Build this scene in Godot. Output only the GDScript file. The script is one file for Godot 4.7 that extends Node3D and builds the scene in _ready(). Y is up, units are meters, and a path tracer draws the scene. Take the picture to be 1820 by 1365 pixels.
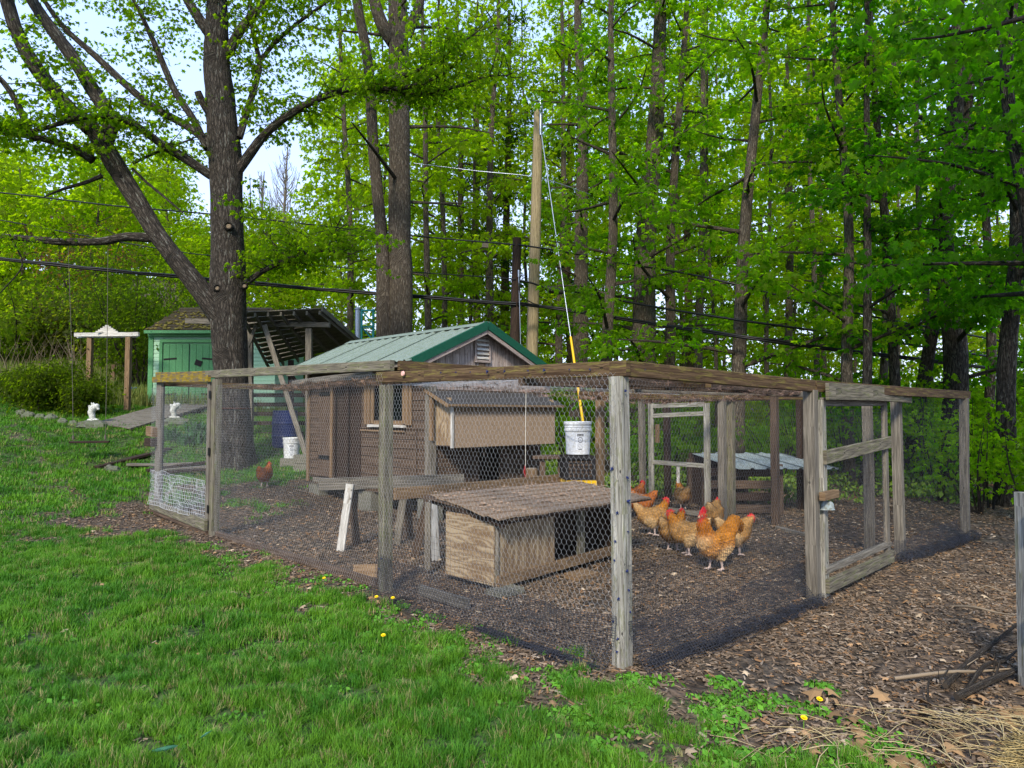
extends Node3D
# A chicken run beside a coop at the edge of a spring wood. Metres, y up, -z away from the camera.

var rng := RandomNumberGenerator.new()
var M := {}
var used := {}


# ---------------------------------------------------------------- geometry collector
class Geo:
	var v := PackedVector3Array()
	var n := PackedVector3Array()
	var uv := PackedVector2Array()
	var c := PackedColorArray()
	var idx := PackedInt32Array()
	var tint := Color.WHITE
	var coloured := false

	func tri(a: Vector3, b: Vector3, d: Vector3, out := Vector3.ZERO) -> void:
		var nn := (d - a).cross(b - a).normalized()
		var i := v.size()
		v.append(a); v.append(b); v.append(d)
		if out != Vector3.ZERO and nn.dot(out) < 0.0:
			nn = -nn
			idx.append(i); idx.append(i + 2); idx.append(i + 1)
		else:
			idx.append(i); idx.append(i + 1); idx.append(i + 2)
		for k in 3:
			n.append(nn); uv.append(Vector2.ZERO); c.append(tint)

	func quad(a: Vector3, b: Vector3, d: Vector3, e: Vector3, out := Vector3.ZERO, ua := Vector2.ZERO, ub := Vector2(1, 0), ud := Vector2(1, 1), ue := Vector2(0, 1)) -> void:
		var nn := (d - a).cross(b - a).normalized()
		if nn == Vector3.ZERO:
			nn = (e - a).cross(d - a).normalized()
		var i := v.size()
		v.append(a); v.append(b); v.append(d); v.append(e)
		uv.append(ua); uv.append(ub); uv.append(ud); uv.append(ue)
		if out != Vector3.ZERO and nn.dot(out) < 0.0:
			nn = -nn
			idx.append_array(PackedInt32Array([i, i + 2, i + 1, i, i + 3, i + 2]))
		else:
			idx.append_array(PackedInt32Array([i, i + 1, i + 2, i, i + 2, i + 3]))
		for k in 4:
			n.append(nn); c.append(tint)

	func box(t: Transform3D, s: Vector3) -> void:
		var h := s * 0.5
		for f in 6:
			var ax := f / 2
			var sg := 1.0 if f % 2 == 0 else -1.0
			var o := Vector3.ZERO; o[ax] = sg
			var p := Vector3.ZERO; p[(ax + 1) % 3] = 1.0
			var q := Vector3.ZERO; q[(ax + 2) % 3] = 1.0
			quad(t * ((o - p - q) * h), t * ((o + p - q) * h), t * ((o + p + q) * h), t * ((o - p + q) * h), t.basis * o)

	func tube(pts: Array, rad: Array, sides := 8, rough := 0.0, sd := 1, capped := true, flare := 0.0) -> void:
		var nz := FastNoiseLite.new()
		nz.seed = sd
		nz.frequency = 1.0
		var up := Vector3(0.31, 0.12, 0.94)
		var start := v.size()
		var along := 0.0
		for i in pts.size():
			var p: Vector3 = pts[i]
			var q: Vector3 = pts[mini(i + 1, pts.size() - 1)]
			var o: Vector3 = pts[maxi(i - 1, 0)]
			var t := (q - o).normalized()
			var x := (up - t * up.dot(t)).normalized()
			if x.length() < 0.5:
				x = t.cross(Vector3.RIGHT).normalized()
			up = x
			var y := t.cross(x)
			if i > 0:
				along += p.distance_to(o)
			var r: float = rad[i]
			for k in sides + 1:
				var a := TAU * k / sides
				var e := x * cos(a) + y * sin(a)
				var rr := r
				if rough > 0.0:
					rr *= 1.0 + rough * nz.get_noise_3d(cos(a) * 1.3, sin(a) * 1.3, along * 0.9 / maxf(r * 4.0, 0.15))
				if flare > 0.0:
					rr *= 1.0 + flare * exp(-along / (r * 1.3)) * (0.7 + 0.6 * cos(a * 4.0 + sd))
				v.append(p + e * rr)
				n.append(e)
				uv.append(Vector2(float(k) / sides * maxf(1.0, roundf(r * TAU / 0.5)), along / 1.0))
				c.append(tint)
		for i in pts.size() - 1:
			for k in sides:
				var a := start + i * (sides + 1) + k
				var b := a + sides + 1
				idx.append_array(PackedInt32Array([a, b, a + 1, a + 1, b, b + 1]))
		if capped:
			for e in 2:
				var ring := start + (0 if e == 0 else (pts.size() - 1) * (sides + 1))
				var ctr: Vector3 = pts[0 if e == 0 else pts.size() - 1]
				var dirv: Vector3 = (pts[0] - pts[1]) if e == 0 else (pts[pts.size() - 1] - pts[pts.size() - 2])
				for k in sides:
					tri(ctr, v[ring + k], v[ring + k + 1], dirv)

	# many straight wires, each a three-sided prism
	func wire(a: Vector3, b: Vector3, r: float) -> void:
		var t := (b - a).normalized()
		var x := t.cross(Vector3(0.3, 0.9, 0.2)).normalized()
		var y := t.cross(x)
		var i := v.size()
		for e in 2:
			var p := a if e == 0 else b
			for k in 3:
				var o := x * cos(TAU * k / 3.0) + y * sin(TAU * k / 3.0)
				v.append(p + o * r); n.append(o)
		idx.append_array(PackedInt32Array([i, i + 3, i + 1, i + 1, i + 3, i + 4, i + 1, i + 4, i + 2, i + 2, i + 4, i + 5, i + 2, i + 5, i, i, i + 5, i + 3]))

	func commit() -> ArrayMesh:
		var arr := []
		arr.resize(Mesh.ARRAY_MAX)
		arr[Mesh.ARRAY_VERTEX] = v
		arr[Mesh.ARRAY_NORMAL] = n
		if uv.size() == v.size():
			arr[Mesh.ARRAY_TEX_UV] = uv
		if coloured:
			arr[Mesh.ARRAY_COLOR] = c
		arr[Mesh.ARRAY_INDEX] = idx
		var m := ArrayMesh.new()
		m.add_surface_from_arrays(Mesh.PRIMITIVE_TRIANGLES, arr)
		return m


# ---------------------------------------------------------------- naming, tagging, placing
func numbered(called: String) -> String:
	var k: int = used.get(called, 0)
	used[called] = k + 1
	return called if k == 0 else "%s_%03d" % [called, k]

func tag(o: Node, label: String, category: String, group := "") -> void:
	o.set_meta("label", label)
	o.set_meta("category", category)
	if group != "":
		o.set_meta("group", group)

func thing(called: String, label: String, category: String, at: Vector3, group := "") -> Node3D:
	var o := Node3D.new()
	o.name = numbered(called)
	add_child(o, true)
	o.position = at
	tag(o, label, category, group)
	return o

func put(par: Node, called: String, mesh: Mesh, mat: Material, t := Transform3D.IDENTITY) -> MeshInstance3D:
	var o := MeshInstance3D.new()
	o.name = called if par != self else numbered(called)
	o.mesh = mesh
	o.material_override = mat
	par.add_child(o, true)
	o.global_transform = t
	return o

func structure(called: String, mesh: Mesh, mat: Material) -> MeshInstance3D:
	var o := put(self, called, mesh, mat)
	o.set_meta("kind", "structure")
	return o

func scatter(par: Node, called: String, mesh: Mesh, mat: Material, xf: Array, cols: Array) -> MultiMeshInstance3D:
	var mm := MultiMesh.new()
	mm.transform_format = MultiMesh.TRANSFORM_3D
	mm.use_colors = true
	mm.mesh = mesh
	mm.instance_count = xf.size()
	for i in xf.size():
		mm.set_instance_transform(i, xf[i])
		mm.set_instance_color(i, cols[i])
	var o := MultiMeshInstance3D.new()
	o.name = called if par != self else numbered(called)
	o.multimesh = mm
	o.material_override = mat
	par.add_child(o, true)
	o.global_transform = Transform3D.IDENTITY
	o.set_meta("kind", "stuff")
	return o

func rf(a: float, b: float) -> float:
	return rng.randf_range(a, b)

func smooth_path(pts: Array, rad: Array, per := 4) -> Array:
	var op := []
	var orr := []
	for i in pts.size() - 1:
		var p0: Vector3 = pts[maxi(i - 1, 0)]
		var p1: Vector3 = pts[i]
		var p2: Vector3 = pts[i + 1]
		var p3: Vector3 = pts[mini(i + 2, pts.size() - 1)]
		for k in per:
			var t := float(k) / per
			op.append(p1.cubic_interpolate(p2, p0, p3, t))
			orr.append(lerpf(rad[i], rad[i + 1], t))
	op.append(pts[pts.size() - 1])
	orr.append(rad[rad.size() - 1])
	return [op, orr]

# a sawn board or post from a to b: width w along side, thickness t across; edges eased; own grain offset
func board_mesh(w: float, l: float, t: float, warp := 0.0, ease_edge := 0.004) -> ArrayMesh:
	var g := Geo.new()
	var e := minf(ease_edge, minf(w, t) * 0.25)
	var hw := w * 0.5
	var ht := t * 0.5
	var prof := [Vector2(hw - e, ht), Vector2(hw, ht - e), Vector2(hw, -ht + e), Vector2(hw - e, -ht), Vector2(-hw + e, -ht), Vector2(-hw, -ht + e), Vector2(-hw, ht - e), Vector2(-hw + e, ht)]
	var segs := 1 if warp == 0.0 else 5
	var uo := Vector2(rf(0, 9), rf(0, 9))
	var ph := rf(0, TAU)
	var sx := rf(-1, 1) * warp
	var sz := rf(-1, 1) * warp
	for s in segs:
		var y0 := -l * 0.5 + l * s / segs
		var y1 := -l * 0.5 + l * (s + 1) / segs
		var o0 := Vector3(sx * sin(PI * s / segs), y0, sz * sin(PI * s / segs + ph) - sz * sin(ph))
		var o1 := Vector3(sx * sin(PI * (s + 1) / segs), y1, sz * sin(PI * (s + 1) / segs + ph) - sz * sin(ph))
		var per := 0.0
		for k in 8:
			var a: Vector2 = prof[k]
			var b: Vector2 = prof[(k + 1) % 8]
			var d := a.distance_to(b)
			var out := Vector3((a + b).x, 0, (a + b).y)
			var u0 := uo + Vector2(per / 0.25, y0)
			var u1 := uo + Vector2((per + d) / 0.25, y1)
			g.quad(o0 + Vector3(a.x, 0, a.y), o0 + Vector3(b.x, 0, b.y), o1 + Vector3(b.x, 0, b.y), o1 + Vector3(a.x, 0, a.y), out, u0, Vector2(u1.x, u0.y), u1, Vector2(u0.x, u1.y))
			per += d
		for cap in 2:
			if (cap == 0 and s == 0) or (cap == 1 and s == segs - 1):
				var oo := o0 if cap == 0 else o1
				var out2 := Vector3(0, -1 if cap == 0 else 1, 0)
				for k in range(1, 7):
					var st := g.v.size()
					g.tri(oo + Vector3(prof[0].x, 0, prof[0].y), oo + Vector3(prof[k].x, 0, prof[k].y), oo + Vector3(prof[k + 1].x, 0, prof[k + 1].y), out2)
					for q in 3:
						g.uv[st + q] = uo + Vector2(g.v[st + q].x / 0.25, g.v[st + q].z * 0.6)
	return g.commit()

func board(par: Node, called: String, a: Vector3, b: Vector3, w: float, t: float, mat: Material, side := Vector3.UP, warp := 0.0) -> MeshInstance3D:
	var y := (b - a).normalized()
	var x := side - y * side.dot(y)
	if x.length() < 0.01:
		x = Vector3.RIGHT - y * y.x
	x = x.normalized()
	var z := x.cross(y)
	return put(par, called, board_mesh(w, a.distance_to(b), t, warp), mat, Transform3D(Basis(x, y, z), (a + b) * 0.5))

# a flat panel: corner o, edges along eu and ev, thickness t behind
func panel(par: Node, called: String, o: Vector3, eu: Vector3, ev: Vector3, t: float, mat: Material) -> MeshInstance3D:
	var nn := eu.cross(ev).normalized()
	return board(par, called, o + eu * 0.5 - nn * t * 0.5, o + eu * 0.5 + ev - nn * t * 0.5, eu.length(), t, mat, eu.normalized())

func pole(par: Node, called: String, pts: Array, rad: Array, mat: Material, sides := 10, rough := 0.0, flare := 0.0) -> MeshInstance3D:
	var g := Geo.new()
	g.tube(pts, rad, sides, rough, rng.randi() % 1000, true, flare)
	return put(par, called, g.commit(), mat)

func lathe(prof: Array, sides := 28) -> ArrayMesh:
	var g := Geo.new()
	for i in prof.size() - 1:
		var a: Vector2 = prof[i]
		var b: Vector2 = prof[i + 1]
		var nn := Vector2(b.y - a.y, a.x - b.x).normalized()
		for k in sides:
			var t0 := TAU * k / sides
			var t1 := TAU * (k + 1) / sides
			var st := g.v.size()
			g.quad(Vector3(a.x * cos(t0), a.y, a.x * sin(t0)), Vector3(a.x * cos(t1), a.y, a.x * sin(t1)), Vector3(b.x * cos(t1), b.y, b.x * sin(t1)), Vector3(b.x * cos(t0), b.y, b.x * sin(t0)), Vector3(nn.x * cos((t0 + t1) * 0.5), nn.y, nn.x * sin((t0 + t1) * 0.5)))
			for q in 4:
				var ang := t0 if q == 0 or q == 3 else t1
				g.n[st + q] = Vector3(nn.x * cos(ang), nn.y, nn.x * sin(ang))
	return g.commit()


# ---------------------------------------------------------------- wire netting
# hexagonal netting over the patch o + u*U + v*V (U, V unit); depth gives a slack bulge along the normal
func hex_net(par: Node, called: String, o: Vector3, uu: Vector3, vv: Vector3, w: float, h: float, cell: float, r: float, mat: Material, slack := 0.0) -> MeshInstance3D:
	var g := Geo.new()
	var nn := uu.cross(vv).normalized()
	var nz := FastNoiseLite.new()
	nz.seed = rng.randi() % 999
	nz.frequency = 0.8
	var rows := int(h / (cell * 0.8))
	var cols := int(w / cell)
	var dv := h / rows
	var du := w / cols
	var f := func(u: float, v: float) -> Vector3:
		var b := sin(PI * clampf(u / w, 0, 1)) * sin(PI * clampf(v / h, 0, 1)) * slack + 0.012 * nz.get_noise_2d(u * 3.0, v * 3.0)
		return o + uu * u + vv * v + nn * b
	for j in rows:
		var v0 := j * dv
		for i in cols:
			var u := (i + (0.5 if j % 2 == 1 else 0.0)) * du
			var a: Vector3 = f.call(u, v0)
			var b: Vector3 = f.call(u, v0 + dv * 0.45)
			g.wire(a, b, r * 1.35)
			var c0: Vector3 = f.call(u - du * 0.5, v0 + dv)
			var c1: Vector3 = f.call(u + du * 0.5, v0 + dv)
			if u - du * 0.5 >= -0.001:
				g.wire(b, c0, r)
			if u + du * 0.5 <= w + 0.001:
				g.wire(b, c1, r)
	return put(par, called, g.commit(), mat)

# welded netting: straight wires both ways, leaning out at the foot
func grid_net(par: Node, called: String, o: Vector3, uu: Vector3, vv: Vector3, out: Vector3, w: float, h: float, cu: float, cv: float, r: float, mat: Material, lean := 0.0, wave := 0.02) -> MeshInstance3D:
	var g := Geo.new()
	var nz := FastNoiseLite.new()
	nz.seed = rng.randi() % 999
	nz.frequency = 0.7
	var f := func(u: float, v: float) -> Vector3:
		var t := v / h
		return o + uu * u + vv * (v + wave * t * nz.get_noise_2d(u * 1.5, 3.0)) + out * (lean * (1.0 - t) * (1.0 - t) + wave * nz.get_noise_2d(u * 2.0, v * 4.0))
	var nu := int(w / cu)
	var nv := int(h / cv)
	for j in nv + 1:
		var v := h * j / nv
		var segs := int(w / 0.12)
		for i in segs:
			g.wire(f.call(w * i / segs, v), f.call(w * (i + 1) / segs, v), r)
	for i in nu + 1:
		var u := w * i / nu
		for j in nv:
			g.wire(f.call(u, h * j / nv), f.call(u, h * (j + 1) / nv), r)
	return put(par, called, g.commit(), mat)


# ---------------------------------------------------------------- bodies: capsules joined smoothly and meshed as surface nets
# bones: [a, ra, b, rb, colour, k]
var plume_at := {}

func body_mesh(bones: Array, cell: float, jag: float, sd: int) -> ArrayMesh:
	var lo := Vector3.ONE * 1e9
	var hi := -lo
	for b in bones:
		for e in 2:
			var p: Vector3 = b[e * 2]
			var r: float = b[e * 2 + 1]
			lo = lo.min(p - Vector3.ONE * (r + 0.03))
			hi = hi.max(p + Vector3.ONE * (r + 0.03))
	var nx := int((hi.x - lo.x) / cell) + 2
	var ny := int((hi.y - lo.y) / cell) + 2
	var nz := int((hi.z - lo.z) / cell) + 2
	var f := PackedFloat32Array()
	f.resize(nx * ny * nz)
	f.fill(9.0)
	var near := f.duplicate()
	var who := PackedByteArray()
	who.resize(nx * ny * nz)
	for bi in bones.size():
		var b: Array = bones[bi]
		var a: Vector3 = b[0]
		var ra: float = b[1]
		var q: Vector3 = b[2]
		var rb: float = b[3]
		var k: float = b[5]
		var ab := q - a
		var l2 := maxf(ab.length_squared(), 1e-9)
		var mg := maxf(ra, rb) + k + cell * 2.0
		var blo := a.min(q) - Vector3.ONE * mg - lo
		var bhi := a.max(q) + Vector3.ONE * mg - lo
		for z in range(maxi(0, int(blo.z / cell)), mini(nz - 1, int(bhi.z / cell)) + 1):
			for y in range(maxi(0, int(blo.y / cell)), mini(ny - 1, int(bhi.y / cell)) + 1):
				var row := (z * ny + y) * nx
				for x in range(maxi(0, int(blo.x / cell)), mini(nx - 1, int(bhi.x / cell)) + 1):
					var p := lo + Vector3(x, y, z) * cell
					var t := clampf((p - a).dot(ab) / l2, 0.0, 1.0)
					var d := p.distance_to(a + ab * t) - lerpf(ra, rb, t)
					var o := f[row + x]
					var h := maxf(k - absf(o - d), 0.0) / k
					f[row + x] = minf(o, d) - h * h * k * 0.25
					if d < near[row + x]:
						near[row + x] = d
						who[row + x] = bi
	var g := Geo.new()
	g.coloured = true
	var vid := {}
	var plumes := []
	var ns := FastNoiseLite.new()
	ns.seed = sd
	ns.frequency = 1.0
	var corner := [0, 1, nx, nx + 1, nx * ny, nx * ny + 1, nx * ny + nx, nx * ny + nx + 1]
	for z in nz - 1:
		for y in ny - 1:
			for x in nx - 1:
				var i := (z * ny + y) * nx + x
				var s := 0
				for k in 8:
					if f[i + corner[k]] < 0.0:
						s += 1
				if s == 0 or s == 8:
					continue
				var acc := Vector3.ZERO
				var cnt := 0
				for k in 8:
					for ax in 3:
						var bit := 1 << ax
						if k & bit:
							continue
						var da := f[i + corner[k]]
						var db := f[i + corner[k | bit]]
						if (da < 0.0) == (db < 0.0):
							continue
						var pa := Vector3(k & 1, (k >> 1) & 1, (k >> 2) & 1)
						pa[ax] += da / (da - db)
						acc += pa
						cnt += 1
				var gr := Vector3.ZERO
				for k in 8:
					var d := clampf(f[i + corner[k]], -0.1, 0.1)
					gr += Vector3(1 if k & 1 else -1, 1 if k & 2 else -1, 1 if k & 4 else -1) * d
				gr = gr.normalized()
				var p := lo + (Vector3(x, y, z) + acc / cnt) * cell
				var nb: Array = bones[who[i]]
				var col := Color(0, 0, 0)
				var ws := 0.0
				for bb in bones:
					var pa: Vector3 = bb[0]
					var pd: Vector3 = bb[2] - pa
					var tt := clampf((p - pa).dot(pd) / maxf(pd.length_squared(), 1e-9), 0.0, 1.0)
					var soft := 0.010 if bb[5] > 0.02 else 0.003
					var wgt := exp(-(p.distance_to(pa + pd * tt) - lerpf(bb[1], bb[3], tt)) / soft)
					if bb[5] <= 0.02:
						wgt *= 8.0
					col += bb[4] * wgt
					ws += wgt
				col = col * (1.0 / ws)
				var ruffle := ns.get_noise_3d(p.x * 60.0, p.y * 130.0, p.z * 60.0)
				if nb[5] > 0.02:
					p += gr * jag * ruffle
					var broad := ns.get_noise_3d(p.x * 14.0, p.y * 14.0, p.z * 14.0)
					col = col * (1.0 + 0.28 * ruffle + 0.30 * broad)
				col.a = 1.0
				if nb[5] > 0.02:
					plumes.append([p, gr, col])
				vid[i] = g.v.size()
				g.v.append(p); g.n.append(gr); g.uv.append(Vector2.ZERO); g.c.append(col)
	var st := [1, nx, nx * ny]
	for i in vid.keys():
		for ax in 3:
			var da := f[i]
			var db := f[i + st[ax]]
			if (da < 0.0) == (db < 0.0):
				continue
			var p: int = st[(ax + 1) % 3]
			var q: int = st[(ax + 2) % 3]
			if not (vid.has(i - p) and vid.has(i - q) and vid.has(i - p - q)):
				continue
			var a: int = vid[i]
			var b: int = vid[i - p]
			var c2: int = vid[i - p - q]
			var d2: int = vid[i - q]
			if da < 0.0:
				g.idx.append_array(PackedInt32Array([a, c2, b, a, d2, c2]))
			else:
				g.idx.append_array(PackedInt32Array([a, b, c2, a, c2, d2]))
	var made := g.commit()
	plume_at[made] = plumes
	return made


# ---------------------------------------------------------------- materials
func noise_of(sd: int, freq: float, oct := 3) -> FastNoiseLite:
	var z := FastNoiseLite.new()
	z.seed = sd
	z.frequency = freq
	z.fractal_octaves = oct
	return z

# f(u, v) gives a colour whose alpha is the height; both are made into textures
func painted(w: int, h: int, f: Callable, scale: float, rough: float, key: String, bump := 0.3, triplanar := false) -> StandardMaterial3D:
	var im := Image.create(w, h, true, Image.FORMAT_RGB8)
	var hm := Image.create(w, h, true, Image.FORMAT_L8)
	for y in h:
		for x in w:
			var col: Color = f.call(float(x) / w, float(y) / h)
			im.set_pixel(x, y, Color(col.r, col.g, col.b))
			hm.set_pixel(x, y, Color(col.a, col.a, col.a))
	im.generate_mipmaps()
	hm.generate_mipmaps()
	var m := StandardMaterial3D.new()
	m.albedo_texture = ImageTexture.create_from_image(im)
	m.roughness = rough
	m.metallic_specular = 0.3
	m.heightmap_enabled = true
	m.heightmap_texture = ImageTexture.create_from_image(hm)
	m.heightmap_scale = bump
	m.uv1_scale = Vector3(scale, scale, scale)
	if triplanar:
		m.uv1_triplanar = true
		m.uv1_world_triplanar = true
	M[key] = m
	return m

# long-grained wood: streaks along v, knots, weather and growth in patches
func wood(key: String, dark: Color, light: Color, growth: Color, amount: float, sd: int, knots := 2, checks := 0.5) -> void:
	var n1 := noise_of(sd, 1.0, 4)
	var n2 := noise_of(sd + 7, 1.0, 3)
	var n3 := noise_of(sd + 13, 1.0, 4)
	var kp := []
	rng.seed = sd
	for i in knots:
		kp.append([Vector2(rf(0.1, 0.9), rf(0.05, 0.95)), rf(0.02, 0.05)])
	var f := func(u: float, v: float) -> Color:
		var uu := u
		var kd := 0.0
		for k in kp:
			var d := Vector2(u - k[0].x, (v - k[0].y) * 2.5)
			var l := d.length()
			uu += d.x / maxf(l, 0.01) * 0.09 * exp(-l / (k[1] * 2.2))
			kd = maxf(kd, 1.0 - smoothstep(k[1] * 0.5, k[1], l))
		var cu := cos(uu * TAU)
		var su := sin(uu * TAU)
		var fine := n1.get_noise_3d(cu * 6.0, su * 6.0, v * 3.5)
		var broad := n2.get_noise_3d(cu * 1.6, su * 1.6, v * 2.2)
		var hair := n1.get_noise_3d(cu * 22.0, su * 22.0, v * 6.0 + 31.0)
		var t := clampf(0.5 + fine * 0.6 + broad * 0.5 + hair * 0.25, 0, 1)
		var crack := smoothstep(0.34, 0.5, n2.get_noise_3d(cu * 9.0, su * 9.0, v * 1.3 + 50.0)) * checks
		var col := dark.lerp(light, t)
		col = col.lerp(dark * 0.45, clampf(crack + kd * 0.75, 0, 1))
		var gp := smoothstep(0.15, 0.5, n3.get_noise_3d(cu * 1.1, su * 1.1, v * 4.0) + n3.get_noise_3d(cu * 5.0, su * 5.0, v * 16.0) * 0.5 + amount - 0.35)
		col = col.lerp(growth * (0.8 + 0.5 * t), gp * clampf(amount * 1.6, 0, 0.9))
		col.a = clampf(0.55 + fine * 0.4 + hair * 0.3 - crack * 0.6 + gp * 0.15, 0, 1)
		return col
	painted(160, 400, f, 1.0, 0.88, key, 0.35)

func plain(key: String, col: Color, rough := 0.7, metal := 0.0) -> StandardMaterial3D:
	var m := StandardMaterial3D.new()
	m.albedo_color = col
	m.roughness = rough
	m.metallic = metal
	m.metallic_specular = 0.4
	M[key] = m
	return m

# a painted or bare surface with fine mottling and wear of another colour
func mottled(key: String, a: Color, b: Color, wear: Color, amount: float, freq: float, rough: float, sd: int, bump := 0.1, tri := true) -> void:
	var n1 := noise_of(sd, freq, 4)
	var n2 := noise_of(sd + 3, freq * 3.0, 4)
	var f := func(u: float, v: float) -> Color:
		var p := Vector3(cos(u * TAU), sin(u * TAU), cos(v * TAU)) * 1.0
		var w := sin(v * TAU)
		var t := clampf(0.5 + n1.get_noise_3d(p.x + w, p.y - w * 0.5, p.z) * 0.8, 0, 1)
		var s := n2.get_noise_3d(p.x - w, p.y, p.z + w)
		var col := a.lerp(b, t) * (1.0 + 0.25 * s)
		col = col.lerp(wear, smoothstep(0.55 - amount, 0.75 - amount, 0.5 + s))
		col.a = clampf(0.5 + s * 0.6, 0, 1)
		return col
	painted(144, 144, f, 1.0, rough, key, bump, tri)

func foliage(key: String, glow: Color) -> void:
	var m := StandardMaterial3D.new()
	m.vertex_color_use_as_albedo = true
	m.roughness = 0.55
	m.metallic_specular = 0.3
	m.backlight_enabled = true
	m.backlight = glow
	m.cull_mode = BaseMaterial3D.CULL_DISABLED
	M[key] = m

func tinted(key: String, rough: float) -> void:
	var m := StandardMaterial3D.new()
	m.vertex_color_use_as_albedo = true
	m.roughness = rough
	m.metallic_specular = 0.25
	m.cull_mode = BaseMaterial3D.CULL_DISABLED
	M[key] = m


func make_materials() -> void:
	wood("pale_post", Color(0.40, 0.385, 0.35), Color(0.69, 0.675, 0.63), Color(0.40, 0.40, 0.30), 0.4, 12, 4, 0.8)
	wood("post", Color(0.28, 0.26, 0.22), Color(0.56, 0.53, 0.46), Color(0.36, 0.37, 0.24), 0.4, 11, 3, 0.7)
	wood("grey_wood", Color(0.29, 0.27, 0.24), Color(0.54, 0.51, 0.46), Color(0.42, 0.42, 0.34), 0.2, 17)
	wood("mossy_beam", Color(0.22, 0.16, 0.11), Color(0.44, 0.36, 0.26), Color(0.40, 0.37, 0.18), 0.42, 23)
	wood("gold_moss", Color(0.30, 0.26, 0.20), Color(0.48, 0.43, 0.34), Color(0.50, 0.42, 0.08), 0.62, 29)
	wood("brown_wood", Color(0.23, 0.18, 0.145), Color(0.42, 0.355, 0.295), Color(0.42, 0.36, 0.28), 0.15, 31)
	wood("tan_wood", Color(0.36, 0.28, 0.20), Color(0.56, 0.47, 0.36), Color(0.45, 0.40, 0.32), 0.15, 37)
	wood("gable_wood", Color(0.44, 0.39, 0.36), Color(0.76, 0.70, 0.66), Color(0.32, 0.24, 0.19), 0.3, 41, 3, 0.8)
	wood("dark_wood", Color(0.13, 0.10, 0.08), Color(0.27, 0.21, 0.17), Color(0.22, 0.20, 0.14), 0.2, 43)
	# rotary-cut ply: broad wavy figure, stains, soft mottling
	var pn := noise_of(47, 1.0, 3)
	var ply := func(u: float, v: float) -> Color:
		var wv := pn.get_noise_2d(u * 1.6, v * 1.1) * 5.0 + pn.get_noise_2d(u * 6.0, v * 3.0) * 0.8
		var band := 0.5 + 0.5 * sin(u * 26.0 + wv * 3.2)
		var fine := pn.get_noise_2d(u * 70.0, v * 9.0)
		var stain := smoothstep(0.0, 0.5, pn.get_noise_2d(u * 2.2 + 20.0, v * 2.2))
		var col := Color(0.45, 0.37, 0.28).lerp(Color(0.64, 0.57, 0.46), clampf(band * 0.75 + 0.2 + fine * 0.25, 0, 1))
		col = col.lerp(Color(0.40, 0.31, 0.22), stain * 0.45)
		col.a = clampf(0.5 + fine * 0.4, 0, 1)
		return col
	painted(200, 400, ply, 0.8, 0.9, "plywood", 0.15)
	wood("white_worn", Color(0.62, 0.60, 0.56), Color(0.84, 0.83, 0.80), Color(0.42, 0.37, 0.31), 0.3, 53)
	wood("pole_wood", Color(0.45, 0.40, 0.30), Color(0.63, 0.57, 0.45), Color(0.42, 0.38, 0.27), 0.2, 59, 2, 0.7)
	mottled("nest_panel", Color(0.60, 0.51, 0.41), Color(0.67, 0.58, 0.48), Color(0.50, 0.42, 0.34), 0.1, 3.0, 0.85, 61)
	mottled("shingle", Color(0.54, 0.46, 0.38), Color(0.66, 0.58, 0.50), Color(0.45, 0.37, 0.29), 0.12, 3.0, 0.95, 67, 0.3)
	mottled("dark_shingle", Color(0.15, 0.13, 0.12), Color(0.25, 0.22, 0.20), Color(0.30, 0.27, 0.14), 0.05, 2.0, 0.95, 71, 0.3)
	mottled("tar_felt", Color(0.24, 0.24, 0.25), Color(0.33, 0.33, 0.33), Color(0.22, 0.20, 0.18), 0.1, 2.0, 0.95, 72, 0.3)
	mottled("roof_metal", Color(0.48, 0.53, 0.49), Color(0.56, 0.60, 0.56), Color(0.40, 0.45, 0.38), 0.08, 2.0, 0.5, 73, 0.02)
	mottled("roof_trim", Color(0.05, 0.27, 0.19), Color(0.07, 0.32, 0.23), Color(0.12, 0.30, 0.22), 0.05, 2.0, 0.45, 79, 0.02)
	mottled("old_tin", Color(0.52, 0.57, 0.58), Color(0.64, 0.69, 0.70), Color(0.44, 0.45, 0.42), 0.12, 3.0, 0.5, 83, 0.05)
	mottled("shed_green", Color(0.29, 0.53, 0.34), Color(0.37, 0.60, 0.41), Color(0.30, 0.46, 0.32), 0.08, 3.0, 0.7, 89, 0.05)
	mottled("mint", Color(0.60, 0.75, 0.62), Color(0.68, 0.81, 0.68), Color(0.56, 0.70, 0.60), 0.1, 3.0, 0.7, 97, 0.05)
	mottled("concrete", Color(0.44, 0.42, 0.38), Color(0.56, 0.54, 0.50), Color(0.36, 0.36, 0.30), 0.12, 3.0, 0.95, 101, 0.2)
	mottled("rock", Color(0.34, 0.33, 0.31), Color(0.50, 0.49, 0.46), Color(0.32, 0.36, 0.24), 0.15, 1.5, 0.95, 103, 0.5)
	mottled("white_stone", Color(0.78, 0.78, 0.76), Color(0.88, 0.88, 0.86), Color(0.55, 0.56, 0.52), 0.1, 2.0, 0.85, 107, 0.2)
	mottled("white_plastic", Color(0.82, 0.83, 0.84), Color(0.87, 0.88, 0.89), Color(0.72, 0.71, 0.68), 0.05, 1.5, 0.4, 109, 0.01)
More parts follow.
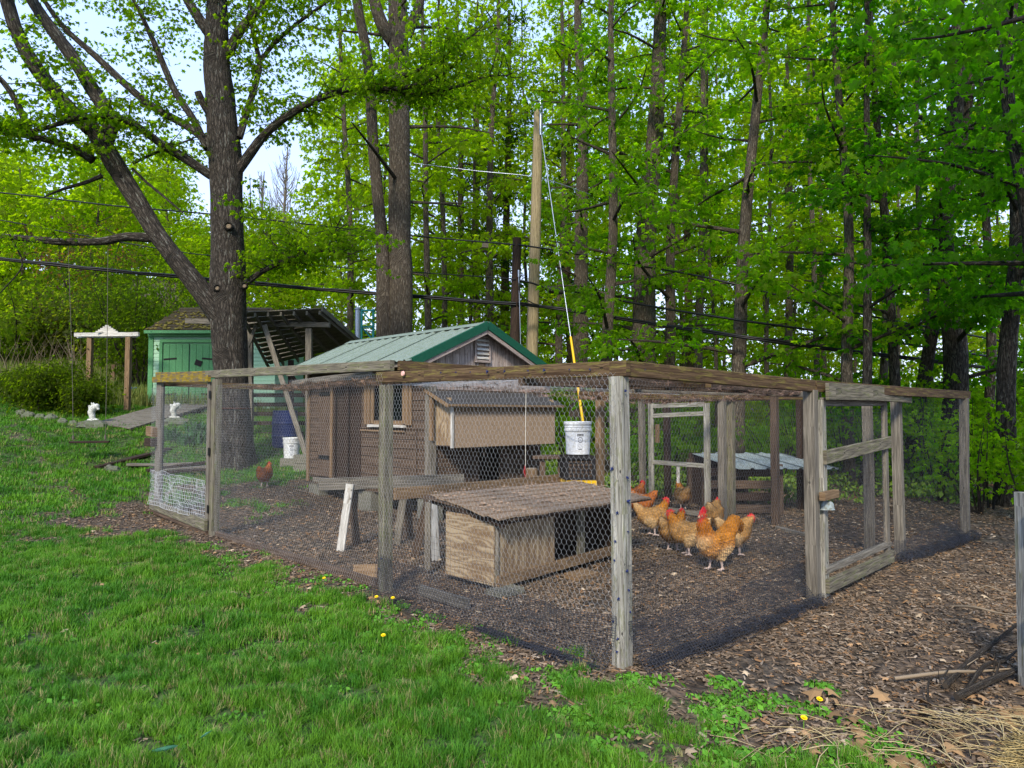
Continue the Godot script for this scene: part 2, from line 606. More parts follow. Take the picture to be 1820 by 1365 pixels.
	# bark: ridged furrows up the stem, lichen in patches
	for b in [["bark", Color(0.12, 0.105, 0.09), Color(0.35, 0.32, 0.285), 0.6, 113], ["bark_pale", Color(0.22, 0.19, 0.16), Color(0.43, 0.39, 0.34), 0.3, 137], ["bark_brown", Color(0.24, 0.19, 0.15), Color(0.46, 0.39, 0.32), 0.15, 127], ["bark_dark", Color(0.15, 0.13, 0.12), Color(0.31, 0.28, 0.25), 0.2, 131]]:
		var n1 := noise_of(b[4], 1.0, 3)
		var n2 := noise_of(b[4] + 5, 1.0, 4)
		var dk: Color = b[1]
		var lt: Color = b[2]
		var li: float = b[3]
		var f := func(u: float, v: float) -> Color:
			var cu := cos(u * TAU)
			var su := sin(u * TAU)
			var wob := n2.get_noise_3d(cu * 2.0, su * 2.0, v * 5.0) * 0.5
			var r := 1.0 - absf(n1.get_noise_3d(cu * 3.6 + wob, su * 3.6 - wob, v * 2.6)) * 2.6
			var fine := n2.get_noise_3d(cu * 11.0, su * 11.0, v * 14.0)
			var hgt := clampf(1.0 - maxf(r, 0.0) + fine * 0.35, 0, 1)
			var col := dk.lerp(lt, hgt)
			var pat := smoothstep(0.25, 0.45, n2.get_noise_3d(cu * 1.5 + 9.0, su * 1.5, v * 3.0) + fine * 0.3)
			col = col.lerp(Color(0.56, 0.58, 0.54), pat * li * hgt)
			col.a = hgt
			return col
		painted(200, 400, f, 1.0, 0.95, b[0], 2.0)
	foliage("leaf", Color(1.25, 1.3, 0.45))
	foliage("weed", Color(0.4, 0.5, 0.15))
	foliage("grass", Color(0.55, 0.7, 0.2))
	tinted("litter", 0.9)
	tinted("feathers", 0.75)
	plain("galvanised", Color(0.62, 0.63, 0.64), 0.5, 0.0)
	plain("dull_wire", Color(0.42, 0.42, 0.43), 0.6)
	plain("black_wire", Color(0.20, 0.205, 0.23), 0.5, 0.0)
	plain("white_wire", Color(0.80, 0.81, 0.82), 0.5)
	plain("cable", Color(0.03, 0.03, 0.035), 0.5)
	plain("blue_tie", Color(0.12, 0.17, 0.36), 0.6)
	plain("iron", Color(0.10, 0.09, 0.085), 0.6, 0.4)
	plain("rust", Color(0.28, 0.14, 0.08), 0.9)
	plain("black_plastic", Color(0.12, 0.11, 0.11), 0.5)
	plain("yellow_plastic", Color(0.86, 0.68, 0.05), 0.5)
	plain("blue_plastic", Color(0.06, 0.13, 0.33), 0.4)
	plain("teal_paint", Color(0.08, 0.50, 0.50), 0.5)
	plain("steel", Color(0.62, 0.65, 0.70), 0.35, 0.8)
	plain("glass", Color(0.05, 0.06, 0.08), 0.08)
	plain("cord", Color(0.80, 0.78, 0.72), 0.8)
	plain("rope", Color(0.34, 0.32, 0.28), 0.95)
	plain("cut_wood", Color(0.50, 0.44, 0.36), 0.9)
	plain("red_plastic", Color(0.55, 0.05, 0.05), 0.5)
	plain("pink_paint", Color(0.85, 0.65, 0.60), 0.7)


# ---------------------------------------------------------------- the lie of the land
func gh(x: float, z: float) -> float:
	var d := -z
	var u := d + 0.3 * (-x - 6.0)
	var prof := [[-50.0, 0.0], [10.5, 0.0], [12.6, 0.2], [15.0, 0.42], [17.6, 1.2], [21.3, 1.85], [30.0, 3.6], [45.0, 8.0], [80.0, 16.0], [400.0, 30.0]]
	var h := 0.0
	for i in prof.size() - 1:
		if u >= prof[i][0] and u < prof[i + 1][0]:
			var t: float = (u - prof[i][0]) / (prof[i + 1][0] - prof[i][0])
			h = lerpf(prof[i][1], prof[i + 1][1], t)
			break
	var far := maxf(d - 14.0, 0.0)
	var left := 1.0 - smoothstep(-5.5 - far * 0.5, 1.5 + far * 0.35, x + far * 0.12)
	var right := smoothstep(12.0, 30.0, d) * 0.5 + maxf(0.0, d - 30.0) * 0.05
	return lerpf(right, h, left) + 0.025 * sin(x * 1.7 + d) * sin(d * 1.3 - x * 0.6) * smoothstep(2.0, 5.0, absf(x) + absf(d - 8.0))

# how much lawn there is (1 lawn, 0 wood chips and soil)
var edge_noise: FastNoiseLite
func lawn(x: float, d: float) -> float:
	var nn := edge_noise.get_noise_2d(x * 1.0, d * 1.0) * 0.8 + edge_noise.get_noise_2d(x * 3.4 + 7.0, d * 3.4) * 0.7
	var sa := -0.714 * (x - 0.69) - 0.70 * (d - 4.38) - 0.42
	var sb := -0.778 * (x - 1.25) - 0.63 * (d - 4.1)
	var front := minf(sa, sb) + nn * 0.75
	# left of the run and behind: trodden by the gate, grass beyond
	if d > 8.3:
		front = -1.0 if sa < -0.1 and x > -6.0 and d < 11.0 + (x + 5.5) * -0.5 else front
	var yard := Vector2((x + 5.2) / 1.7, (d - 10.3) / 1.5).length() - 1.0
	var yard2 := Vector2((x + 3.9) / 2.0, (d - 12.6) / 1.1).length() - 1.0
	var open := 1.0
	if d > 9.0 and x > -6.5:
		open = (-x - 3.6) * 0.8 + (d - 12.5) * 0.1
		if d > 15.0:
			open = -x - 4.0
	var s := minf(minf(yard, yard2) * 1.3, 1.0) + nn * 1.3
	if d > 10.0 and sa <= 0.0 and x < -3.4:
		front = minf(open, 1.0) + nn * 0.4
	s = minf(s, front)
	s = minf(s, 1.4 - (d - 20.0 - x * -0.15) * 0.25 + nn)
	return smoothstep(-0.18, 0.32, s)


func leaf_shape(g: Geo, at: Vector3, dirv: Vector3, up: Vector3, l: float, kind: int) -> void:
	var y := dirv.normalized()
	var x := y.cross(up).normalized()
	var z := x.cross(y)
	if kind == 0:
		# five-lobed leaf, folded a little along its midrib
		var pts := [Vector2(0, 0), Vector2(0.34, 0.05), Vector2(0.24, 0.26), Vector2(0.56, 0.48), Vector2(0.22, 0.55), Vector2(0, 1.0), Vector2(-0.22, 0.55), Vector2(-0.56, 0.48), Vector2(-0.24, 0.26), Vector2(-0.34, 0.05)]
		var ctr := Vector2(0, 0.35)
		for i in pts.size():
			var a: Vector2 = pts[i]
			var b: Vector2 = pts[(i + 1) % pts.size()]
			g.tri(at + (x * ctr.x + y * ctr.y) * l, at + (x * a.x + y * a.y - z * (absf(a.x) * 0.35 + a.y * a.y * 0.25)) * l, at + (x * b.x + y * b.y - z * (absf(b.x) * 0.35 + b.y * b.y * 0.25)) * l)
	elif kind == 1:
		# plain pointed leaf of two folded halves
		for sgn in [-1.0, 1.0]:
			g.tri(at, at + (x * 0.3 * sgn + y * 0.45 - z * 0.12) * l, at + (y - z * 0.2) * l)
	else:
		# three-lobed leaf for trees farther off
		g.tri(at, at + (x * 0.5 + y * 0.5 - z * 0.2) * l, at + (y * 0.55) * l)
		g.tri(at, at + (y * 0.55) * l, at + (x * -0.5 + y * 0.5 - z * 0.2) * l)
		g.tri(at + (x * 0.2 + y * 0.45) * l, at + (y * 1.0 - z * 0.25) * l, at + (x * -0.2 + y * 0.45) * l)

# a leafy twig end: leaves set round a short fan of stalks, lying in a loose layer
func spray(count: int, spread: float, l: float, kind: int, layer: float, sd: int) -> ArrayMesh:
	rng.seed = sd
	var g := Geo.new()
	for i in count:
		var a := rf(0, TAU)
		var r := spread * sqrt(rng.randf())
		var p := Vector3(cos(a) * r, rf(-layer, layer) - r * 0.15, sin(a) * r)
		var dirv := Vector3(cos(a + rf(-0.9, 0.9)), rf(-1.4, 0.0), sin(a + rf(-0.9, 0.9)))
		leaf_shape(g, p, dirv, Vector3(rf(-0.9, 0.9), 1, rf(-0.9, 0.9)).normalized(), l * rf(0.5, 1.2), kind)
	return g.commit()

var SP := {}

func make_sprays() -> void:
	SP.maple = [spray(6, 0.15, 0.11, 0, 0.05, 1), spray(7, 0.19, 0.10, 0, 0.06, 2)]
	SP.mid = [spray(18, 0.32, 0.125, 0, 0.08, 3), spray(16, 0.28, 0.135, 0, 0.07, 4)]
	SP.far = [spray(22, 0.6, 0.24, 2, 0.22, 5)]
	SP.small = [spray(16, 0.22, 0.075, 1, 0.09, 6)]
	SP.bush = [spray(18, 0.24, 0.11, 1, 0.12, 7)]
	# pine: bundles of needles
	rng.seed = 8
	var g := Geo.new()
	for i in 34:
		var d := Vector3(rf(-1, 1), rf(-0.4, 0.7), rf(-1, 1)).normalized()
		var p := Vector3(rf(-0.3, 0.3), rf(-0.06, 0.06), rf(-0.3, 0.3))
		var s := d.cross(Vector3.UP).normalized() * 0.02
		g.tri(p - s, p + s, p + d * 0.3)
	SP.pine = [g.commit()]

func leaf_colour(a: Color, b: Color) -> Color:
	var c := a.lerp(b, clampf(rng.randfn(0.5, 0.3), 0, 1))
	var k := rf(0.75, 1.25)
	return Color(c.r * k, c.g * k, c.b * k)

# one wild tree: stem, limbs, and leaf sprays laid along the limbs in loose tiers
func wood_tree(called: String, label: String, group: String, stem: Array, rad: Array, o: Dictionary) -> Node3D:
	var base: Vector3 = stem[0]
	var t := thing(called, label, "tree", base, group)
	var sp := smooth_path(stem, rad, 4)
	var g := Geo.new()
	g.tube(sp[0], sp[1], o.get("sides", 10), 0.12, rng.randi() % 999, true, o.get("flare", 0.35))
	var height: float = stem[stem.size() - 1].y - base.y
	var lo: float = o.lo
	var xf := []
	var cols := []
	var a0 := rf(0, TAU)
	var nl: int = o.limbs
	for i in nl:
		var f := lerpf(lo, 1.0, pow((i + rf(0, 0.8)) / nl, o.get("bias", 0.9)))
		var k := clampi(int(f * (sp[0].size() - 1)), 0, sp[0].size() - 2)
		var p: Vector3 = sp[0][k].lerp(sp[0][k + 1], f * (sp[0].size() - 1) - k)
		a0 += 2.4 + rf(-0.5, 0.5)
		var taper: float = lerpf(1.0, o.get("top", 0.45), (f - lo) / maxf(1.0 - lo, 0.01))
		var ln: float = o.spread * taper * rf(0.55, 1.15)
		var rise: float = o.get("rise", 0.35) + rf(-0.2, 0.25)
		var dirv := Vector3(cos(a0), rise, sin(a0)).normalized()
		var e := p + dirv * ln * 0.55 + Vector3(rf(-0.2, 0.2), 0, rf(-0.2, 0.2)) * ln * 0.5
		var q := p + dirv * ln + Vector3(rf(-0.2, 0.2), rf(-0.25, 0.05), rf(-0.2, 0.2)) * ln * 0.6
		var lr := minf(float(sp[1][k]) * 0.42, 0.02 + ln * 0.014)
		g.tube(smooth_path([p, e, q], [lr, lr * 0.6, lr * 0.18], 3)[0], smooth_path([p, e, q], [lr, lr * 0.6, lr * 0.18], 3)[1], 5, 0.0, 1, false)
		var side := Vector3(-dirv.z, 0, dirv.x).normalized()
		var cnt := int(o.sprays * ln / o.spread * rf(0.7, 1.3))
		for s in cnt:
			var u := pow(rng.randf(), 0.7)
			var m := p.lerp(e, u * 2.0) if u < 0.5 else e.lerp(q, u * 2.0 - 1.0)
			if u < 0.22 and rng.randf() < 0.7:
				continue
			var off := side * rng.randfn(0, 0.24) * ln * (0.3 + u * 0.7) + Vector3(rf(-0.2, 0.2), rng.randfn(0.0, 0.13) * o.get("thick", 1.0), rf(-0.2, 0.2))
			var sc: float = rf(0.75, 1.35) * o.get("scale", 1.0)
			var b := Basis(Vector3.UP, rf(0, TAU)).rotated(Vector3(rf(-1, 1), 0, rf(-1, 1)).normalized(), rf(0, 0.5)).scaled(Vector3.ONE * sc)
			xf.append(Transform3D(b, m + off))
			cols.append(leaf_colour(o.ca, o.cb))
	put(t, "trunk", g.commit(), M[o.get("bark", "bark_dark")])
	if xf.size() > 0:
		var set: Array = SP[o.kind]
		scatter(t, "crown", set[rng.randi() % set.size()], M.leaf, xf, cols)
	return t

# a bush or sapling: a few stems and a loose mass of leaf sprays with hollows in it
func bush(called: String, label: String, group: String, base: Vector3, w: float, h: float, count: int, kind: String, ca: Color, cb: Color, sc := 1.0, low := 0.15) -> Node3D:
	var t := thing(called, label, "shrub", base, group)
	var g := Geo.new()
	var xf := []
	var cols := []
	var stems := 4 + rng.randi() % 4
	var tips := []
	for i in stems:
		var a := TAU * i / stems + rf(-0.5, 0.5)
		var rr := w * 0.5 * rf(0.2, 0.85)
		var top := base + Vector3(cos(a) * rr, h * rf(0.65, 1.0), sin(a) * rr)
		var mid := base.lerp(top, 0.5) + Vector3(rf(-0.1, 0.1), 0.05, rf(-0.1, 0.1)) * w
		var path := smooth_path([base + Vector3(cos(a) * 0.05, -0.05, sin(a) * 0.05), mid, top], [0.012 + h * 0.006, 0.008 + h * 0.004, 0.004], 3)
		g.tube(path[0], path[1], 4, 0.0, 1, false)
		tips.append([mid, top])
	for i in count:
		var tp: Array = tips[rng.randi() % tips.size()]
		var p: Vector3 = (base.lerp(tp[0], rf(low * 2.0, 1.0)) if rng.randf() < 0.3 else tp[0].lerp(tp[1], rf(0, 1.08)))
		p += Vector3(rng.randfn(0, 0.16) * w, rng.randfn(0, 0.07) * h, rng.randfn(0, 0.16) * w)
		p.y = maxf(p.y, base.y + 0.03)
		var b := Basis(Vector3.UP, rf(0, TAU)).rotated(Vector3(rf(-1, 1), 0, rf(-1, 1)).normalized(), rf(0, 0.7)).scaled(Vector3.ONE * rf(0.7, 1.3) * sc)
		xf.append(Transform3D(b, p))
		cols.append(leaf_colour(ca, cb))
	put(t, "stem", g.commit(), M.bark_dark)
	var set: Array = SP[kind]
	scatter(t, "foliage", set[0], M.leaf, xf, cols)
	return t


func _ready() -> void:
	# camera
	var cam := Camera3D.new()
	cam.name = "camera"
	add_child(cam)
	cam.position = Vector3(0, 1.6, 0)
	cam.rotation_degrees = Vector3(2.45, 0, 0)
	cam.fov = 58.33
	cam.near = 0.05
	cam.far = 600.0
	cam.current = true
	# sky and soft daylight through thin cloud
	var sky_mat := ProceduralSkyMaterial.new()
	sky_mat.sky_top_color = Color(0.58, 0.70, 0.92)
	sky_mat.sky_horizon_color = Color(0.84, 0.88, 0.95)
	sky_mat.sky_curve = 0.2
	sky_mat.ground_bottom_color = Color(0.25, 0.25, 0.2)
	sky_mat.ground_horizon_color = Color(0.6, 0.65, 0.68)
	var sky := Sky.new()
	sky.sky_material = sky_mat
	var env := Environment.new()
	env.background_mode = Environment.BG_SKY
	env.sky = sky
	env.background_energy_multiplier = 0.62
	env.tonemap_mode = Environment.TONE_MAPPER_LINEAR
	env.tonemap_exposure = 3.5
	env.sdfgi_enabled = true
	env.ssao_enabled = true
	env.ssil_enabled = true
	var we := WorldEnvironment.new()
	we.name = "daylight"
	we.environment = env
	add_child(we)
	var sun := DirectionalLight3D.new()
	sun.name = "sun"
	sun.light_energy = 0.5
	sun.light_angular_distance = 11.0
	sun.light_color = Color(1.0, 0.965, 0.90)
	sun.shadow_enabled = true
	add_child(sun)
	sun.look_at_from_position(Vector3(-4, 12, 12), Vector3(0, 0, -4))

	edge_noise = noise_of(5, 1.0, 3)
	make_materials()
	make_sprays()
	make_ground()
	make_run()
	make_coop()
	make_shed_and_lean_to()
	make_poles()
	make_props()
	make_chickens()
	make_maple()
	make_woods()
	make_garden()
	make_ground_cover()


func make_ground() -> void:
	rng.seed = 300
	var xs := []
	var ds := []
	var x := -170.0
	while x < 170.0:
		xs.append(x)
		x += 0.18 if x > -14.0 and x < 10.0 else (1.0 if x > -40.0 and x < 35.0 else 9.0)
	var d := -30.0
	while d < 190.0:
		ds.append(d)
		d += 0.18 if d > 1.4 and d < 21.0 else (1.0 if d > -4.0 and d < 60.0 else 9.0)
	var g := Geo.new()
	g.coloured = true
	var big := noise_of(9, 0.5, 4)
	var w := xs.size()
	for j in ds.size():
		for i in w:
			var px: float = xs[i]
			var pd: float = ds[j]
			var h := gh(px, -pd) - 0.004
			var l := lawn(px, pd) if pd < 40.0 else 0.0
			var k := big.get_noise_2d(px * 2.0, pd * 2.0)
			h += 0.02 * big.get_noise_2d(px * 5.0, pd * 5.0)
			g.v.append(Vector3(px, h, -pd))
			var e := 0.2
			g.n.append(Vector3(gh(px - e, -pd) - gh(px + e, -pd), 2.0 * e, gh(px, -pd - e) - gh(px, -pd + e)).normalized())
			g.uv.append(Vector2(px, pd) * 0.5)
			var chips := Color(0.15, 0.105, 0.07)
			var soil := Color(0.11, 0.085, 0.06)
			var sward := Color(0.07, 0.11, 0.03)
			var c := chips.lerp(soil, smoothstep(-0.1, 0.4, k))
			c = c.lerp(sward, l)
			c = c * (1.0 + 0.25 * k)
			c.a = 1.0
			g.c.append(c)
	for j in ds.size() - 1:
		for i in w - 1:
			var a := j * w + i
			g.idx.append_array(PackedInt32Array([a, a + w, a + 1, a + 1, a + w, a + w + 1]))
	var n1 := noise_of(77, 1.0, 5)
	var f := func(u: float, v: float) -> Color:
		var q := Vector3(cos(u * TAU), sin(u * TAU), cos(v * TAU)) * 3.0
		var s := n1.get_noise_3d(q.x * 2.0 + sin(v * TAU) * 3.0, q.y * 2.0, q.z * 2.0)
		var k := clampf(0.8 + s * 0.5, 0.2, 1.0)
		return Color(k, k, k, clampf(0.5 + s, 0, 1))
	var m := painted(320, 320, f, 0.7, 0.95, "ground", 3.0)
	m.vertex_color_use_as_albedo = true
	structure("ground", g.commit(), m)


# ---------------------------------------------------------------- the chicken run
const L3 := Vector3(-0.70, 0, -0.714)
const R3 := Vector3(0.735, 0, -0.678)

func blue_ties(par: Node, spots: Array, out: Vector3) -> void:
	var gg := Geo.new()
	for k in 4:
		var a := rf(0, TAU)
		var dv := Vector3(cos(a), sin(a), rf(-0.3, 0.5)) * 0.016
		gg.tube([Vector3(0, 0, 0.004), dv + Vector3(0, 0, 0.004)], [0.004, 0.002], 4)
	gg.tube([Vector3(0, 0, -0.002), Vector3(0, 0, 0.012)], [0.008, 0.006], 5)
	var m := gg.commit()
	for s in spots:
		put(par, "tie", m, M.blue_tie, Transform3D(Basis.looking_at(-out).rotated(out, rf(0, TAU)).scaled(Vector3.ONE * rf(0.5, 1.1)), s))

func net_roll(par: Node, a: Vector3, b: Vector3, r: float) -> void:
	var g := Geo.new()
	var ax := (b - a).normalized()
	var sd := ax.cross(Vector3.UP)
	var ln := a.distance_to(b)
	var nz := noise_of(rng.randi() % 500, 1.0, 3)
	for i in int(ln * 900.0):
		var u := rf(0, ln)
		var k := r * (1.0 + 0.5 * nz.get_noise_1d(u * 2.5))
		var t0 := rf(0, TAU)
		var t1 := t0 + rf(-1.1, 1.1)
		var u1 := u + rf(-0.09, 0.09)
		var k1 := k * sqrt(rng.randf())
		var wob := sd * 0.05 * nz.get_noise_1d(u * 1.2 + 40.0)
		var p := a + ax * u + wob + Vector3(0, k * 0.75, 0) + (sd * cos(t0) * 1.25 + Vector3.UP * sin(t0) * 0.8) * k1
		var q := a + ax * u1 + wob + Vector3(0, k * 0.75, 0) + (sd * cos(t1) * 1.25 + Vector3.UP * sin(t1) * 0.8) * k1
		g.wire(p, q, 0.0016)
	put(par, "netting_roll", g.commit(), M.black_wire)

func make_run() -> void:
	rng.seed = 400
	var c := Vector3(0.69, 0, -4.38)
	var p2 := Vector3(-1.14, 0, -6.29)
	var p3 := Vector3(-3.89, 0, -9.05)
	var p4 := Vector3(-5.57, 0, -10.95)
	var r1 := Vector3(2.57, 0, -5.92)
	var r2 := Vector3(4.32, 0, -7.72)
	var r3 := Vector3(5.86, 0, -8.97)
	var out_l := Vector3(-0.714, 0, 0.70)
	var out_r := Vector3(0.678, 0, 0.735)
	var t := thing("chicken_run", "weathered post and beam chicken run covered with wire netting", "chicken run", c)
	# uprights, four inches square
	var diag := L3
	var up := func(p: Vector3, h: float, mat: String, w := 0.095) -> MeshInstance3D:
		var lean := Vector3(rf(-0.02, 0.02), 0, rf(-0.02, 0.02))
		return board(t, "post", p + Vector3(0, -0.15, 0), p + lean + Vector3(0, h, 0), w, w, M[mat], diag, 0.008)
	var corner: MeshInstance3D = up.call(c, 1.835, "pale_post")
	up.call(p2, 1.86, "post")
	up.call(p3, 2.05, "post", 0.10)
	up.call(p4 + L3 * 0.08, 2.10, "grey_wood", 0.10)
	up.call(r1, 1.80, "grey_wood")
	up.call(r2, 1.80, "grey_wood")
	up.call(r3, 1.80, "grey_wood")
	# posts inside and along the back
	var inner := [[Vector3(1.203, 0, -9.5), 1.95, "tan_wood"], [Vector3(3.009, 0, -9.9), 1.86, "grey_wood"], [Vector3(3.161, 0, -10.0), 1.84, "post"], [Vector3(3.750, 0, -9.85), 1.86, "brown_wood"], [Vector3(2.350, 0, -12.4), 1.95, "grey_wood"], [Vector3(4.833, 0, -11.6), 1.90, "dark_wood"], [Vector3(4.143, 0, -8.05), 1.86, "grey_wood"], [Vector3(2.683, 0, -11.9), 1.9, "dark_wood"]]
	for a in inner:
		up.call(a[0], a[1], a[2])
	# beams
	var beams := [
		[c + Vector3(0.03, 1.885, 0.03) - L3 * 0.02, p2 + L3 * 0.16 + Vector3(0, 1.935, 0), 0.10, 0.045, "mossy_beam"],
		[c + Vector3(0, 1.885, 0) + R3 * 0.02 + out_r * 0.02, r1 + Vector3(0, 1.835, 0) + out_r * 0.02, 0.10, 0.05, "mossy_beam"],
		[r1 + Vector3(0, 1.835, 0) + R3 * 0.02 + out_r * 0.02, r3 + R3 * 0.2 + Vector3(0, 1.84, 0) + out_r * 0.02, 0.10, 0.05, "mossy_beam"],
		[r1 + Vector3(0, 1.79, 0) + R3 * 0.10 + out_r * 0.10, r2 + Vector3(0, 1.79, 0) + R3 * 0.06 + out_r * 0.10, 0.15, 0.03, "post"],
		[p2 + L3 * 0.10 + Vector3(0, 2.05, 0) - out_l * 0.12, p3 + L3 * 0.4 + Vector3(0, 2.13, 0) - out_l * 0.03, 0.10, 0.05, "post"],
		[p3 + L3 * 0.402 + Vector3(0, 2.13, 0) - out_l * 0.03, p4 + L3 * 0.3 + Vector3(0, 2.22, 0), 0.10, 0.05, "gold_moss"],
		[p2 + L3 * 0.05 + Vector3(0, 2.05, 0) - out_l * 0.16, p2 + R3 * 3.3 + Vector3(0, 2.03, 0), 0.09, 0.045, "mossy_beam"],
		[p2 + L3 * 0.6 + Vector3(0, 1.98, 0) - out_l * 0.2, p2 + L3 * 3.0 + R3 * 0.6 + Vector3(0, 1.98, 0), 0.07, 0.05, "grey_wood"],
		[p4 + Vector3(0, 2.08, 0), p4 + R3 * 3.0 + Vector3(0, 2.06, 0), 0.09, 0.045, "mossy_beam"],
		[Vector3(0.893, 1.837, -9.100), Vector3(4.508, 1.862, -10.400), 0.11, 0.045, "mossy_beam"],
		[Vector3(0.802, 1.836, -4.900), Vector3(4.202, 1.920, -9.600), 0.09, 0.045, "brown_wood"],
		[c + R3 * 1.2 + Vector3(0, 1.84, 0) - out_r * 0.1, Vector3(1.105, 1.930, -9.000), 0.09, 0.045, "mossy_beam"],
		[Vector3(2.383, 1.851, -12.400), Vector3(4.838, 1.873, -11.600), 0.09, 0.045, "dark_wood"],
		[c + L3 * 0.9 + Vector3(0, 1.85, 0), c + L3 * 0.9 + R3 * 4.6 + Vector3(0, 1.86, 0), 0.09, 0.045, "brown_wood"],
		[Vector3(1.237, 1.864, -7.200), Vector3(3.555, 1.833, -8.200), 0.08, 0.045, "grey_wood"],
	]
	for b in beams:
		board(t, "beam", b[0], b[1], b[2], b[3], M[b[4]], Vector3.UP, 0.012)
	# sill boards where the netting meets the ground
	board(t, "sill", p2 + L3 * 0.15 + Vector3(0, 0.03, 0) , p3 - L3 * 0.1 + Vector3(0, 0.03, 0), 0.10, 0.04, M.brown_wood)
	board(t, "sill", p4 + R3 * 0.2 + Vector3(0, 0.03, 0), p4 + R3 * 3.0 + Vector3(0, 0.06, 0), 0.07, 0.04, M.dark_wood)
	board(t, "sill", Vector3(3.669, 0.0, -9.623), Vector3(3.875, 0.0, -8.853), 0.08, 0.05, M.grey_wood)
	board(t, "sill", p2 - L3 * 0.35 - out_l * 0.12 + Vector3(0, 0.05, 0), p2 - L3 * 1.0 - out_l * 0.12 + Vector3(0, 0.05, 0), 0.09, 0.04, M.grey_wood)
	# netting: hexagonal to the top, welded along the foot
	var yy := Vector3.UP
	hex_net(t, "netting", c + out_l * 0.05 + yy * 0.02, L3, yy, c.distance_to(p2), 1.84, 0.042, 0.0007, M.galvanised, -0.02)
	hex_net(t, "netting", p2 + out_l * 0.05 + yy * 0.02, L3, yy, p2.distance_to(p3), 1.95, 0.040, 0.0006, M.galvanised, -0.03)
	hex_net(t, "netting", c + out_r * 0.05 + yy * 0.02, R3, yy, c.distance_to(r1), 1.80, 0.036, 0.0005, M.dull_wire, -0.02)
	hex_net(t, "netting", r2 + out_r * 0.05 + yy * 0.02, (r3 - r2).normalized(), yy, r2.distance_to(r3), 1.78, 0.05, 0.0009, M.black_wire, -0.02)
	hex_net(t, "netting", p4 + yy * 0.02, R3, yy, 3.1, 2.0, 0.06, 0.0012, M.black_wire, 0.03)
	hex_net(t, "netting", Vector3(3.161, 0.02, -10.0), (r3 - Vector3(3.161, 0, -10.0)).normalized(), yy, 2.6, 1.78, 0.055, 0.0011, M.black_wire, 0.02)
	hex_net(t, "netting", Vector3(1.203, 0.02, -9.5), (Vector3(2.349, 0, -11.5) - Vector3(1.203, 0, -9.5)).normalized(), yy, 2.3, 1.8, 0.055, 0.0011, M.black_wire, 0.02)
	hex_net(t, "netting", p2 + yy * 1.86, -L3, R3, p2.distance_to(c), 4.6, 0.06, 0.001, M.galvanised, 0.16)
	grid_net(t, "skirt_netting", c + out_l * 0.06, L3, yy, out_l, c.distance_to(p2), 0.33, 0.028, 0.014, 0.0019, M.black_wire, 0.16, 0.05)
	grid_net(t, "skirt_netting", c + out_r * 0.06, R3, yy, out_r, c.distance_to(r1), 0.30, 0.028, 0.014, 0.0019, M.black_wire, 0.16, 0.05)
	grid_net(t, "skirt_netting", c + out_r * 0.055 + yy * 0.2, R3, yy, out_r, c.distance_to(r1), 0.45, 0.028, 0.05, 0.001, M.black_wire, 0.0, 0.01)
	grid_net(t, "skirt_netting", c + out_l * 0.055 + L3 * 0.5 + yy * 0.2, L3, yy, out_l, c.distance_to(p2) - 0.5, 0.40, 0.05, 0.05, 0.0009, M.black_wire, 0.0, 0.01)
	grid_net(t, "skirt_netting", r2 + out_r * 0.06 - R3 * 0.4, R3, yy, out_r, 2.4, 0.22, 0.024, 0.012, 0.0014, M.black_wire, 0.14, 0.05)
	grid_net(t, "skirt_netting", p4 + R3 * 0.3 + yy * 0.02, R3, yy, out_l, 2.8, 0.10, 0.024, 0.012, 0.0018, M.black_wire, 0.10, 0.05)
	# loose rolls of old netting bunched along the foot
	net_roll(t, c + R3 * 0.08 + out_r * 0.12, r1 - R3 * 0.05 + out_r * 0.10, 0.055)
	net_roll(t, r2 - R3 * 0.5 + out_r * 0.12, r3 + out_r * 0.10, 0.07)
	net_roll(t, c + L3 * 0.1 + out_l * 0.16, c + L3 * 1.2 + out_l * 0.14, 0.03)
	net_roll(t, p4 + R3 * 0.3, p4 + R3 * 3.0, 0.045)
	# blue plastic ties that hold the netting
	var spots := []
	for i in 9:
		spots.append(c + L3 * (0.25 + i * 0.2 + rf(-0.05, 0.05)) + Vector3(0, 1.89 + 0.05 * i / 9.0, 0) + Vector3(0.03, 0, 0.03) + out_l * 0.026)
	blue_ties(t, spots, out_l)
	spots = []
	for i in 9:
		spots.append(c + R3 * (0.15 + i * 0.2 + rf(-0.05, 0.05)) + Vector3(0, 1.885 - 0.04 * i / 9.0, 0) + out_r * 0.047)
	for y in [1.74, 1.2, 1.05, 0.86, 0.62, 0.5, 0.36]:
		spots.append(c + R3 * rf(-0.02, 0.02) + Vector3(0, y, 0) + out_r * 0.05)
	blue_ties(t, spots, out_r)
	spots = []
	for y in [1.25, 0.98, 0.8, 0.68, 0.45, 0.3, 0.2, 0.12]:
		spots.append(c + L3 * rf(-0.02, 0.03) + Vector3(0, y, 0) + out_l * 0.05)
	for y in [0.9, 0.45, 0.3, 0.2]:
		spots.append(p2 + L3 * rf(-0.02, 0.03) + Vector3(0, y, 0) + out_l * 0.05)
	blue_ties(t, spots, out_l)
	var disc := lathe([Vector2(0, 0.012), Vector2(0.02, 0.010), Vector2(0.024, 0.0)], 12)
	put(t, "tag", disc, M.pink_paint, Transform3D(Basis.looking_at(-out_l).rotated(Vector3.UP, 0.0) * Basis(Vector3.RIGHT, PI / 2.0), p2 - L3 * 0.30 + Vector3(0, 1.95, 0) + out_l * 0.04 ))
	# dead needles and twigs caught on the top netting
	var xf := []
	var cols := []
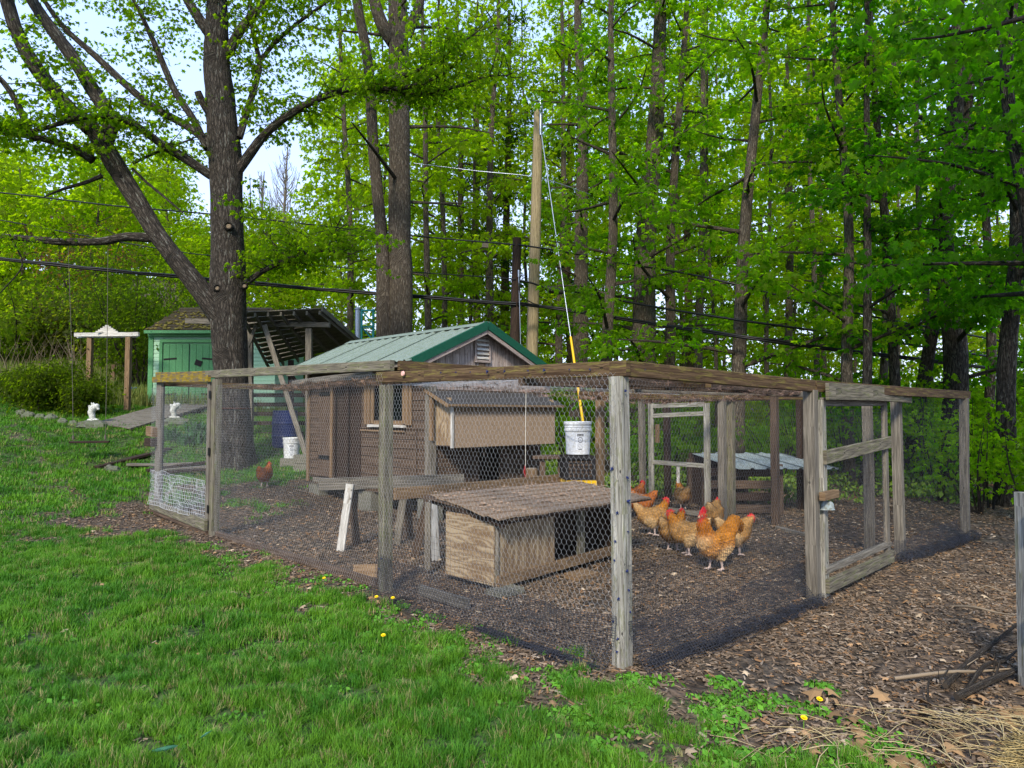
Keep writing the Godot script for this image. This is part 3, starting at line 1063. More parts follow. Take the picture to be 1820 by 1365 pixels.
	for i in 2600:
		var a := rf(0.0, 2.6)
		var b := rng.randf()
		b = pow(b, 0.8) * 3.8
		if edge_noise.get_noise_2d(a * 1.6, b * 1.6 + 40.0) < -0.08:
			continue
		var sag := sin(PI * clampf(a / 2.65, 0, 1)) * sin(PI * b / 4.6) * 0.16
		var p := p2 - L3 * a + R3 * b + Vector3(0, 1.872 - sag, 0) + Vector3(0, rf(-0.02, 0.015), 0)
		xf.append(Transform3D(Basis(Vector3.UP, rf(0, TAU)).rotated(Vector3(rf(-1, 1), 0, rf(-1, 1)).normalized(), rf(0, 0.5)).scaled(Vector3.ONE * rf(0.4, 0.9)), p))
		var k := rf(0.5, 1.3)
		cols.append(Color(0.26 * k, 0.16 * k, 0.11 * k))
	for i in 900:
		var q := p2 + L3 * rf(0.1, 3.0) - out_l * rf(0.05, 0.5) + Vector3(0, 1.93 + rf(-0.04, 0.02), 0)
		xf.append(Transform3D(Basis(Vector3.UP, rf(0, TAU)).rotated(Vector3(rf(-1, 1), 0, rf(-1, 1)).normalized(), rf(0, 0.9)).scaled(Vector3.ONE * rf(0.4, 0.9)), q))
		var k2 := rf(0.5, 1.4)
		cols.append(Color(0.22 * k2, 0.13 * k2, 0.075 * k2))
	var ng := Geo.new()
	for i in 6:
		var a2 := rf(0, TAU)
		var dv := Vector3(cos(a2), rf(-0.35, 0.2), sin(a2)) * rf(0.03, 0.075)
		var s := dv.cross(Vector3.UP).normalized() * 0.0016
		ng.quad(-dv - s, -dv + s, dv + s, dv - s)
	var lit := scatter(t, "needle_litter", ng.commit(), M.litter, xf, cols)
	lit.set_meta("kind", "stuff")

	# gate between the two left posts
	var gt := thing("garden_gate", "netted wooden gate under a golden mossy rail, white wire at its foot", "gate", p3)
	var a1 := p3 + L3 * 0.14 + out_l * 0.03
	var a2b := p4 - L3 * 0.02 + out_l * 0.03
	board(gt, "stile", a1 + yy * 0.06, a1 + yy * 2.02, 0.09, 0.04, M.grey_wood, L3)
	board(gt, "stile", a2b + yy * 0.12, a2b + yy * 2.08, 0.16, 0.04, M.grey_wood, L3)
	board(gt, "rail", a1 - L3 * 0.08 + yy * 2.06 + out_l * 0.042, a2b + L3 * 0.22 + yy * 2.14 + out_l * 0.042, 0.09, 0.04, M.gold_moss)
	board(gt, "rail", a1 - L3 * 0.06 + yy * 0.14 + out_l * 0.042, a2b + L3 * 0.22 + yy * 0.16 + out_l * 0.042, 0.15, 0.04, M.post)
	board(gt, "rail", a1 - L3 * 0.06 + yy * 0.04 + out_l * 0.02, a2b + L3 * 0.2 + yy * 0.05 + out_l * 0.02, 0.06, 0.05, M.brown_wood)
	var lw := a1.distance_to(a2b)
	hex_net(gt, "netting", a1 + yy * 0.2, L3, yy, lw, 1.8, 0.045, 0.0008, M.galvanised, -0.01)
	grid_net(gt, "white_netting", a1 + yy * 0.2 + L3 * 0.05, L3, yy, out_l, lw - 0.1, 0.52, 0.05, 0.05, 0.0022, M.white_wire, 0.03, 0.06)
	board(gt, "latch_block", a2b + L3 * 0.05 + yy * 1.30 + out_l * 0.05, a2b + L3 * 0.38 + yy * 1.32 + out_l * 0.05, 0.15, 0.08, M.tan_wood)
	board(gt, "latch_block", a2b + L3 * 0.05 + yy * 1.14 + out_l * 0.06, a2b + L3 * 0.42 + yy * 1.14 + out_l * 0.06, 0.13, 0.08, M.dark_wood)
	for h in [0.35, 1.1, 1.85]:
		board(gt, "hinge", p3 + L3 * 0.07 + yy * (h - 0.05) + out_l * 0.055, p3 + L3 * 0.07 + yy * (h + 0.05) + out_l * 0.055, 0.06, 0.012, M.iron, L3)

	# gate in the right side
	var g2 := thing("run_gate", "tall grey timber gate with a middle rail and black netting", "gate", r1)
	var q1 := r1 + R3 * 0.17 + out_r * 0.02
	var q2 := Vector3(3.89, 0, -7.24) + out_r * 0.02
	var qd := (q2 - q1).normalized()
	board(g2, "stile", q1 + yy * 0.02, q1 + yy * 1.72, 0.09, 0.04, M.pale_post, qd)
	board(g2, "stile", q2 + yy * 0.02, q2 + yy * 1.74, 0.09, 0.04, M.grey_wood, qd)
	board(g2, "rail", q1 - qd * 0.04 + yy * 1.22 + out_r * 0.035, q2 + qd * 0.05 + yy * 1.30 + out_r * 0.035, 0.12, 0.03, M.post)
	board(g2, "rail", q1 - qd * 0.04 + yy * 0.12 + out_r * 0.036, q2 + qd * 0.05 + yy * 0.12 + out_r * 0.036, 0.12, 0.035, M.post)
	board(g2, "rail", q1 - qd * 0.04 + yy * 0.24, q2 + qd * 0.05 + yy * 0.24, 0.05, 0.06, M.grey_wood)
	board(g2, "rail", q1 + yy * 1.70, q2 + yy * 1.72, 0.08, 0.035, M.grey_wood)
	hex_net(g2, "netting", q1 + yy * 0.2, qd, yy, q1.distance_to(q2), 1.45, 0.04, 0.0011, M.black_wire, -0.01)
	board(g2, "latch_block", r1 + yy * 0.90 + out_r * 0.09 - qd * 0.02, r1 + yy * 0.90 + out_r * 0.09 + qd * 0.30, 0.07, 0.05, M.tan_wood)
	var lb := lathe([Vector2(0.0, 0.10), Vector2(0.035, 0.09), Vector2(0.05, 0.06), Vector2(0.055, 0.0), Vector2(0.06, -0.01), Vector2(0.0, -0.01)], 12)
	put(g2, "latch_cap", lb, M.old_tin, Transform3D(Basis.IDENTITY.scaled(Vector3(1.1, 0.7, 0.4)), r1 + qd * 0.12 + yy * 0.78 + out_r * 0.08))

	# white door frame in the partition inside the run
	var dr := thing("inner_door", "narrow white painted door frame with netting inside the run", "door", Vector3(2.300, 0, -11.4))
	var d0 := Vector3(2.300, 0, -11.4)
	var d1 := Vector3(2.968, 0, -10.5)
	var dd := (d1 - d0).normalized()
	var dn := dd.cross(yy)
	board(dr, "stile", d0, d0 + yy * 1.78, 0.10, 0.04, M.pale_post, dd)
	board(dr, "stile", d1, d1 + yy * 1.76, 0.10, 0.04, M.pale_post, dd)
	for hh in [[1.72, 1.74, "pale_post"], [1.56, 1.60, "pale_post"], [0.80, 0.80, "pale_post"], [0.06, 0.06, "grey_wood"]]:
		board(dr, "rail", d0 + yy * hh[0] + dd * 0.051, d1 + yy * hh[1] - dd * 0.051, 0.07, 0.035, M[hh[2]])
	board(dr, "mullion", d0.lerp(d1, 0.5) + yy * 0.50, d0.lerp(d1, 0.5) + yy * 0.76, 0.05, 0.03, M.white_worn, dd)
	board(dr, "latch_block", d0 + yy * 1.12 + dd * 0.10 + dn * -0.04, d0 + yy * 1.42 + dd * 0.10 + dn * -0.04, 0.08, 0.03, M.tan_wood, dd)
	hex_net(dr, "netting", d0 + yy * 0.05, dd, yy, d0.distance_to(d1), 1.65, 0.03, 0.0012, M.black_wire, 0.01)
	# fence panel beside the door
	hex_net(t, "netting", d1 + yy * 0.05, (Vector3(3.161, 0, -10.0) - d1).normalized(), yy, d1.distance_to(Vector3(3.161, 0, -10.0)), 1.7, 0.04, 0.0012, M.black_wire, 0.01)


# ---------------------------------------------------------------- the coop
func ribbed(o: Vector3, along: Vector3, down: Vector3, w: float, l: float, pitch: float) -> ArrayMesh:
	var g := Geo.new()
	var nn := along.cross(down).normalized()
	if nn.y < 0.0:
		nn = -nn
	var prof := []
	var x := 0.0
	while x < w - 0.001:
		prof.append(Vector2(x, 0)); prof.append(Vector2(minf(x + pitch * 0.72, w), 0)); prof.append(Vector2(minf(x + pitch * 0.78, w), 0.022)); prof.append(Vector2(minf(x + pitch * 0.92, w), 0.022))
		x += pitch
	prof.append(Vector2(w, 0))
	for side in 2:
		var th := 0.0 if side == 0 else -0.004
		for i in prof.size() - 1:
			var a: Vector2 = prof[i]
			var b: Vector2 = prof[i + 1]
			var pa := o + along * a.x + nn * (a.y + th)
			var pb := o + along * b.x + nn * (b.y + th)
			g.quad(pa, pb, pb + down * l, pa + down * l, nn if side == 0 else -nn)
	return g.commit()

func make_coop() -> void:
	rng.seed = 500
	var lu := Vector3(-0.70, 0, -0.714)
	var wu := Vector3(0.714, 0, -0.70)
	var yy := Vector3.UP
	var k := Vector3(-1.21, 0, -10.2)
	var at := func(l: float, w: float, h: float) -> Vector3:
		return k + lu * l + wu * w + yy * h
	var t := thing("chicken_coop", "brown board chicken coop with green metal gable roof and nest box", "chicken coop", k)
	var len_l := 3.66
	var wid := 2.36
	var fl := 0.46
	var ridge := 0.95
	var rh := 3.0
	var roof_h := func(w: float) -> float:
		return rh - absf(w - ridge) * 0.455
	# floor frame on blocks
	for w in [0.1, 1.2, 2.3]:
		board(t, "floor_joist", at.call(0.02, w, fl - 0.08), at.call(len_l - 0.02, w, fl - 0.08), 0.14, 0.05, M.brown_wood)
	panel(t, "floor", at.call(0.0, 0.0, fl), wu * wid, lu * len_l, 0.03, M.brown_wood)
	for s in [[0.15, 0.12], [1.8, 0.12], [3.5, 0.12], [0.15, 2.25], [1.8, 2.25], [3.5, 2.25]]:
		var bp: Vector3 = at.call(s[0], s[1], 0.0)
		var gy := gh(bp.x, bp.z)
		var top := fl - 0.155
		board(t, "block", Vector3(bp.x, gy - 0.06, bp.z), Vector3(bp.x, top, bp.z), 0.38, 0.19, M.concrete, lu)
	# long side towards the lawn: horizontal boards, cut round the window and the doors
	var h := fl
	while h < 2.46:
		var bh := 0.148
		var cuts := [[0.06, 0.62 if h > 1.45 and h < 2.2 else 1.84]]
		if h > 1.45 and h < 2.2:
			cuts.append([1.50, 1.84])
		if h > 2.2:
			cuts = [[0.06, len_l - 0.06]]
		else:
			cuts.append([3.26, len_l - 0.06])
		for q in cuts:
			if q[1] - q[0] > 0.1:
				board(t, "board", at.call(q[0], -0.010 + rf(-0.003, 0.003), h + bh * 0.5), at.call(q[1], -0.010 + rf(-0.003, 0.003), h + bh * 0.5), bh - 0.007, 0.022, M.brown_wood, yy)
		h += bh
	board(t, "corner_trim", at.call(0.02, -0.035, fl - 0.05), at.call(0.02, -0.035, 2.5), 0.10, 0.03, M.grey_wood, lu)
	board(t, "corner_trim", at.call(-0.042, 0.02, fl - 0.05), at.call(-0.042, 0.02, 2.5), 0.11, 0.03, M.grey_wood, wu)
	board(t, "corner_trim", at.call(len_l - 0.04, -0.035, fl - 0.10), at.call(len_l - 0.04, -0.035, 2.42), 0.09, 0.03, M.tan_wood, lu)
	board(t, "batten", at.call(0.60, -0.038, 1.32), at.call(1.84, -0.038, 1.32), 0.03, 0.02, M.tan_wood, yy)
	board(t, "batten", at.call(0.30, -0.038, fl), at.call(0.30, -0.038, 1.34), 0.035, 0.02, M.brown_wood, lu)
	# window with worn tan casing and shutters
	var win := put(t, "window", BoxMesh.new(), M.glass, Transform3D(Basis(lu * 0.86, yy * 0.72, wu * 0.02), at.call(1.06, 0.015, 1.83)))
	for l in [0.62, 1.50]:
		board(win, "casing", at.call(l, -0.03, 1.44), at.call(l, -0.03, 2.2), 0.07, 0.03, M.tan_wood, lu)
	for hh in [1.45, 2.2]:
		board(win, "casing", at.call(0.655, -0.03, hh), at.call(1.465, -0.03, hh), 0.06, 0.03, M.tan_wood, yy)
	board(win, "muntin", at.call(1.06, -0.012, 1.48), at.call(1.06, -0.012, 2.17), 0.03, 0.02, M.white_worn, lu)
	board(win, "sill", at.call(0.56, -0.055, 1.40), at.call(1.56, -0.055, 1.40), 0.04, 0.07, M.white_worn, yy)
	for l in [0.53, 0.44, 1.59, 1.68]:
		board(t, "shutter_slat", at.call(l, -0.045, 1.42), at.call(l, -0.045, 2.22), 0.07, 0.02, M.tan_wood, lu)
	# screen door and plank door
	var dr := board(t, "screen_door", at.call(2.30, 0.03, fl), at.call(2.30, 0.03, 2.2), 0.84, 0.02, M.dark_wood, lu)
	for l in [1.89, 2.28, 2.71]:
		board(dr, "stile", at.call(l, -0.02, fl), at.call(l, -0.02, 2.2), 0.07, 0.03, M.dark_wood, lu)
	board(t, "door_post", at.call(2.78, -0.03, fl - 0.03), at.call(2.78, -0.03, 2.22), 0.06, 0.05, M.tan_wood, lu)
	for i in 3:
		board(t, "door_plank", at.call(2.89 + i * 0.14, -0.028, fl + 0.02), at.call(2.89 + i * 0.14, -0.028, 2.16), 0.135, 0.025, M.brown_wood, lu)
	board(t, "door_hinge", at.call(2.84, -0.05, 0.82), at.call(3.2, -0.05, 0.82), 0.07, 0.015, M.iron, yy)
	board(t, "door_hinge", at.call(2.84, -0.05, 1.95), at.call(3.2, -0.05, 1.95), 0.07, 0.015, M.iron, yy)
	board(t, "door_sill", at.call(1.8, -0.06, fl - 0.05), at.call(3.3, -0.06, fl - 0.05), 0.08, 0.10, M.grey_wood, yy)
	# gable end: horizontal boards below, upright boards in the gable
	h = fl
	while h < 1.95:
		var spans := [[0.08, wid]]
		if h < 1.12:
			spans = [[0.08, 0.95], [1.40, wid]]
		for q in spans:
			board(t, "board", at.call(-0.012 + rf(-0.003, 0.003), q[0], h + 0.08), at.call(-0.012 + rf(-0.003, 0.003), q[1], h + 0.08), 0.152, 0.022, M.brown_wood, yy)
		h += 0.16
	var w := 0.0
	while w < wid + 0.2:
		var bw := rf(0.10, 0.15)
		var tp: float = roof_h.call(w + bw * 0.5) - 0.05
		if tp > 2.1:
			board(t, "gable_board", at.call(-0.020 + rf(-0.004, 0.004), w + bw * 0.5, 1.96), at.call(-0.020, w + bw * 0.5, tp), bw - 0.006, 0.024, M.gable_wood, wu)
		w += bw
	# inside closed off by brown walls so that the pop hole reads as an opening
	panel(t, "back_wall", at.call(len_l, 0.0, fl), wu * wid, yy * 1.9, 0.03, M.brown_wood)
	panel(t, "side_wall", at.call(0.0, wid, fl), lu * len_l, yy * 1.86, 0.03, M.brown_wood)
	panel(t, "inner_wall", at.call(0.9, 0.1, fl), wu * (wid - 0.15), yy * 1.9, 0.02, M.brown_wood)
	board(t, "pop_door", at.call(-0.07, 1.02, 1.10), at.call(-0.30, 0.80, 0.98), 0.05, 0.03, M.tan_wood)
	board(t, "pop_door", at.call(-0.07, 1.05, 1.12), at.call(-0.07, 1.42, 1.12), 0.04, 0.03, M.tan_wood)
	# louvred vent
	var v := board(t, "vent", at.call(-0.035, 0.99, 2.44), at.call(-0.035, 0.99, 2.80), 0.32, 0.012, M.gable_wood, wu)
	for e in [0.84, 1.14]:
		board(v, "frame", at.call(-0.055, e, 2.42), at.call(-0.055, e, 2.82), 0.04, 0.03, M.gable_wood, wu)
	for e in [2.42, 2.82]:
		board(v, "frame", at.call(-0.055, 0.82, e), at.call(-0.055, 1.16, e), 0.04, 0.03, M.gable_wood, yy)
	for i in 5:
		board(v, "slat", at.call(-0.06, 0.865, 2.475 + i * 0.07), at.call(-0.06, 1.115, 2.475 + i * 0.07), 0.05, 0.012, M.white_worn, (yy + lu * 0.8).normalized())
	board(t, "gable_board", at.call(-0.04, 0.99, 2.1), at.call(-0.04, 0.99, 2.40), 0.13, 0.02, M.brown_wood, wu)
	# roof: ribbed sheets, ridge cap, dark green rake trim, rafters under the eave
	var roof := Node3D.new()
	roof.name = "roof"
	t.add_child(roof, true)
	roof.position = Vector3.ZERO
	var dl := (wu * -1.0 + yy * -0.455).normalized()
	var drr := (wu * 1.0 + yy * -0.455).normalized()
	var sheet := (len_l + 0.32) / 4.0
	for i in 4:
		put(roof, "roof_sheet", ribbed(at.call(-0.2 + i * sheet, ridge, rh + 0.002 * (i % 2)), lu, dl, sheet + 0.03, 1.40 * 1.098 + 0.02, 0.24), M.roof_metal)
		put(roof, "roof_sheet", ribbed(at.call(-0.2 + i * sheet, ridge, rh + 0.002 * (i % 2)), lu, drr, sheet + 0.03, 1.80 * 1.098, 0.24), M.roof_metal)
	for s in 2:
		var dv := dl if s == 0 else drr
		var ln := 1.57 if s == 0 else 2.0
		board(roof, "rake_trim", at.call(-0.225, ridge, rh - 0.02) , at.call(-0.225, ridge, rh - 0.02) + dv * ln, 0.13, 0.03, M.roof_trim, yy)
		board(roof, "rake_board", at.call(-0.205, ridge, rh - 0.11) , at.call(-0.205, ridge, rh - 0.11) + dv * (ln - 0.03), 0.09, 0.03, M.gable_wood, yy)
		board(roof, "ridge_cap", at.call(-0.23, ridge, rh + 0.03) + dv * 0.07, at.call(len_l + 0.16, ridge, rh + 0.03) + dv * 0.07, 0.16, 0.006, M.roof_metal, dv)
		board(roof, "rake_cap", at.call(-0.17, ridge, rh + 0.03) , at.call(-0.17, ridge, rh + 0.03) + dv * ln, 0.11, 0.006, M.roof_trim, lu)
	for i in 7:
		var l := 0.1 + i * 0.58
		board(roof, "rafter", at.call(l, ridge - 0.02, rh - 0.08), at.call(l, ridge - 0.02, rh - 0.08) + dl * 1.42, 0.09, 0.045, M.brown_wood, yy)
	board(roof, "eave_board", at.call(-0.18, -0.40, 2.33), at.call(len_l + 0.1, -0.40, 2.33), 0.10, 0.025, M.grey_wood, yy)
	# nest box hung on the gable end
	var nb := Node3D.new()
	nb.name = "nest_box"
	t.add_child(nb, true)
	var o := -0.42
	panel(nb, "front", at.call(o, 0.05, 1.10), wu * 2.24, yy * 0.60, 0.02, M.nest_panel)
	panel(nb, "side", at.call(-0.03, 0.07, 1.13), lu * (o + 0.06), yy * 0.70, 0.02, M.plywood)
	panel(nb, "side", at.call(-0.03, 2.27, 1.13), lu * (o + 0.06), yy * 0.70, 0.02, M.plywood)
	panel(nb, "bottom", at.call(-0.03, 0.07, 1.12), wu * 2.2, lu * (o + 0.06), 0.02, M.brown_wood)
	board(nb, "front_edge", at.call(o - 0.012, 0.06, 1.10), at.call(o - 0.012, 0.06, 1.70), 0.04, 0.03, M.white_worn, wu)
	board(nb, "front_trim", at.call(o - 0.012, 0.10, 1.66), at.call(o - 0.012, 2.30, 1.66), 0.07, 0.02, M.tan_wood, yy)
	var lid := board(nb, "lid", at.call(-0.22, -0.06, 1.845), at.call(-0.22, 2.42, 1.845), 0.60, 0.02, M.tar_felt, (lu - yy * -0.42).normalized())
	board(lid, "lid_edge", at.call(-0.50, -0.06, 1.715), at.call(-0.50, 2.42, 1.715), 0.035, 0.03, M.tan_wood, yy)
	board(lid, "lid_edge", at.call(-0.22, -0.075, 1.825), at.call(-0.22, -0.055, 1.825), 0.62, 0.05, M.tan_wood, (lu - yy * -0.42).normalized())
	board(nb, "bracket", at.call(-0.055, -0.02, 1.20), at.call(-0.055, -0.02, 1.85), 0.06, 0.05, M.tan_wood, lu)


# ---------------------------------------------------------------- buildings behind
func make_shed_and_lean_to() -> void:
	rng.seed = 600
	var yy := Vector3.UP
	# green shed on the rise
	var d := 20.0
	var x0 := -10.489
	var x1 := -6.895
	var hb := 1.744
	var he := 3.910
	var t := thing("garden_shed", "mint clapboard shed with green double doors and mossy shingle roof", "shed", Vector3((x0 + x1) * 0.5, hb, -d))
	var depth := 2.6
	# clapboards across the front and the right side
	var h := hb
	while h < he - 0.05:
		var dx0 := -10.162
		var dx1 := -8.594
		for q in [[x0, dx0], [dx1, x1]]:
			board(t, "clapboard", Vector3(q[0], h + 0.06, -d + 0.01), Vector3(q[1], h + 0.06, -d + 0.01), 0.125, 0.016, M.mint, Vector3(0, 1, -0.12).normalized())
		h += 0.115
	panel(t, "wall", Vector3(x0 + 0.01, hb, -d - 0.02), Vector3(x1 - x0 - 0.02, 0, 0), yy * (he - hb - 0.02), 0.03, M.mint)
	panel(t, "wall", Vector3(x1, hb, -d - 0.05), Vector3(0, 0, -depth), yy * (he - hb), 0.05, M.mint)
	panel(t, "wall", Vector3(x0, hb, -d - 0.05), Vector3(0, 0, -depth), yy * (he - hb), 0.05, M.mint)
	panel(t, "wall", Vector3(x0, hb, -d - 0.05 - depth), Vector3(x1 - x0, 0, 0), yy * (he - hb), 0.05, M.mint)
	board(t, "corner_trim", Vector3(x0 - 0.02, hb, -d + 0.03), Vector3(x0 - 0.02, he, -d + 0.03), 0.14, 0.04, M.shed_green, Vector3.RIGHT)
	board(t, "frieze", Vector3(x0 - 0.1, he + 0.0, -d + 0.045), Vector3(x1 + 0.1, he + 0.0, -d + 0.045), 0.16, 0.05, M.shed_green, yy)
	board(t, "door_head", Vector3(-10.244, 3.712, -d + 0.04), Vector3(-8.496, 3.712, -d + 0.04), 0.10, 0.04, M.shed_green, yy)
	for px in [-10.211, -8.545]:
		board(t, "door_jamb", Vector3(px, hb, -d + 0.04), Vector3(px, 3.663, -d + 0.04), 0.09, 0.04, M.shed_green, Vector3.RIGHT)
	for s in 2:
		var a: float = -10.146 if s == 0 else -9.370
		var b: float = -9.394 if s == 0 else -8.610
		var dr := board(t, "door", Vector3((a + b) * 0.5, hb + 0.02, -d + 0.015), Vector3((a + b) * 0.5, 3.630, -d + 0.015), b - a - 0.02, 0.03, M.shed_green, Vector3.RIGHT)
		for i in 4:
			var bx := a + (b - a) * (i + 0.5) / 4.0
			board(dr, "door_board", Vector3(bx, hb + 0.03, -d + 0.037), Vector3(bx, 3.614, -d + 0.037), (b - a) / 4.0 - 0.014, 0.012, M.shed_green, Vector3.RIGHT)
		for yv in [3.169, 2.136]:
			var e := a + 0.02 if s == 0 else b - 0.02
			board(dr, "strap_hinge", Vector3(e, yv, -d + 0.05), Vector3(e + (0.38 if s == 0 else -0.38), yv + 0.03, -d + 0.05), 0.05, 0.012, M.iron, yy)
	var plaque := board(t, "plaque", Vector3(-9.200, 3.099, -19.940), Vector3(-9.019, 3.034, -19.940), 0.16, 0.02, M.iron, Vector3(0.3, 1, 0))
	plaque.set_meta("label", "dark plaque hung askew on the green door")
	# roof slope facing the lawn, in courses of shingles
	var roof := Node3D.new()
	roof.name = "roof"
	t.add_child(roof, true)
	var rid := 4.887
	var ea := Vector3(x0 - 0.12, he + 0.09, -d + 0.22)
	var eb := Vector3(x1 + 0.12, he + 0.09, -d + 0.22)
	var ra := Vector3(-10.301, rid, -21.3)
	var rb := Vector3(-7.482, rid, -21.3)
	for i in 8:
		var f0 := i / 8.0
		var f1 := (i + 1) / 8.0
		var a0 := ea.lerp(ra, f0)
		var b0 := eb.lerp(rb, f0)
		var a1 := ea.lerp(ra, f1)
		var b1 := eb.lerp(rb, f1)
		var n := 16
		for j in n:
			var g := Geo.new()
			var u0 := (j + (0.5 if i % 2 else 0.0)) / float(n)
			var u1 := minf(u0 + 0.97 / n, 1.0)
			var lift := Vector3(0, 0.03 + rf(0, 0.012), 0.01)
			var sink := Vector3(0, 0.008, 0)
			var p := [a0.lerp(b0, u0) + lift, a0.lerp(b0, u1) + lift, a1.lerp(b1, u1) + sink, a1.lerp(b1, u0) + sink]
			g.quad(p[0], p[1], p[2], p[3], Vector3.UP)
			g.quad(p[0], p[1], p[1] - Vector3(0, 0.035, 0), p[0] - Vector3(0, 0.035, 0), Vector3.BACK)
			put(roof, "shingle", g.commit(), M.dark_shingle)
	var bg := Geo.new()
	bg.quad(ea, eb, rb, ra, Vector3.UP)
	bg.quad(ra, rb, Vector3(x1 + 0.12, he + 0.09, -d - depth - 0.3), Vector3(x0 - 0.12, he + 0.09, -d - depth - 0.3), Vector3.UP)
	bg.tri(ea, ra, Vector3(x0 - 0.12, he + 0.09, -d - depth - 0.3), Vector3(-1, 1, 0))
	bg.tri(eb, rb, Vector3(x1 + 0.12, he + 0.09, -d - depth - 0.3), Vector3(1, 1, 0))
	put(roof, "roof_deck", bg.commit(), M.dark_shingle)
	board(roof, "eave_board", ea + Vector3(0, -0.05, 0.02), eb + Vector3(0, -0.05, 0.02), 0.09, 0.03, M.shed_green, yy)
	# moss cushions low on the slope
	var mx := []
	var mc := []
	for i in 500:
		var f := pow(rng.randf(), 1.6) * 0.75
		var u := rf(0.02, 0.55)
		if edge_noise.get_noise_2d(u * 12.0, f * 5.0 + 90.0) < 0.0:
			continue
		mx.append(Transform3D(Basis(Vector3.UP, rf(0, TAU)).scaled(Vector3(1, 0.6, 1) * rf(0.02, 0.06)), ea.lerp(ra, f).lerp(eb.lerp(rb, f), u) + Vector3(0, 0.035, 0)))
		var kk := rf(0.6, 1.3)
		mc.append(Color(0.13 * kk, 0.11 * kk, 0.025 * kk))
	var ms := SphereMesh.new()
	ms.radius = 1.0
	ms.height = 2.0
	ms.radial_segments = 7
	ms.rings = 4
	scatter(roof, "moss", ms, M.litter, mx, mc).set_meta("kind", "stuff")

	# plank ramp up to the shed doors
	var rp := thing("plank_ramp", "grey plank ramp sloping up to the green shed doors", "ramp", Vector3(-9.578, 1.223, -17.5))
	var lo_a := Vector3(-10.233, 1.171, -16.900)
	var lo_b := Vector3(-9.128, 1.127, -16.500)
	lo_a.y = gh(lo_a.x, lo_a.z) + 0.06
	lo_b.y = gh(lo_b.x, lo_b.z) + 0.06
	var hi_a := Vector3(-9.929, 1.693, -19.600)
	var hi_b := Vector3(-8.520, 1.693, -19.600)
	hi_a.y = maxf(hi_a.y, gh(hi_a.x, hi_a.z) + 0.1)
	hi_b.y = hi_a.y
	for i in 20:
		var f := i / 20.0
		var f2 := (i + 0.93) / 20.0
		var fm := (f + f2) * 0.5
		board(rp, "plank", lo_a.lerp(hi_a, fm), lo_b.lerp(hi_b, fm), lo_a.distance_to(hi_a) / 20.0 * 0.93, 0.035, M.grey_wood, (hi_a - lo_a).normalized())
	board(rp, "stringer", lo_b + Vector3(0, -0.08, -0.03), hi_b + Vector3(0, -0.08, -0.03), 0.12, 0.05, M.dark_wood)
	board(rp, "stringer", lo_a + Vector3(0, -0.08, -0.03), hi_a + Vector3(0, -0.08, -0.03), 0.12, 0.05, M.dark_wood)

	# lean-to: roof on posts, rafters showing underneath
	var ln := thing("lean_to", "open pole lean-to with steep slatted roof and grey braces", "lean-to", Vector3(-4.879, 0.523, -16.5))
	var ta := Vector3(-6.274, 3.935, -15.900)
	var tb := Vector3(-4.471, 4.001, -15.900)
	var ba := Vector3(-6.831, 2.940, -19.300)
	var bb := Vector3(-4.120, 3.473, -18.600)
	var th := Vector3(0, 0.03, 0)
	for i in 11:
		var f := (i + 0.5) / 11.0
		board(ln, "roof_board", ta.lerp(ba, f) + th, tb.lerp(bb, f) + th, ta.distance_to(ba) / 11.0 * 0.74, 0.025, M.grey_wood, (ba - ta).normalized())
	for i in 7:
		var f := i / 6.0
		board(ln, "rafter", ta.lerp(tb, f) - th * 2.0, ba.lerp(bb, f) - th * 2.0, 0.10, 0.045, M.grey_wood)
	var dn := (ba - ta).normalized()
	board(ln, "fascia", tb + th - dn * 0.05 + Vector3(0.06, -0.02, 0), bb + th + Vector3(0.06, -0.02, 0), 0.12, 0.03, M.grey_wood)
	board(ln, "header", Vector3(-8.292, 3.954, -17.400), Vector3(-4.311, 3.685, -16.200), 0.13, 0.05, M.grey_wood)
	board(ln, "header", Vector3(-6.525, 3.789, -16.900), Vector3(-4.285, 3.672, -16.100), 0.10, 0.05, M.grey_wood)
	var foot := Vector3(-4.793, 0.470, -16.300)
	board(ln, "post", Vector3(foot.x, gh(foot.x, foot.z) - 0.1, foot.z), Vector3(-4.832, 3.617, -16.300), 0.14, 0.12, M.grey_wood, Vector3.RIGHT)
	var f2 := Vector3(-6.445, 0.836, -17.000)
	board(ln, "post", Vector3(f2.x, gh(f2.x, f2.z) - 0.1, f2.z), Vector3(-6.494, 3.830, -17.000), 0.12, 0.12, M.grey_wood, Vector3.RIGHT)
	board(ln, "post", Vector3(-5.608, 0.813, -17.500), Vector3(-5.637, 2.959, -17.500), 0.12, 0.12, M.dark_wood, Vector3.RIGHT)
	board(ln, "brace", Vector3(-5.783, 3.659, -16.000), Vector3(-4.520, 0.645, -15.200), 0.11, 0.05, M.grey_wood, Vector3.RIGHT)
	board(ln, "brace", Vector3(-6.204, 3.736, -16.600), Vector3(-6.400, 3.189, -16.600), 0.08, 0.05, M.grey_wood, Vector3.RIGHT)
	board(ln, "brace", Vector3(-5.536, 2.583, -17.200), Vector3(-4.895, 2.000, -16.400), 0.08, 0.05, M.dark_wood, Vector3.RIGHT)
	for i in 5:
		var yv := 685.0 + i * 16.5
		board(ln, "wall_slat", Vector3(-6.660, lerpf(2.287, 1.359, i / 4.0), -17.2), Vector3(-5.129, lerpf(2.287, 1.359, i / 4.0), -17.2), 0.10, 0.03, M.dark_wood)
	panel(ln, "low_wall", Vector3(-6.642, 0.513, -17.3), Vector3(1.4, 0, 0), yy * 0.62, 0.04, M.dark_wood)
	board(ln, "step", Vector3(-6.098, 0.582, -16.200), Vector3(-5.412, 0.635, -16.200), 0.25, 0.08, M.post, Vector3.FORWARD)

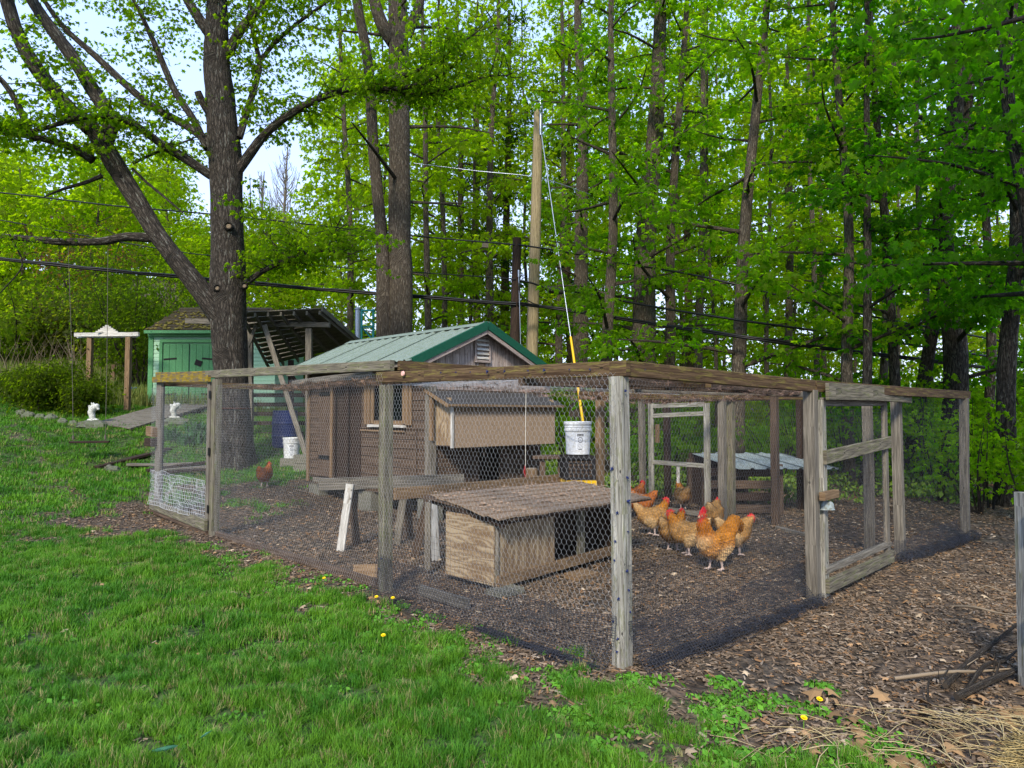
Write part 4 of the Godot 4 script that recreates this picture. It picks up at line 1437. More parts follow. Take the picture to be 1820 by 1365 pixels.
	# things kept in the lean-to
	var barrel_at := Vector3(-5.467, 0.759, -16.600)
	var gy := gh(barrel_at.x, barrel_at.z)
	var br := thing("plastic_barrel", "dark blue plastic barrel standing in the lean-to", "barrel", Vector3(barrel_at.x, gy, barrel_at.z))
	put(br, "shell", lathe([Vector2(0.0, 0.0), Vector2(0.27, 0.0), Vector2(0.29, 0.03), Vector2(0.30, 0.25), Vector2(0.315, 0.28), Vector2(0.30, 0.31), Vector2(0.30, 0.55), Vector2(0.315, 0.58), Vector2(0.30, 0.61), Vector2(0.29, 0.82), Vector2(0.26, 0.86), Vector2(0.0, 0.86)]), M.blue_plastic, Transform3D(Basis.IDENTITY, br.position))
	put(br, "rim", lathe([Vector2(0.27, 0.84), Vector2(0.285, 0.84), Vector2(0.285, 0.89), Vector2(0.27, 0.89), Vector2(0.27, 0.84)]), M.blue_plastic, Transform3D(Basis.IDENTITY, br.position))
	var bk := Vector3(-4.949, 0.526, -15.500)
	var b2 := bucket("white feed bucket with dark lettering beside the lean-to post", Vector3(bk.x, gh(bk.x, bk.z) + 0.18, bk.z), 1.25, 0.3, true)
	var cb := thing("concrete_block", "grey concrete block under the white feed bucket", "block", Vector3(bk.x, gh(bk.x, bk.z), bk.z))
	board(cb, "block_body", Vector3(bk.x - 0.2, gh(bk.x, bk.z) + 0.09, bk.z), Vector3(bk.x + 0.2, gh(bk.x, bk.z) + 0.09, bk.z), 0.18, 0.36, M.concrete)
	for i in 2:
		var qb := Vector3(-4.526, 0.543, -14.900)
		var bl := thing("concrete_block", "square concrete block stacked beside the lean-to brace", "block", Vector3(qb.x, gh(qb.x, qb.z) + i * 0.19, qb.z), "blocks stacked by the lean-to")
		board(bl, "block_body", bl.position + Vector3(-0.16, 0.095, 0), bl.position + Vector3(0.2, 0.095, 0), 0.185, 0.2, M.concrete)

	# flue and teal rack beyond the coop roof
	var fp := Vector3(-4.948, 4.032, -22.000)
	var fl := thing("flue_pipe", "shiny steel flue pipe rising behind the coop roof", "pipe", Vector3(fp.x, gh(fp.x, -22), -22))
	pole(fl, "pipe", [Vector3(fp.x, gh(fp.x, -22), -22), Vector3(-4.956, 4.940, -22.000)], [0.09, 0.09], M.steel, 14)
	pole(fl, "cap", [Vector3(-4.956, 4.940, -22.000), Vector3(-4.957, 5.013, -22.000)], [0.14, 0.05], M.steel, 14)
	var tp := Vector3(-4.765, 4.088, -22.500)
	var rk := thing("metal_rack", "teal steel rack frame standing behind the coop roof", "rack", Vector3(tp.x, gh(tp.x, -22.5), -22.5))
	for px in [-4.944, -4.558]:
		board(rk, "upright", Vector3(px, rk.position.y, -22.5), Vector3(px, 5.035, -22.5), 0.07, 0.06, M.teal_paint, Vector3.RIGHT)
	for i in 3:
		board(rk, "brace", Vector3(-4.944, lerpf(4.979, 3.347, i / 3.0), -22.5), Vector3(-4.558, lerpf(4.979, 3.347, (i + 0.8) / 3.0), -22.5), 0.05, 0.04, M.teal_paint)
		board(rk, "rung", Vector3(-4.944, lerpf(4.979, 3.347, i / 3.0), -22.46), Vector3(-4.558, lerpf(4.979, 3.347, i / 3.0), -22.46), 0.05, 0.04, M.teal_paint)


# a five-gallon bucket; foot at 'at'
func bucket(label: String, at: Vector3, s: float, turn: float, plain_print := false) -> Node3D:
	var t := thing("plastic_bucket", label, "bucket", at)
	var b := Basis(Vector3.UP, turn).scaled(Vector3.ONE * s)
	var prof := [Vector2(0.0, 0.0), Vector2(0.128, 0.0), Vector2(0.131, 0.006), Vector2(0.142, 0.262), Vector2(0.153, 0.264), Vector2(0.154, 0.285), Vector2(0.145, 0.288), Vector2(0.145, 0.300), Vector2(0.152, 0.302), Vector2(0.152, 0.310), Vector2(0.146, 0.312), Vector2(0.146, 0.324), Vector2(0.152, 0.326), Vector2(0.152, 0.334), Vector2(0.147, 0.336), Vector2(0.148, 0.345)]
	put(t, "body", lathe(prof, 40), M.white_plastic, Transform3D(b, at))
	put(t, "lid", lathe([Vector2(0.157, 0.338), Vector2(0.158, 0.362), Vector2(0.154, 0.366), Vector2(0.145, 0.366), Vector2(0.142, 0.358), Vector2(0.0, 0.358)], 40), M.white_plastic, Transform3D(b, at))
	# wire bail hanging down the side
	var pts := []
	for i in 17:
		var a := PI * i / 16.0
		pts.append(b * Vector3(cos(a) * 0.158, 0.275 - sin(a) * 0.12, sin(a) * 0.155) + at)
	var rad := []
	rad.resize(17)
	rad.fill(0.0022 * s)
	pole(t, "bail", pts, rad, M.steel, 5)
	# printed panel: dark heading, ring emblem, lines of small print
	var im := Image.create(96, 160, true, Image.FORMAT_RGB8)
	im.fill(Color(0.84, 0.85, 0.86))
	im.fill_rect(Rect2i(14, 8, 68, 22), Color(0.08, 0.08, 0.09))
	for i in 5:
		im.fill_rect(Rect2i(19 + i * 12, 12, 7, 14), Color(0.8, 0.8, 0.8))
		im.fill_rect(Rect2i(21 + i * 12, 15, 3, 4 + (i % 3) * 3), Color(0.08, 0.08, 0.09))
	for y in 160:
		for x in 96:
			var r := Vector2(x - 48, y - 64).length()
			if (r > 21 and r < 27) or (r < 12 and absf(x - 48) > absf(y - 64) * 0.4 and (x + y) % 5 < 3):
				im.set_pixel(x, y, Color(0.25, 0.25, 0.27))
	for i in 9:
		for k in 9:
			if (i * 7 + k * 3) % 5 != 0:
				im.fill_rect(Rect2i(16 + k * 7, 98 + i * 6, 5, 3), Color(0.42, 0.42, 0.44))
	im.fill_rect(Rect2i(26, 148, 42, 7), Color(0.15, 0.15, 0.16))
	im.generate_mipmaps()
	var pm := StandardMaterial3D.new()
	pm.albedo_texture = ImageTexture.create_from_image(im)
	pm.roughness = 0.4
	var g := Geo.new()
	for i in 6:
		var a0 := -0.36 + 0.72 * i / 6.0
		var a1 := -0.36 + 0.72 * (i + 1) / 6.0
		var q := []
		for e in [[a0, 0.24], [a1, 0.24], [a1, 0.05], [a0, 0.05]]:
			var rr: float = lerpf(0.131, 0.142, e[1] / 0.262) + 0.0015
			q.append(Vector3(sin(e[0]) * rr, e[1], cos(e[0]) * rr))
		g.quad(q[0], q[1], q[2], q[3], Vector3(sin(a0), 0, cos(a0)), Vector2(i / 6.0, 0), Vector2((i + 1) / 6.0, 0), Vector2((i + 1) / 6.0, 1), Vector2(i / 6.0, 1))
	put(t, "print", g.commit(), pm, Transform3D(b, at))
	return t


func make_poles() -> void:
	rng.seed = 700
	var d := 19.0
	var base := Vector3(0.528, 2.141, -19.000)
	base.y = gh(base.x, base.z)
	var t := thing("utility_pole", "tall pale brown utility pole with a grey cap fitting", "utility pole", base)
	pole(t, "shaft", [base - Vector3(0, 0.3, 0), Vector3(0.545, 3.075, -19.000), Vector3(0.660, 6.854, -19.000), Vector3(0.744, 10.132, -19.000)], [0.17, 0.165, 0.15, 0.125], M.pole_wood, 16)
	pole(t, "cap_fitting", [Vector3(0.800, 10.049, -18.850), Vector3(0.801, 10.305, -18.850)], [0.06, 0.075], M.steel, 10)
	pole(t, "conduit", [Vector3(0.798, 9.334, -18.820), Vector3(0.800, 10.049, -18.850)], [0.035, 0.035], M.steel, 8)
	pole(t, "arm", [Vector3(0.801, 10.273, -18.850), Vector3(0.465, 10.252, -18.600)], [0.02, 0.02], M.steel, 6)
	var b2 := Vector3(0.060, 3.013, -18.200)
	b2.y = gh(b2.x, b2.z)
	var s := thing("utility_pole", "short dark cable pole with black cables strapped to it", "utility pole", b2)
	pole(s, "shaft", [b2 - Vector3(0, 0.3, 0), Vector3(0.075, 3.612, -18.200), Vector3(0.135, 6.283, -18.200)], [0.135, 0.13, 0.115], M.dark_wood, 14)
	pole(s, "hook", [Vector3(0.178, 5.377, -18.000), Vector3(0.178, 5.198, -18.000)], [0.03, 0.03], M.steel, 6)
	pole(s, "riser_cable", [Vector3(0.178, 5.198, -18.000), Vector3(0.207, 4.184, -18.000), Vector3(0.236, 2.998, -18.000)], [0.012, 0.012, 0.012], M.steel, 5)
	pole(s, "cable_loop", smooth_path([Vector3(0.163, 5.078, -18.000), Vector3(0.236, 4.697, -17.950), Vector3(0.518, 4.512, -18.000), Vector3(0.704, 4.484, -18.200)], [0.015, 0.015, 0.015, 0.015], 4)[0], smooth_path([Vector3(0.163, 5.078, -18.000), Vector3(0.236, 4.697, -17.950), Vector3(0.518, 4.512, -18.000), Vector3(0.704, 4.484, -18.200)], [0.015, 0.015, 0.015, 0.015], 4)[1], M.cable, 5)
	var lines := [
		["black cable running from the short pole top across the maple", 0.020, [Vector3(-15.670, 8.037, -19.500), Vector3(-13.494, 7.776, -19.400), Vector3(-11.260, 7.486, -19.300), Vector3(-8.576, 7.230, -19.200), Vector3(-5.497, 6.854, -19.000), Vector3(-2.535, 6.432, -18.600), Vector3(0.090, 6.076, -18.100)]],
		["black cable from the short pole top into the right woods", 0.022, [Vector3(0.149, 6.076, -18.100), Vector3(1.359, 5.943, -18.300), Vector3(2.914, 5.704, -18.600), Vector3(4.482, 4.798, -16.000), Vector3(7.312, 3.994, -15.600), Vector3(13.144, 3.442, -18.000)]],
		["thick twisted black cable running low from pole past maple trunk", 0.030, [Vector3(-14.004, 5.636, -17.500), Vector3(-11.754, 5.410, -17.600), Vector3(-10.284, 5.270, -17.700), Vector3(-7.991, 5.084, -17.800), Vector3(-5.112, 4.854, -18.000), Vector3(-2.592, 4.661, -18.000), Vector3(0.104, 4.460, -18.050)]],
		["thick black cable sagging low from short pole into right woods", 0.028, [Vector3(0.148, 4.475, -18.050), Vector3(1.354, 4.363, -18.300), Vector3(3.391, 3.856, -17.200), Vector3(4.802, 3.296, -15.000), Vector3(7.106, 3.005, -15.200), Vector3(13.121, 2.702, -18.000)]],
		["thin dark wire meeting the short pole at mid height", 0.014, [Vector3(-15.245, 7.171, -19.000), Vector3(-9.565, 6.140, -19.000), Vector3(-7.405, 5.912, -18.900), Vector3(-4.753, 5.580, -18.600), Vector3(-2.564, 5.379, -18.300), Vector3(0.104, 5.148, -18.050)]],
		["mid height black cable with a long splice case on it", 0.026, [Vector3(0.149, 5.118, -18.050), Vector3(0.522, 5.053, -18.100), Vector3(0.899, 4.951, -18.200), Vector3(1.969, 4.820, -18.400), Vector3(3.395, 4.311, -17.200), Vector3(4.871, 3.694, -15.200), Vector3(7.207, 3.404, -15.400), Vector3(13.130, 2.998, -18.000)]],
		["thin pale wire strung high behind the tall pole", 0.010, [Vector3(-2.817, 8.754, -19.400), Vector3(-0.960, 8.490, -19.300), Vector3(0.764, 8.261, -19.200), Vector3(2.272, 7.906, -19.600)]],
	]
	for l in lines:
		var rad := []
		rad.resize(l[2].size())
		rad.fill(l[1])
		var p := smooth_path(l[2], rad, 4)
		var g := Geo.new()
		g.tube(p[0], p[1], 6)
		if l[1] > 0.0275:
			var q := []
			for i in p[0].size():
				q.append(p[0][i] + Vector3(0, l[1] * 1.3 * (1.0 + 0.3 * sin(i * 1.9)), 0.01))
			g.tube(q, p[1], 6)
		var o := put(self, "overhead_cable", g.commit(), M.cable if l[1] > 0.011 else M.steel)
		tag(o, l[0], "cable")
	var sp := thing("splice_case", "fat black splice case hanging on the mid cable right of poles", "splice case", Vector3(1.118, 4.858, -18.100))
	pole(sp, "case_body", smooth_path([Vector3(0.864, 4.948, -18.100), Vector3(0.954, 4.903, -18.100), Vector3(1.255, 4.836, -18.150), Vector3(1.378, 4.815, -18.200)], [0.03, 0.09, 0.09, 0.03], 3)[0], smooth_path([Vector3(0.864, 4.948, -18.100), Vector3(0.954, 4.903, -18.100), Vector3(1.255, 4.836, -18.150), Vector3(1.378, 4.815, -18.200)], [0.03, 0.09, 0.09, 0.03], 3)[1], M.black_plastic, 10)
	pole(sp, "end_clamp", [Vector3(0.820, 4.978, -18.100), Vector3(0.879, 4.948, -18.100)], [0.05, 0.05], M.black_plastic, 8)
	var jb := thing("junction_box", "small pale junction box on the upper cable left of poles", "junction box", Vector3(-0.721, 6.086, -18.200))
	board(jb, "box_body", Vector3(-0.796, 6.086, -18.200), Vector3(-0.631, 6.071, -18.200), 0.12, 0.08, M.cut_wood)
	board(jb, "strap", Vector3(-0.721, 6.162, -18.200), Vector3(-0.721, 6.101, -18.200), 0.03, 0.02, M.iron, Vector3.RIGHT)
	# guy wire down from the tall pole with its yellow guard
	var foot := Vector3(1.803, 0.165, -15.600)
	foot.y = gh(foot.x, foot.z) - 0.05
	var top := Vector3(0.813, 9.390, -18.800)
	var gw := thing("guy_wire", "steel guy wire from the tall pole with yellow plastic guard", "guy wire", foot)
	pole(gw, "strand", [top, foot], [0.014, 0.014], M.steel, 5)
	pole(gw, "yellow_guard", [foot.lerp(top, 0.03), foot.lerp(top, 0.37)], [0.035, 0.03], M.yellow_plastic, 8)


# ---------------------------------------------------------------- things in and about the run
func make_props() -> void:
	rng.seed = 800
	var yy := Vector3.UP
	# low hutch with shingled roof
	var b0 := Vector3(-0.15, 0.06, -6.2)
	var bl := Vector3(-0.62, 0.06, -6.66)
	var wl := (bl - b0)
	var br := Vector3(1.20, 0.06, -7.75)
	var wr := br - b0
	var t := thing("low_hutch", "low plywood hutch with shingled roof and open front", "hutch", Vector3(0.2, 0.0, -6.9))
	var n_r := wr.normalized().cross(yy)
	var n_l := Vector3(-n_r.z, 0, n_r.x)
	panel(t, "end_panel", bl, yy * 0.60, b0 - bl, 0.02, M.plywood)
	panel(t, "front_panel", b0 + wr * 0.02 - wl * 0.01, wr * 0.40, yy * 0.56, 0.02, M.plywood)
	board(t, "corner_post", b0 + Vector3(0.01, 0, -0.03), b0 + Vector3(0.01, 0.59, -0.03), 0.05, 0.05, M.grey_wood)
	board(t, "post", b0 + wr * 0.66 + wl * 0.05, b0 + wr * 0.66 + wl * 0.05 + yy * 0.56, 0.09, 0.05, M.post, wr.normalized())
	board(t, "post", b0 + wr * 0.98 + wl * 0.05, b0 + wr * 0.98 + wl * 0.05 + yy * 0.56, 0.09, 0.05, M.brown_wood, wr.normalized())
	var bk := wl
	panel(t, "back_panel", b0 + bk + wr, wr * -1.0, yy * 0.62, 0.02, M.brown_wood)
	panel(t, "end_panel", br, bk, yy * 0.6, 0.02, M.brown_wood)
	board(t, "roof_prop", bl + wl * 0.45, bl + wl * 0.45 + yy * 0.66, 0.06, 0.05, M.grey_wood)
	board(t, "roof_prop", br + wl * 1.45, br + wl * 1.45 + yy * 0.64, 0.06, 0.05, M.grey_wood)
	panel(t, "floor", b0 + yy * 0.03, wr, bk, 0.02, M.brown_wood)
	board(t, "base_rail", b0 + yy * 0.045 - wl.normalized() * 0.03, br + yy * 0.045 - wl.normalized() * 0.03, 0.10, 0.035, M.tan_wood)
	board(t, "eave_rail", b0 + yy * 0.575 - wl.normalized() * 0.03, br + yy * 0.565 - wl.normalized() * 0.03, 0.07, 0.035, M.brown_wood)
	board(t, "inner_post", b0 + wr * 0.45 + wl * 0.9, b0 + wr * 0.45 + wl * 0.9 + yy * 0.58, 0.05, 0.05, M.brown_wood)
	# roof: courses of shingles rising towards the back
	var roof := Node3D.new()
	roof.name = "roof"
	t.add_child(roof, true)
	var ra := Vector3(-0.10, 0.685, -6.02)
	var rb := Vector3(1.52, 0.655, -7.75)
	var rc := Vector3(-0.813, 0.786, -6.950)
	var rd := rc + (rb - ra) * 0.98 + yy * 0.0
	var un := (rb - ra).cross(rc - ra).normalized()
	if un.y < 0:
		un = -un
	board(roof, "roof_deck", ra.lerp(rc, 0.5) - un * 0.02, rb.lerp(rd, 0.5) - un * 0.02, ra.distance_to(rc), 0.02, M.brown_wood, (rc - ra).normalized())
	board(roof, "roof_edge", ra.lerp(rb, 0.02) - un * 0.055, ra.lerp(rc, 0.98) - un * 0.055, 0.05, 0.04, M.dark_wood)
	var nc := 7
	for i in nc:
		var f0 := i / float(nc) - (0.02 if i == 0 else 0.0)
		var f1 := (i + 1.05) / float(nc)
		var u := -0.01 - rf(0, 0.03)
		while u < 1.0:
			var wd := rf(0.065, 0.10)
			var u1 := minf(u + wd - 0.003, 1.01)
			var g := Geo.new()
			var dip := rf(-0.006, 0.006)
			var rag := rf(-0.005, 0.005)
			var lift0 := un * (0.013 + rf(0, 0.004))
			var lift1 := un * 0.003
			var p0 := ra.lerp(rc, f0 + rag).lerp(rb.lerp(rd, f0 + rag), u) + lift0 + un * dip
			var p1 := ra.lerp(rc, f0 + rag + rf(-0.006, 0.006)).lerp(rb.lerp(rd, f0 + rag), u1) + lift0 - un * dip
			var p2 := ra.lerp(rc, minf(f1, 1.0)).lerp(rb.lerp(rd, minf(f1, 1.0)), u1) + lift1
			var p3 := ra.lerp(rc, minf(f1, 1.0)).lerp(rb.lerp(rd, minf(f1, 1.0)), u) + lift1
			g.quad(p0, p1, p2, p3, un)
			g.quad(p0, p1, p1 - un * 0.02, p0 - un * 0.02, ra - rc)
			g.quad(p0, p3, p3 - un * 0.004, p0 - un * 0.02, ra - rb)
			g.quad(p1, p2, p2 - un * 0.004, p1 - un * 0.02, rb - ra)
			put(roof, "shingle", g.commit(), M.shingle)
			u += wd
	# rotted needles lying on it
	var xf := []
	var cols := []
	for i in 700:
		var f := rng.randf()
		var u := rng.randf()
		if edge_noise.get_noise_2d(f * 4.0, u * 7.0 + 12.0) < -0.05 and rng.randf() < 0.75:
			continue
		xf.append(Transform3D(Basis(yy, rf(0, TAU)).scaled(Vector3.ONE * rf(0.3, 0.8)), ra.lerp(rc, f).lerp(rb.lerp(rd, f), u) + un * 0.03))
		var k := rf(0.6, 1.5)
		cols.append(Color(0.32 * k, 0.22 * k, 0.15 * k))
	scatter(roof, "needle_litter", chip_mesh(3), M.litter, xf, cols).set_meta("kind", "stuff")
	# pavers it stands on
	for q in [[Vector3(-0.060, -0.043, -6.150), 0.26, "flat grey brick under the near corner of the plywood hutch"], [Vector3(0.671, 0.012, -6.750), 0.24, "flat brown brick on the chips before the hutch opening"]]:
		var o := thing("paving_brick", q[1 + 1], "brick", Vector3(q[0].x, 0.0, q[0].z))
		board(o, "brick_body", Vector3(q[0].x, 0.035, q[0].z) - R3 * 0.14, Vector3(q[0].x, 0.035, q[0].z) + R3 * 0.14, 0.05, 0.2, M.concrete if q[1] > 0.25 else M.tan_wood)
		board(o, "brick_body", Vector3(q[0].x, 0.0, q[0].z) - R3 * 0.11, Vector3(q[0].x, 0.0, q[0].z) + R3 * 0.11, 0.02, 0.16, M.concrete)
	var tile := thing("wood_offcut", "tan wood offcut lying on chips beside the second post", "offcut", Vector3(-1.434, 0, -6.7))
	board(tile, "offcut_board", Vector3(-1.551, -0.021, -6.800) * Vector3(1, 0, 1) + yy * 0.05, Vector3(-1.300, 0.055, -6.750) * Vector3(1, 0, 1) + yy * 0.07, 0.14, 0.03, M.tan_wood, Vector3(0.2, 1, -0.4))

	# two trestles and two planks laid as roosts
	var tres := [[Vector3(-2.001, -0.007, -8.100), Vector3(-1.897, 0.776, -8.100), Vector3(-1.890, 0.005, -8.450), Vector3(-1.919, 0.721, -8.250), "white_worn", "white topped sawhorse standing alone near the coop planks"], [Vector3(-0.825, -0.019, -7.550), Vector3(-0.859, 0.686, -7.550), Vector3(-1.086, -0.012, -7.750), Vector3(-0.920, 0.673, -7.650), "white_worn", "sawhorse with pale legs beside the low plywood hutch"]]
	for q in tres:
		var s := thing("sawhorse", q[5], "sawhorse", Vector3(q[0].x, 0, q[0].z))
		var bw := Vector3(0.42, 0, -0.30)
		for e in 2:
			var sh := bw * e * 1.4
			board(s, "leg", Vector3(q[0].x, 0.0, q[0].z) + sh, q[1] + sh, 0.09, 0.04, M[q[4]] if e == 0 else M.grey_wood, Vector3.RIGHT)
			board(s, "leg", Vector3(q[2].x, 0.0, q[2].z) + sh, q[3] + sh, 0.09, 0.04, M.brown_wood, Vector3.RIGHT)
		board(s, "top_rail", q[1] + yy * -0.03, q[1] + bw * 1.4 + yy * -0.03, 0.09, 0.04, M.grey_wood)
	var pk := put(self, "roost_plank", board_mesh(0.14, Vector3(-2.238, 0.780, -8.000).distance_to(Vector3(-0.602, 0.774, -8.600)), 0.045, 0.01), M.grey_wood)
	place_between(pk, Vector3(-2.238, 0.780, -8.000), Vector3(-0.602, 0.774, -8.600))
	tag(pk, "grey plank laid on edge across the white topped sawhorse", "plank")
	var pk2 := put(self, "roost_plank", board_mesh(0.13, Vector3(-1.291, 0.716, -7.600).distance_to(Vector3(0.719, 0.729, -9.300)), 0.045, 0.01), M.tan_wood)
	place_between(pk2, Vector3(-1.291, 0.716, -7.600), Vector3(0.719, 0.729, -9.300))
	tag(pk2, "long tan plank on edge reaching behind the hutch roof", "plank")
	var st := thing("wood_stump", "small pale wooden stake below the hanging cord", "stake", Vector3(0.263, 0, -9.2))
	pole(st, "stake_body", [Vector3(0.263, 0, -9.2), Vector3(0.263, 0.5, -9.2), Vector3(0.262, 0.865, -9.200)], [0.10, 0.095, 0.09], M.tan_wood, 10, 0.1)
	pole(st, "cut_top", [Vector3(0.262, 0.865, -9.200), Vector3(0.262, 0.873, -9.200)], [0.085, 0.07], M.cut_wood, 10)
	var cd := thing("hanging_cord", "thin pale cord hanging in front of the nest box", "cord", Vector3(0.181, 0.875, -8.900))
	pole(cd, "line", [Vector3(0.182, 1.926, -8.900), Vector3(0.174, 1.345, -8.900), Vector3(0.174, 0.897, -8.900)], [0.004, 0.004, 0.004], M.cord, 5)
	pole(cd, "red_handle", [Vector3(0.167, 0.925, -8.900), Vector3(0.159, 0.855, -8.880), Vector3(0.174, 0.781, -8.900)], [0.008, 0.016, 0.010], M.red_plastic, 6)

	# crates and bucket
	var cp := Vector3(0.860, 0, -9.0)
	var base := thing("concrete_block", "grey block hidden under the yellow milk crates", "block", cp)
	board(base, "block_body", cp + Vector3(-0.2, 0.06, 0), cp + Vector3(0.2, 0.06, 0), 0.12, 0.4, M.concrete)
	for i in 3:
		var at := cp + Vector3(rf(-0.01, 0.01), 0.122 + i * 0.314, rf(-0.01, 0.01))
		var lab: String = ["lower yellow milk crate standing on a concrete block", "yellow milk crate directly beneath the black milk crate", "black milk crate holding up the white bucket"][i]
		milk_crate(lab, at, 0.12, M.black_plastic if i == 2 else M.yellow_plastic)
	bucket("white five gallon bucket with black print on stacked crates", cp + Vector3(0.0, 1.07, 0.0), 1.16, 0.1)
	var shelf := thing("wooden_shelf", "rough wooden bench between the coop and the black crate", "bench", Vector3(0.600, 0, -9.8))
	board(shelf, "shelf_top", Vector3(0.363, 0.978, -9.900), Vector3(0.735, 0.991, -9.700), 0.05, 0.3, M.brown_wood)
	for px in [0.432, 0.688]:
		board(shelf, "leg", Vector3(px, 0, -9.8), Vector3(px, 0.968, -9.8), 0.08, 0.08, M.brown_wood, Vector3.RIGHT)

	# tin-roofed low pen behind
	var e0 := Vector3(3.027, 0, -10.9)
	var e1 := Vector3(4.221, 0, -10.9)
	var h2 := thing("tin_roof_hutch", "low slatted hutch with sloping pale metal roof", "hutch", (e0 + e1) * 0.5)
	for i in 4:
		board(h2, "slat", e0 + yy * (0.10 + i * 0.19), e1 + yy * (0.10 + i * 0.19), 0.13, 0.03, M.dark_wood if i % 2 else M.brown_wood)
	for q in [e0, e1, e0 + Vector3(0.1, 0, -1.3), e1 + Vector3(-0.1, 0, -1.3)]:
		board(h2, "post", q, q + yy * 0.80, 0.08, 0.08, M.brown_wood, Vector3.RIGHT)
	panel(h2, "back_panel", e1 + Vector3(-0.1, 0, -1.35), e0 - e1 + Vector3(0.2, 0, 0), yy * 0.9, 0.03, M.dark_wood)
	for i in 3:
		var w3 := 1.52 / 3.0
		put(h2, "roof_sheet", ribbed(Vector3(3.176 + i * w3, 0.893, -12.2), Vector3.RIGHT, Vector3(0.22, -0.10, 0.97).normalized(), w3 + 0.02, 1.55, 0.24), M.old_tin)

	# swing hung from the maple limb
	var sw := thing("board_swing", "dark board swing hanging on two long ropes from maple", "swing", Vector3(-8.964, 0.968, -14.600))
	board(sw, "seat", Vector3(-9.262, 0.998, -14.450), Vector3(-8.612, 0.997, -14.750), 0.26, 0.04, M.dark_wood, Vector3(0.1, 0, -1))
	for q in [[Vector3(-9.255, 1.017, -14.550), Vector3(-9.358, 2.734, -14.600), Vector3(-9.575, 5.248, -14.700)], [Vector3(-8.638, 1.025, -14.650), Vector3(-8.675, 2.741, -14.700), Vector3(-8.774, 5.297, -14.800)]]:
		pole(sw, "rope", smooth_path(q, [0.006, 0.006, 0.006], 3)[0], smooth_path(q, [0.006, 0.006, 0.006], 3)[1], M.rope, 5)
	for q in [Vector3(-9.257, 1.088, -14.550), Vector3(-8.640, 1.096, -14.650)]:
		pole(sw, "knot", [q - yy * 0.05, q, q + yy * 0.06], [0.012, 0.028, 0.012], M.rope, 6)

	# fence post at the right edge, straw and sticks
	var fp := Vector3(3.065, 0, -4.1)
	var f := thing("fence_post", "blue grey fence post with short side boards beside the straw", "post", fp)
	board(f, "post_body", fp - yy * 0.1, fp + Vector3(0.01, 1.13, 0), 0.13, 0.11, M.pale_post, Vector3.RIGHT)
	board(f, "side_board", fp + Vector3(-0.03, 0.30, 0.07), fp + Vector3(-0.03, 0.42, 0.07), 0.12, 0.02, M.grey_wood, Vector3.RIGHT)
	board(f, "side_board", fp + Vector3(-0.03, 0.86, 0.07), fp + Vector3(-0.03, 1.02, 0.07), 0.10, 0.02, M.white_worn, Vector3.RIGHT)
	board(f, "rail", fp + Vector3(0.0, 0.55, -0.02), fp + Vector3(1.5, 0.58, -0.3), 0.10, 0.04, M.grey_wood)


func place_between(o: MeshInstance3D, a: Vector3, b: Vector3) -> void:
	var y := (b - a).normalized()
	var x := (Vector3.UP - y * y.y).normalized()
	o.global_transform = Transform3D(Basis(x, y, x.cross(y)), (a + b) * 0.5)

func milk_crate(label: String, at: Vector3, turn: float, mat: Material) -> void:
	var t := thing("milk_crate", label, "crate", at)
	var b := Basis(Vector3.UP, turn).scaled(Vector3.ONE * 1.1)
	var s := 0.165
	for side in 4:
		var q := b.rotated(Vector3.UP, PI / 2.0 * side)
		var g := Geo.new()
		# lattice wall: bars both ways between solid rims
		for i in 7:
			g.box(Transform3D(q, at + q * Vector3(-s + 0.02 + i * (2 * s - 0.04) / 6.0, 0.14, s)), Vector3(0.012, 0.27, 0.010))
		for i in 6:
			g.box(Transform3D(q, at + q * Vector3(0, 0.03 + i * 0.042, s - 0.001)), Vector3(2 * s - 0.04, 0.010, 0.007))
		for y in [0.012, 0.262]:
			g.box(Transform3D(q, at + q * Vector3(0, y, s + 0.001)), Vector3(2 * s + 0.012, 0.036 if y > 0.1 else 0.024, 0.016))
		g.box(Transform3D(q, at + q * Vector3(s, 0.14, s)), Vector3(0.03, 0.268, 0.03))
		put(t, "wall", g.commit(), mat)
	var g2 := Geo.new()
	for i in 8:
		g2.box(Transform3D(b, at + b * Vector3(-s + 0.02 + i * (2 * s - 0.04) / 7.0, 0.014, 0)), Vector3(0.014, 0.012, 2 * s - 0.02))
		g2.box(Transform3D(b, at + b * Vector3(0, 0.016, -s + 0.02 + i * (2 * s - 0.04) / 7.0)), Vector3(2 * s - 0.02, 0.011, 0.014))
	put(t, "bottom", g2.commit(), mat)
	if mat == M.black_plastic:
		for side in 4:
			var q := b.rotated(Vector3.UP, PI / 2.0 * side)
			board(t, "liner", at + q * Vector3(-0.14, 0.12, 0.15), at + q * Vector3(0.14, 0.12, 0.15), 0.21, 0.008, M.brown_wood)
		board(t, "lid_board", at + b * Vector3(-0.18, 0.274, 0), at + b * Vector3(0.18, 0.274, 0), 0.008, 0.38, M.dark_wood)

# one shred of wood or torn leaf
func chip_mesh(sd: int) -> ArrayMesh:
	rng.seed = sd
	var g := Geo.new()
	var w := rf(0.006, 0.012)
	var l := rf(0.018, 0.030)
	var h := rf(0.002, 0.004)
	var p := [Vector3(-l, rf(0, h), -w * rf(0.4, 1)), Vector3(l * rf(0.6, 1), rf(0, h * 2), -w), Vector3(l, rf(0, h), w * rf(0.3, 1)), Vector3(-l * rf(0.5, 1), rf(0, h * 2), w)]
	var up := Vector3(0, h, 0)
	g.quad(p[0] + up, p[1] + up, p[2] + up, p[3] + up, Vector3.UP)
	for i in 4:
		g.quad(p[i] + up, p[(i + 1) % 4] + up, p[(i + 1) % 4] - up, p[i] - up, p[i] + p[(i + 1) % 4])
	return g.commit()


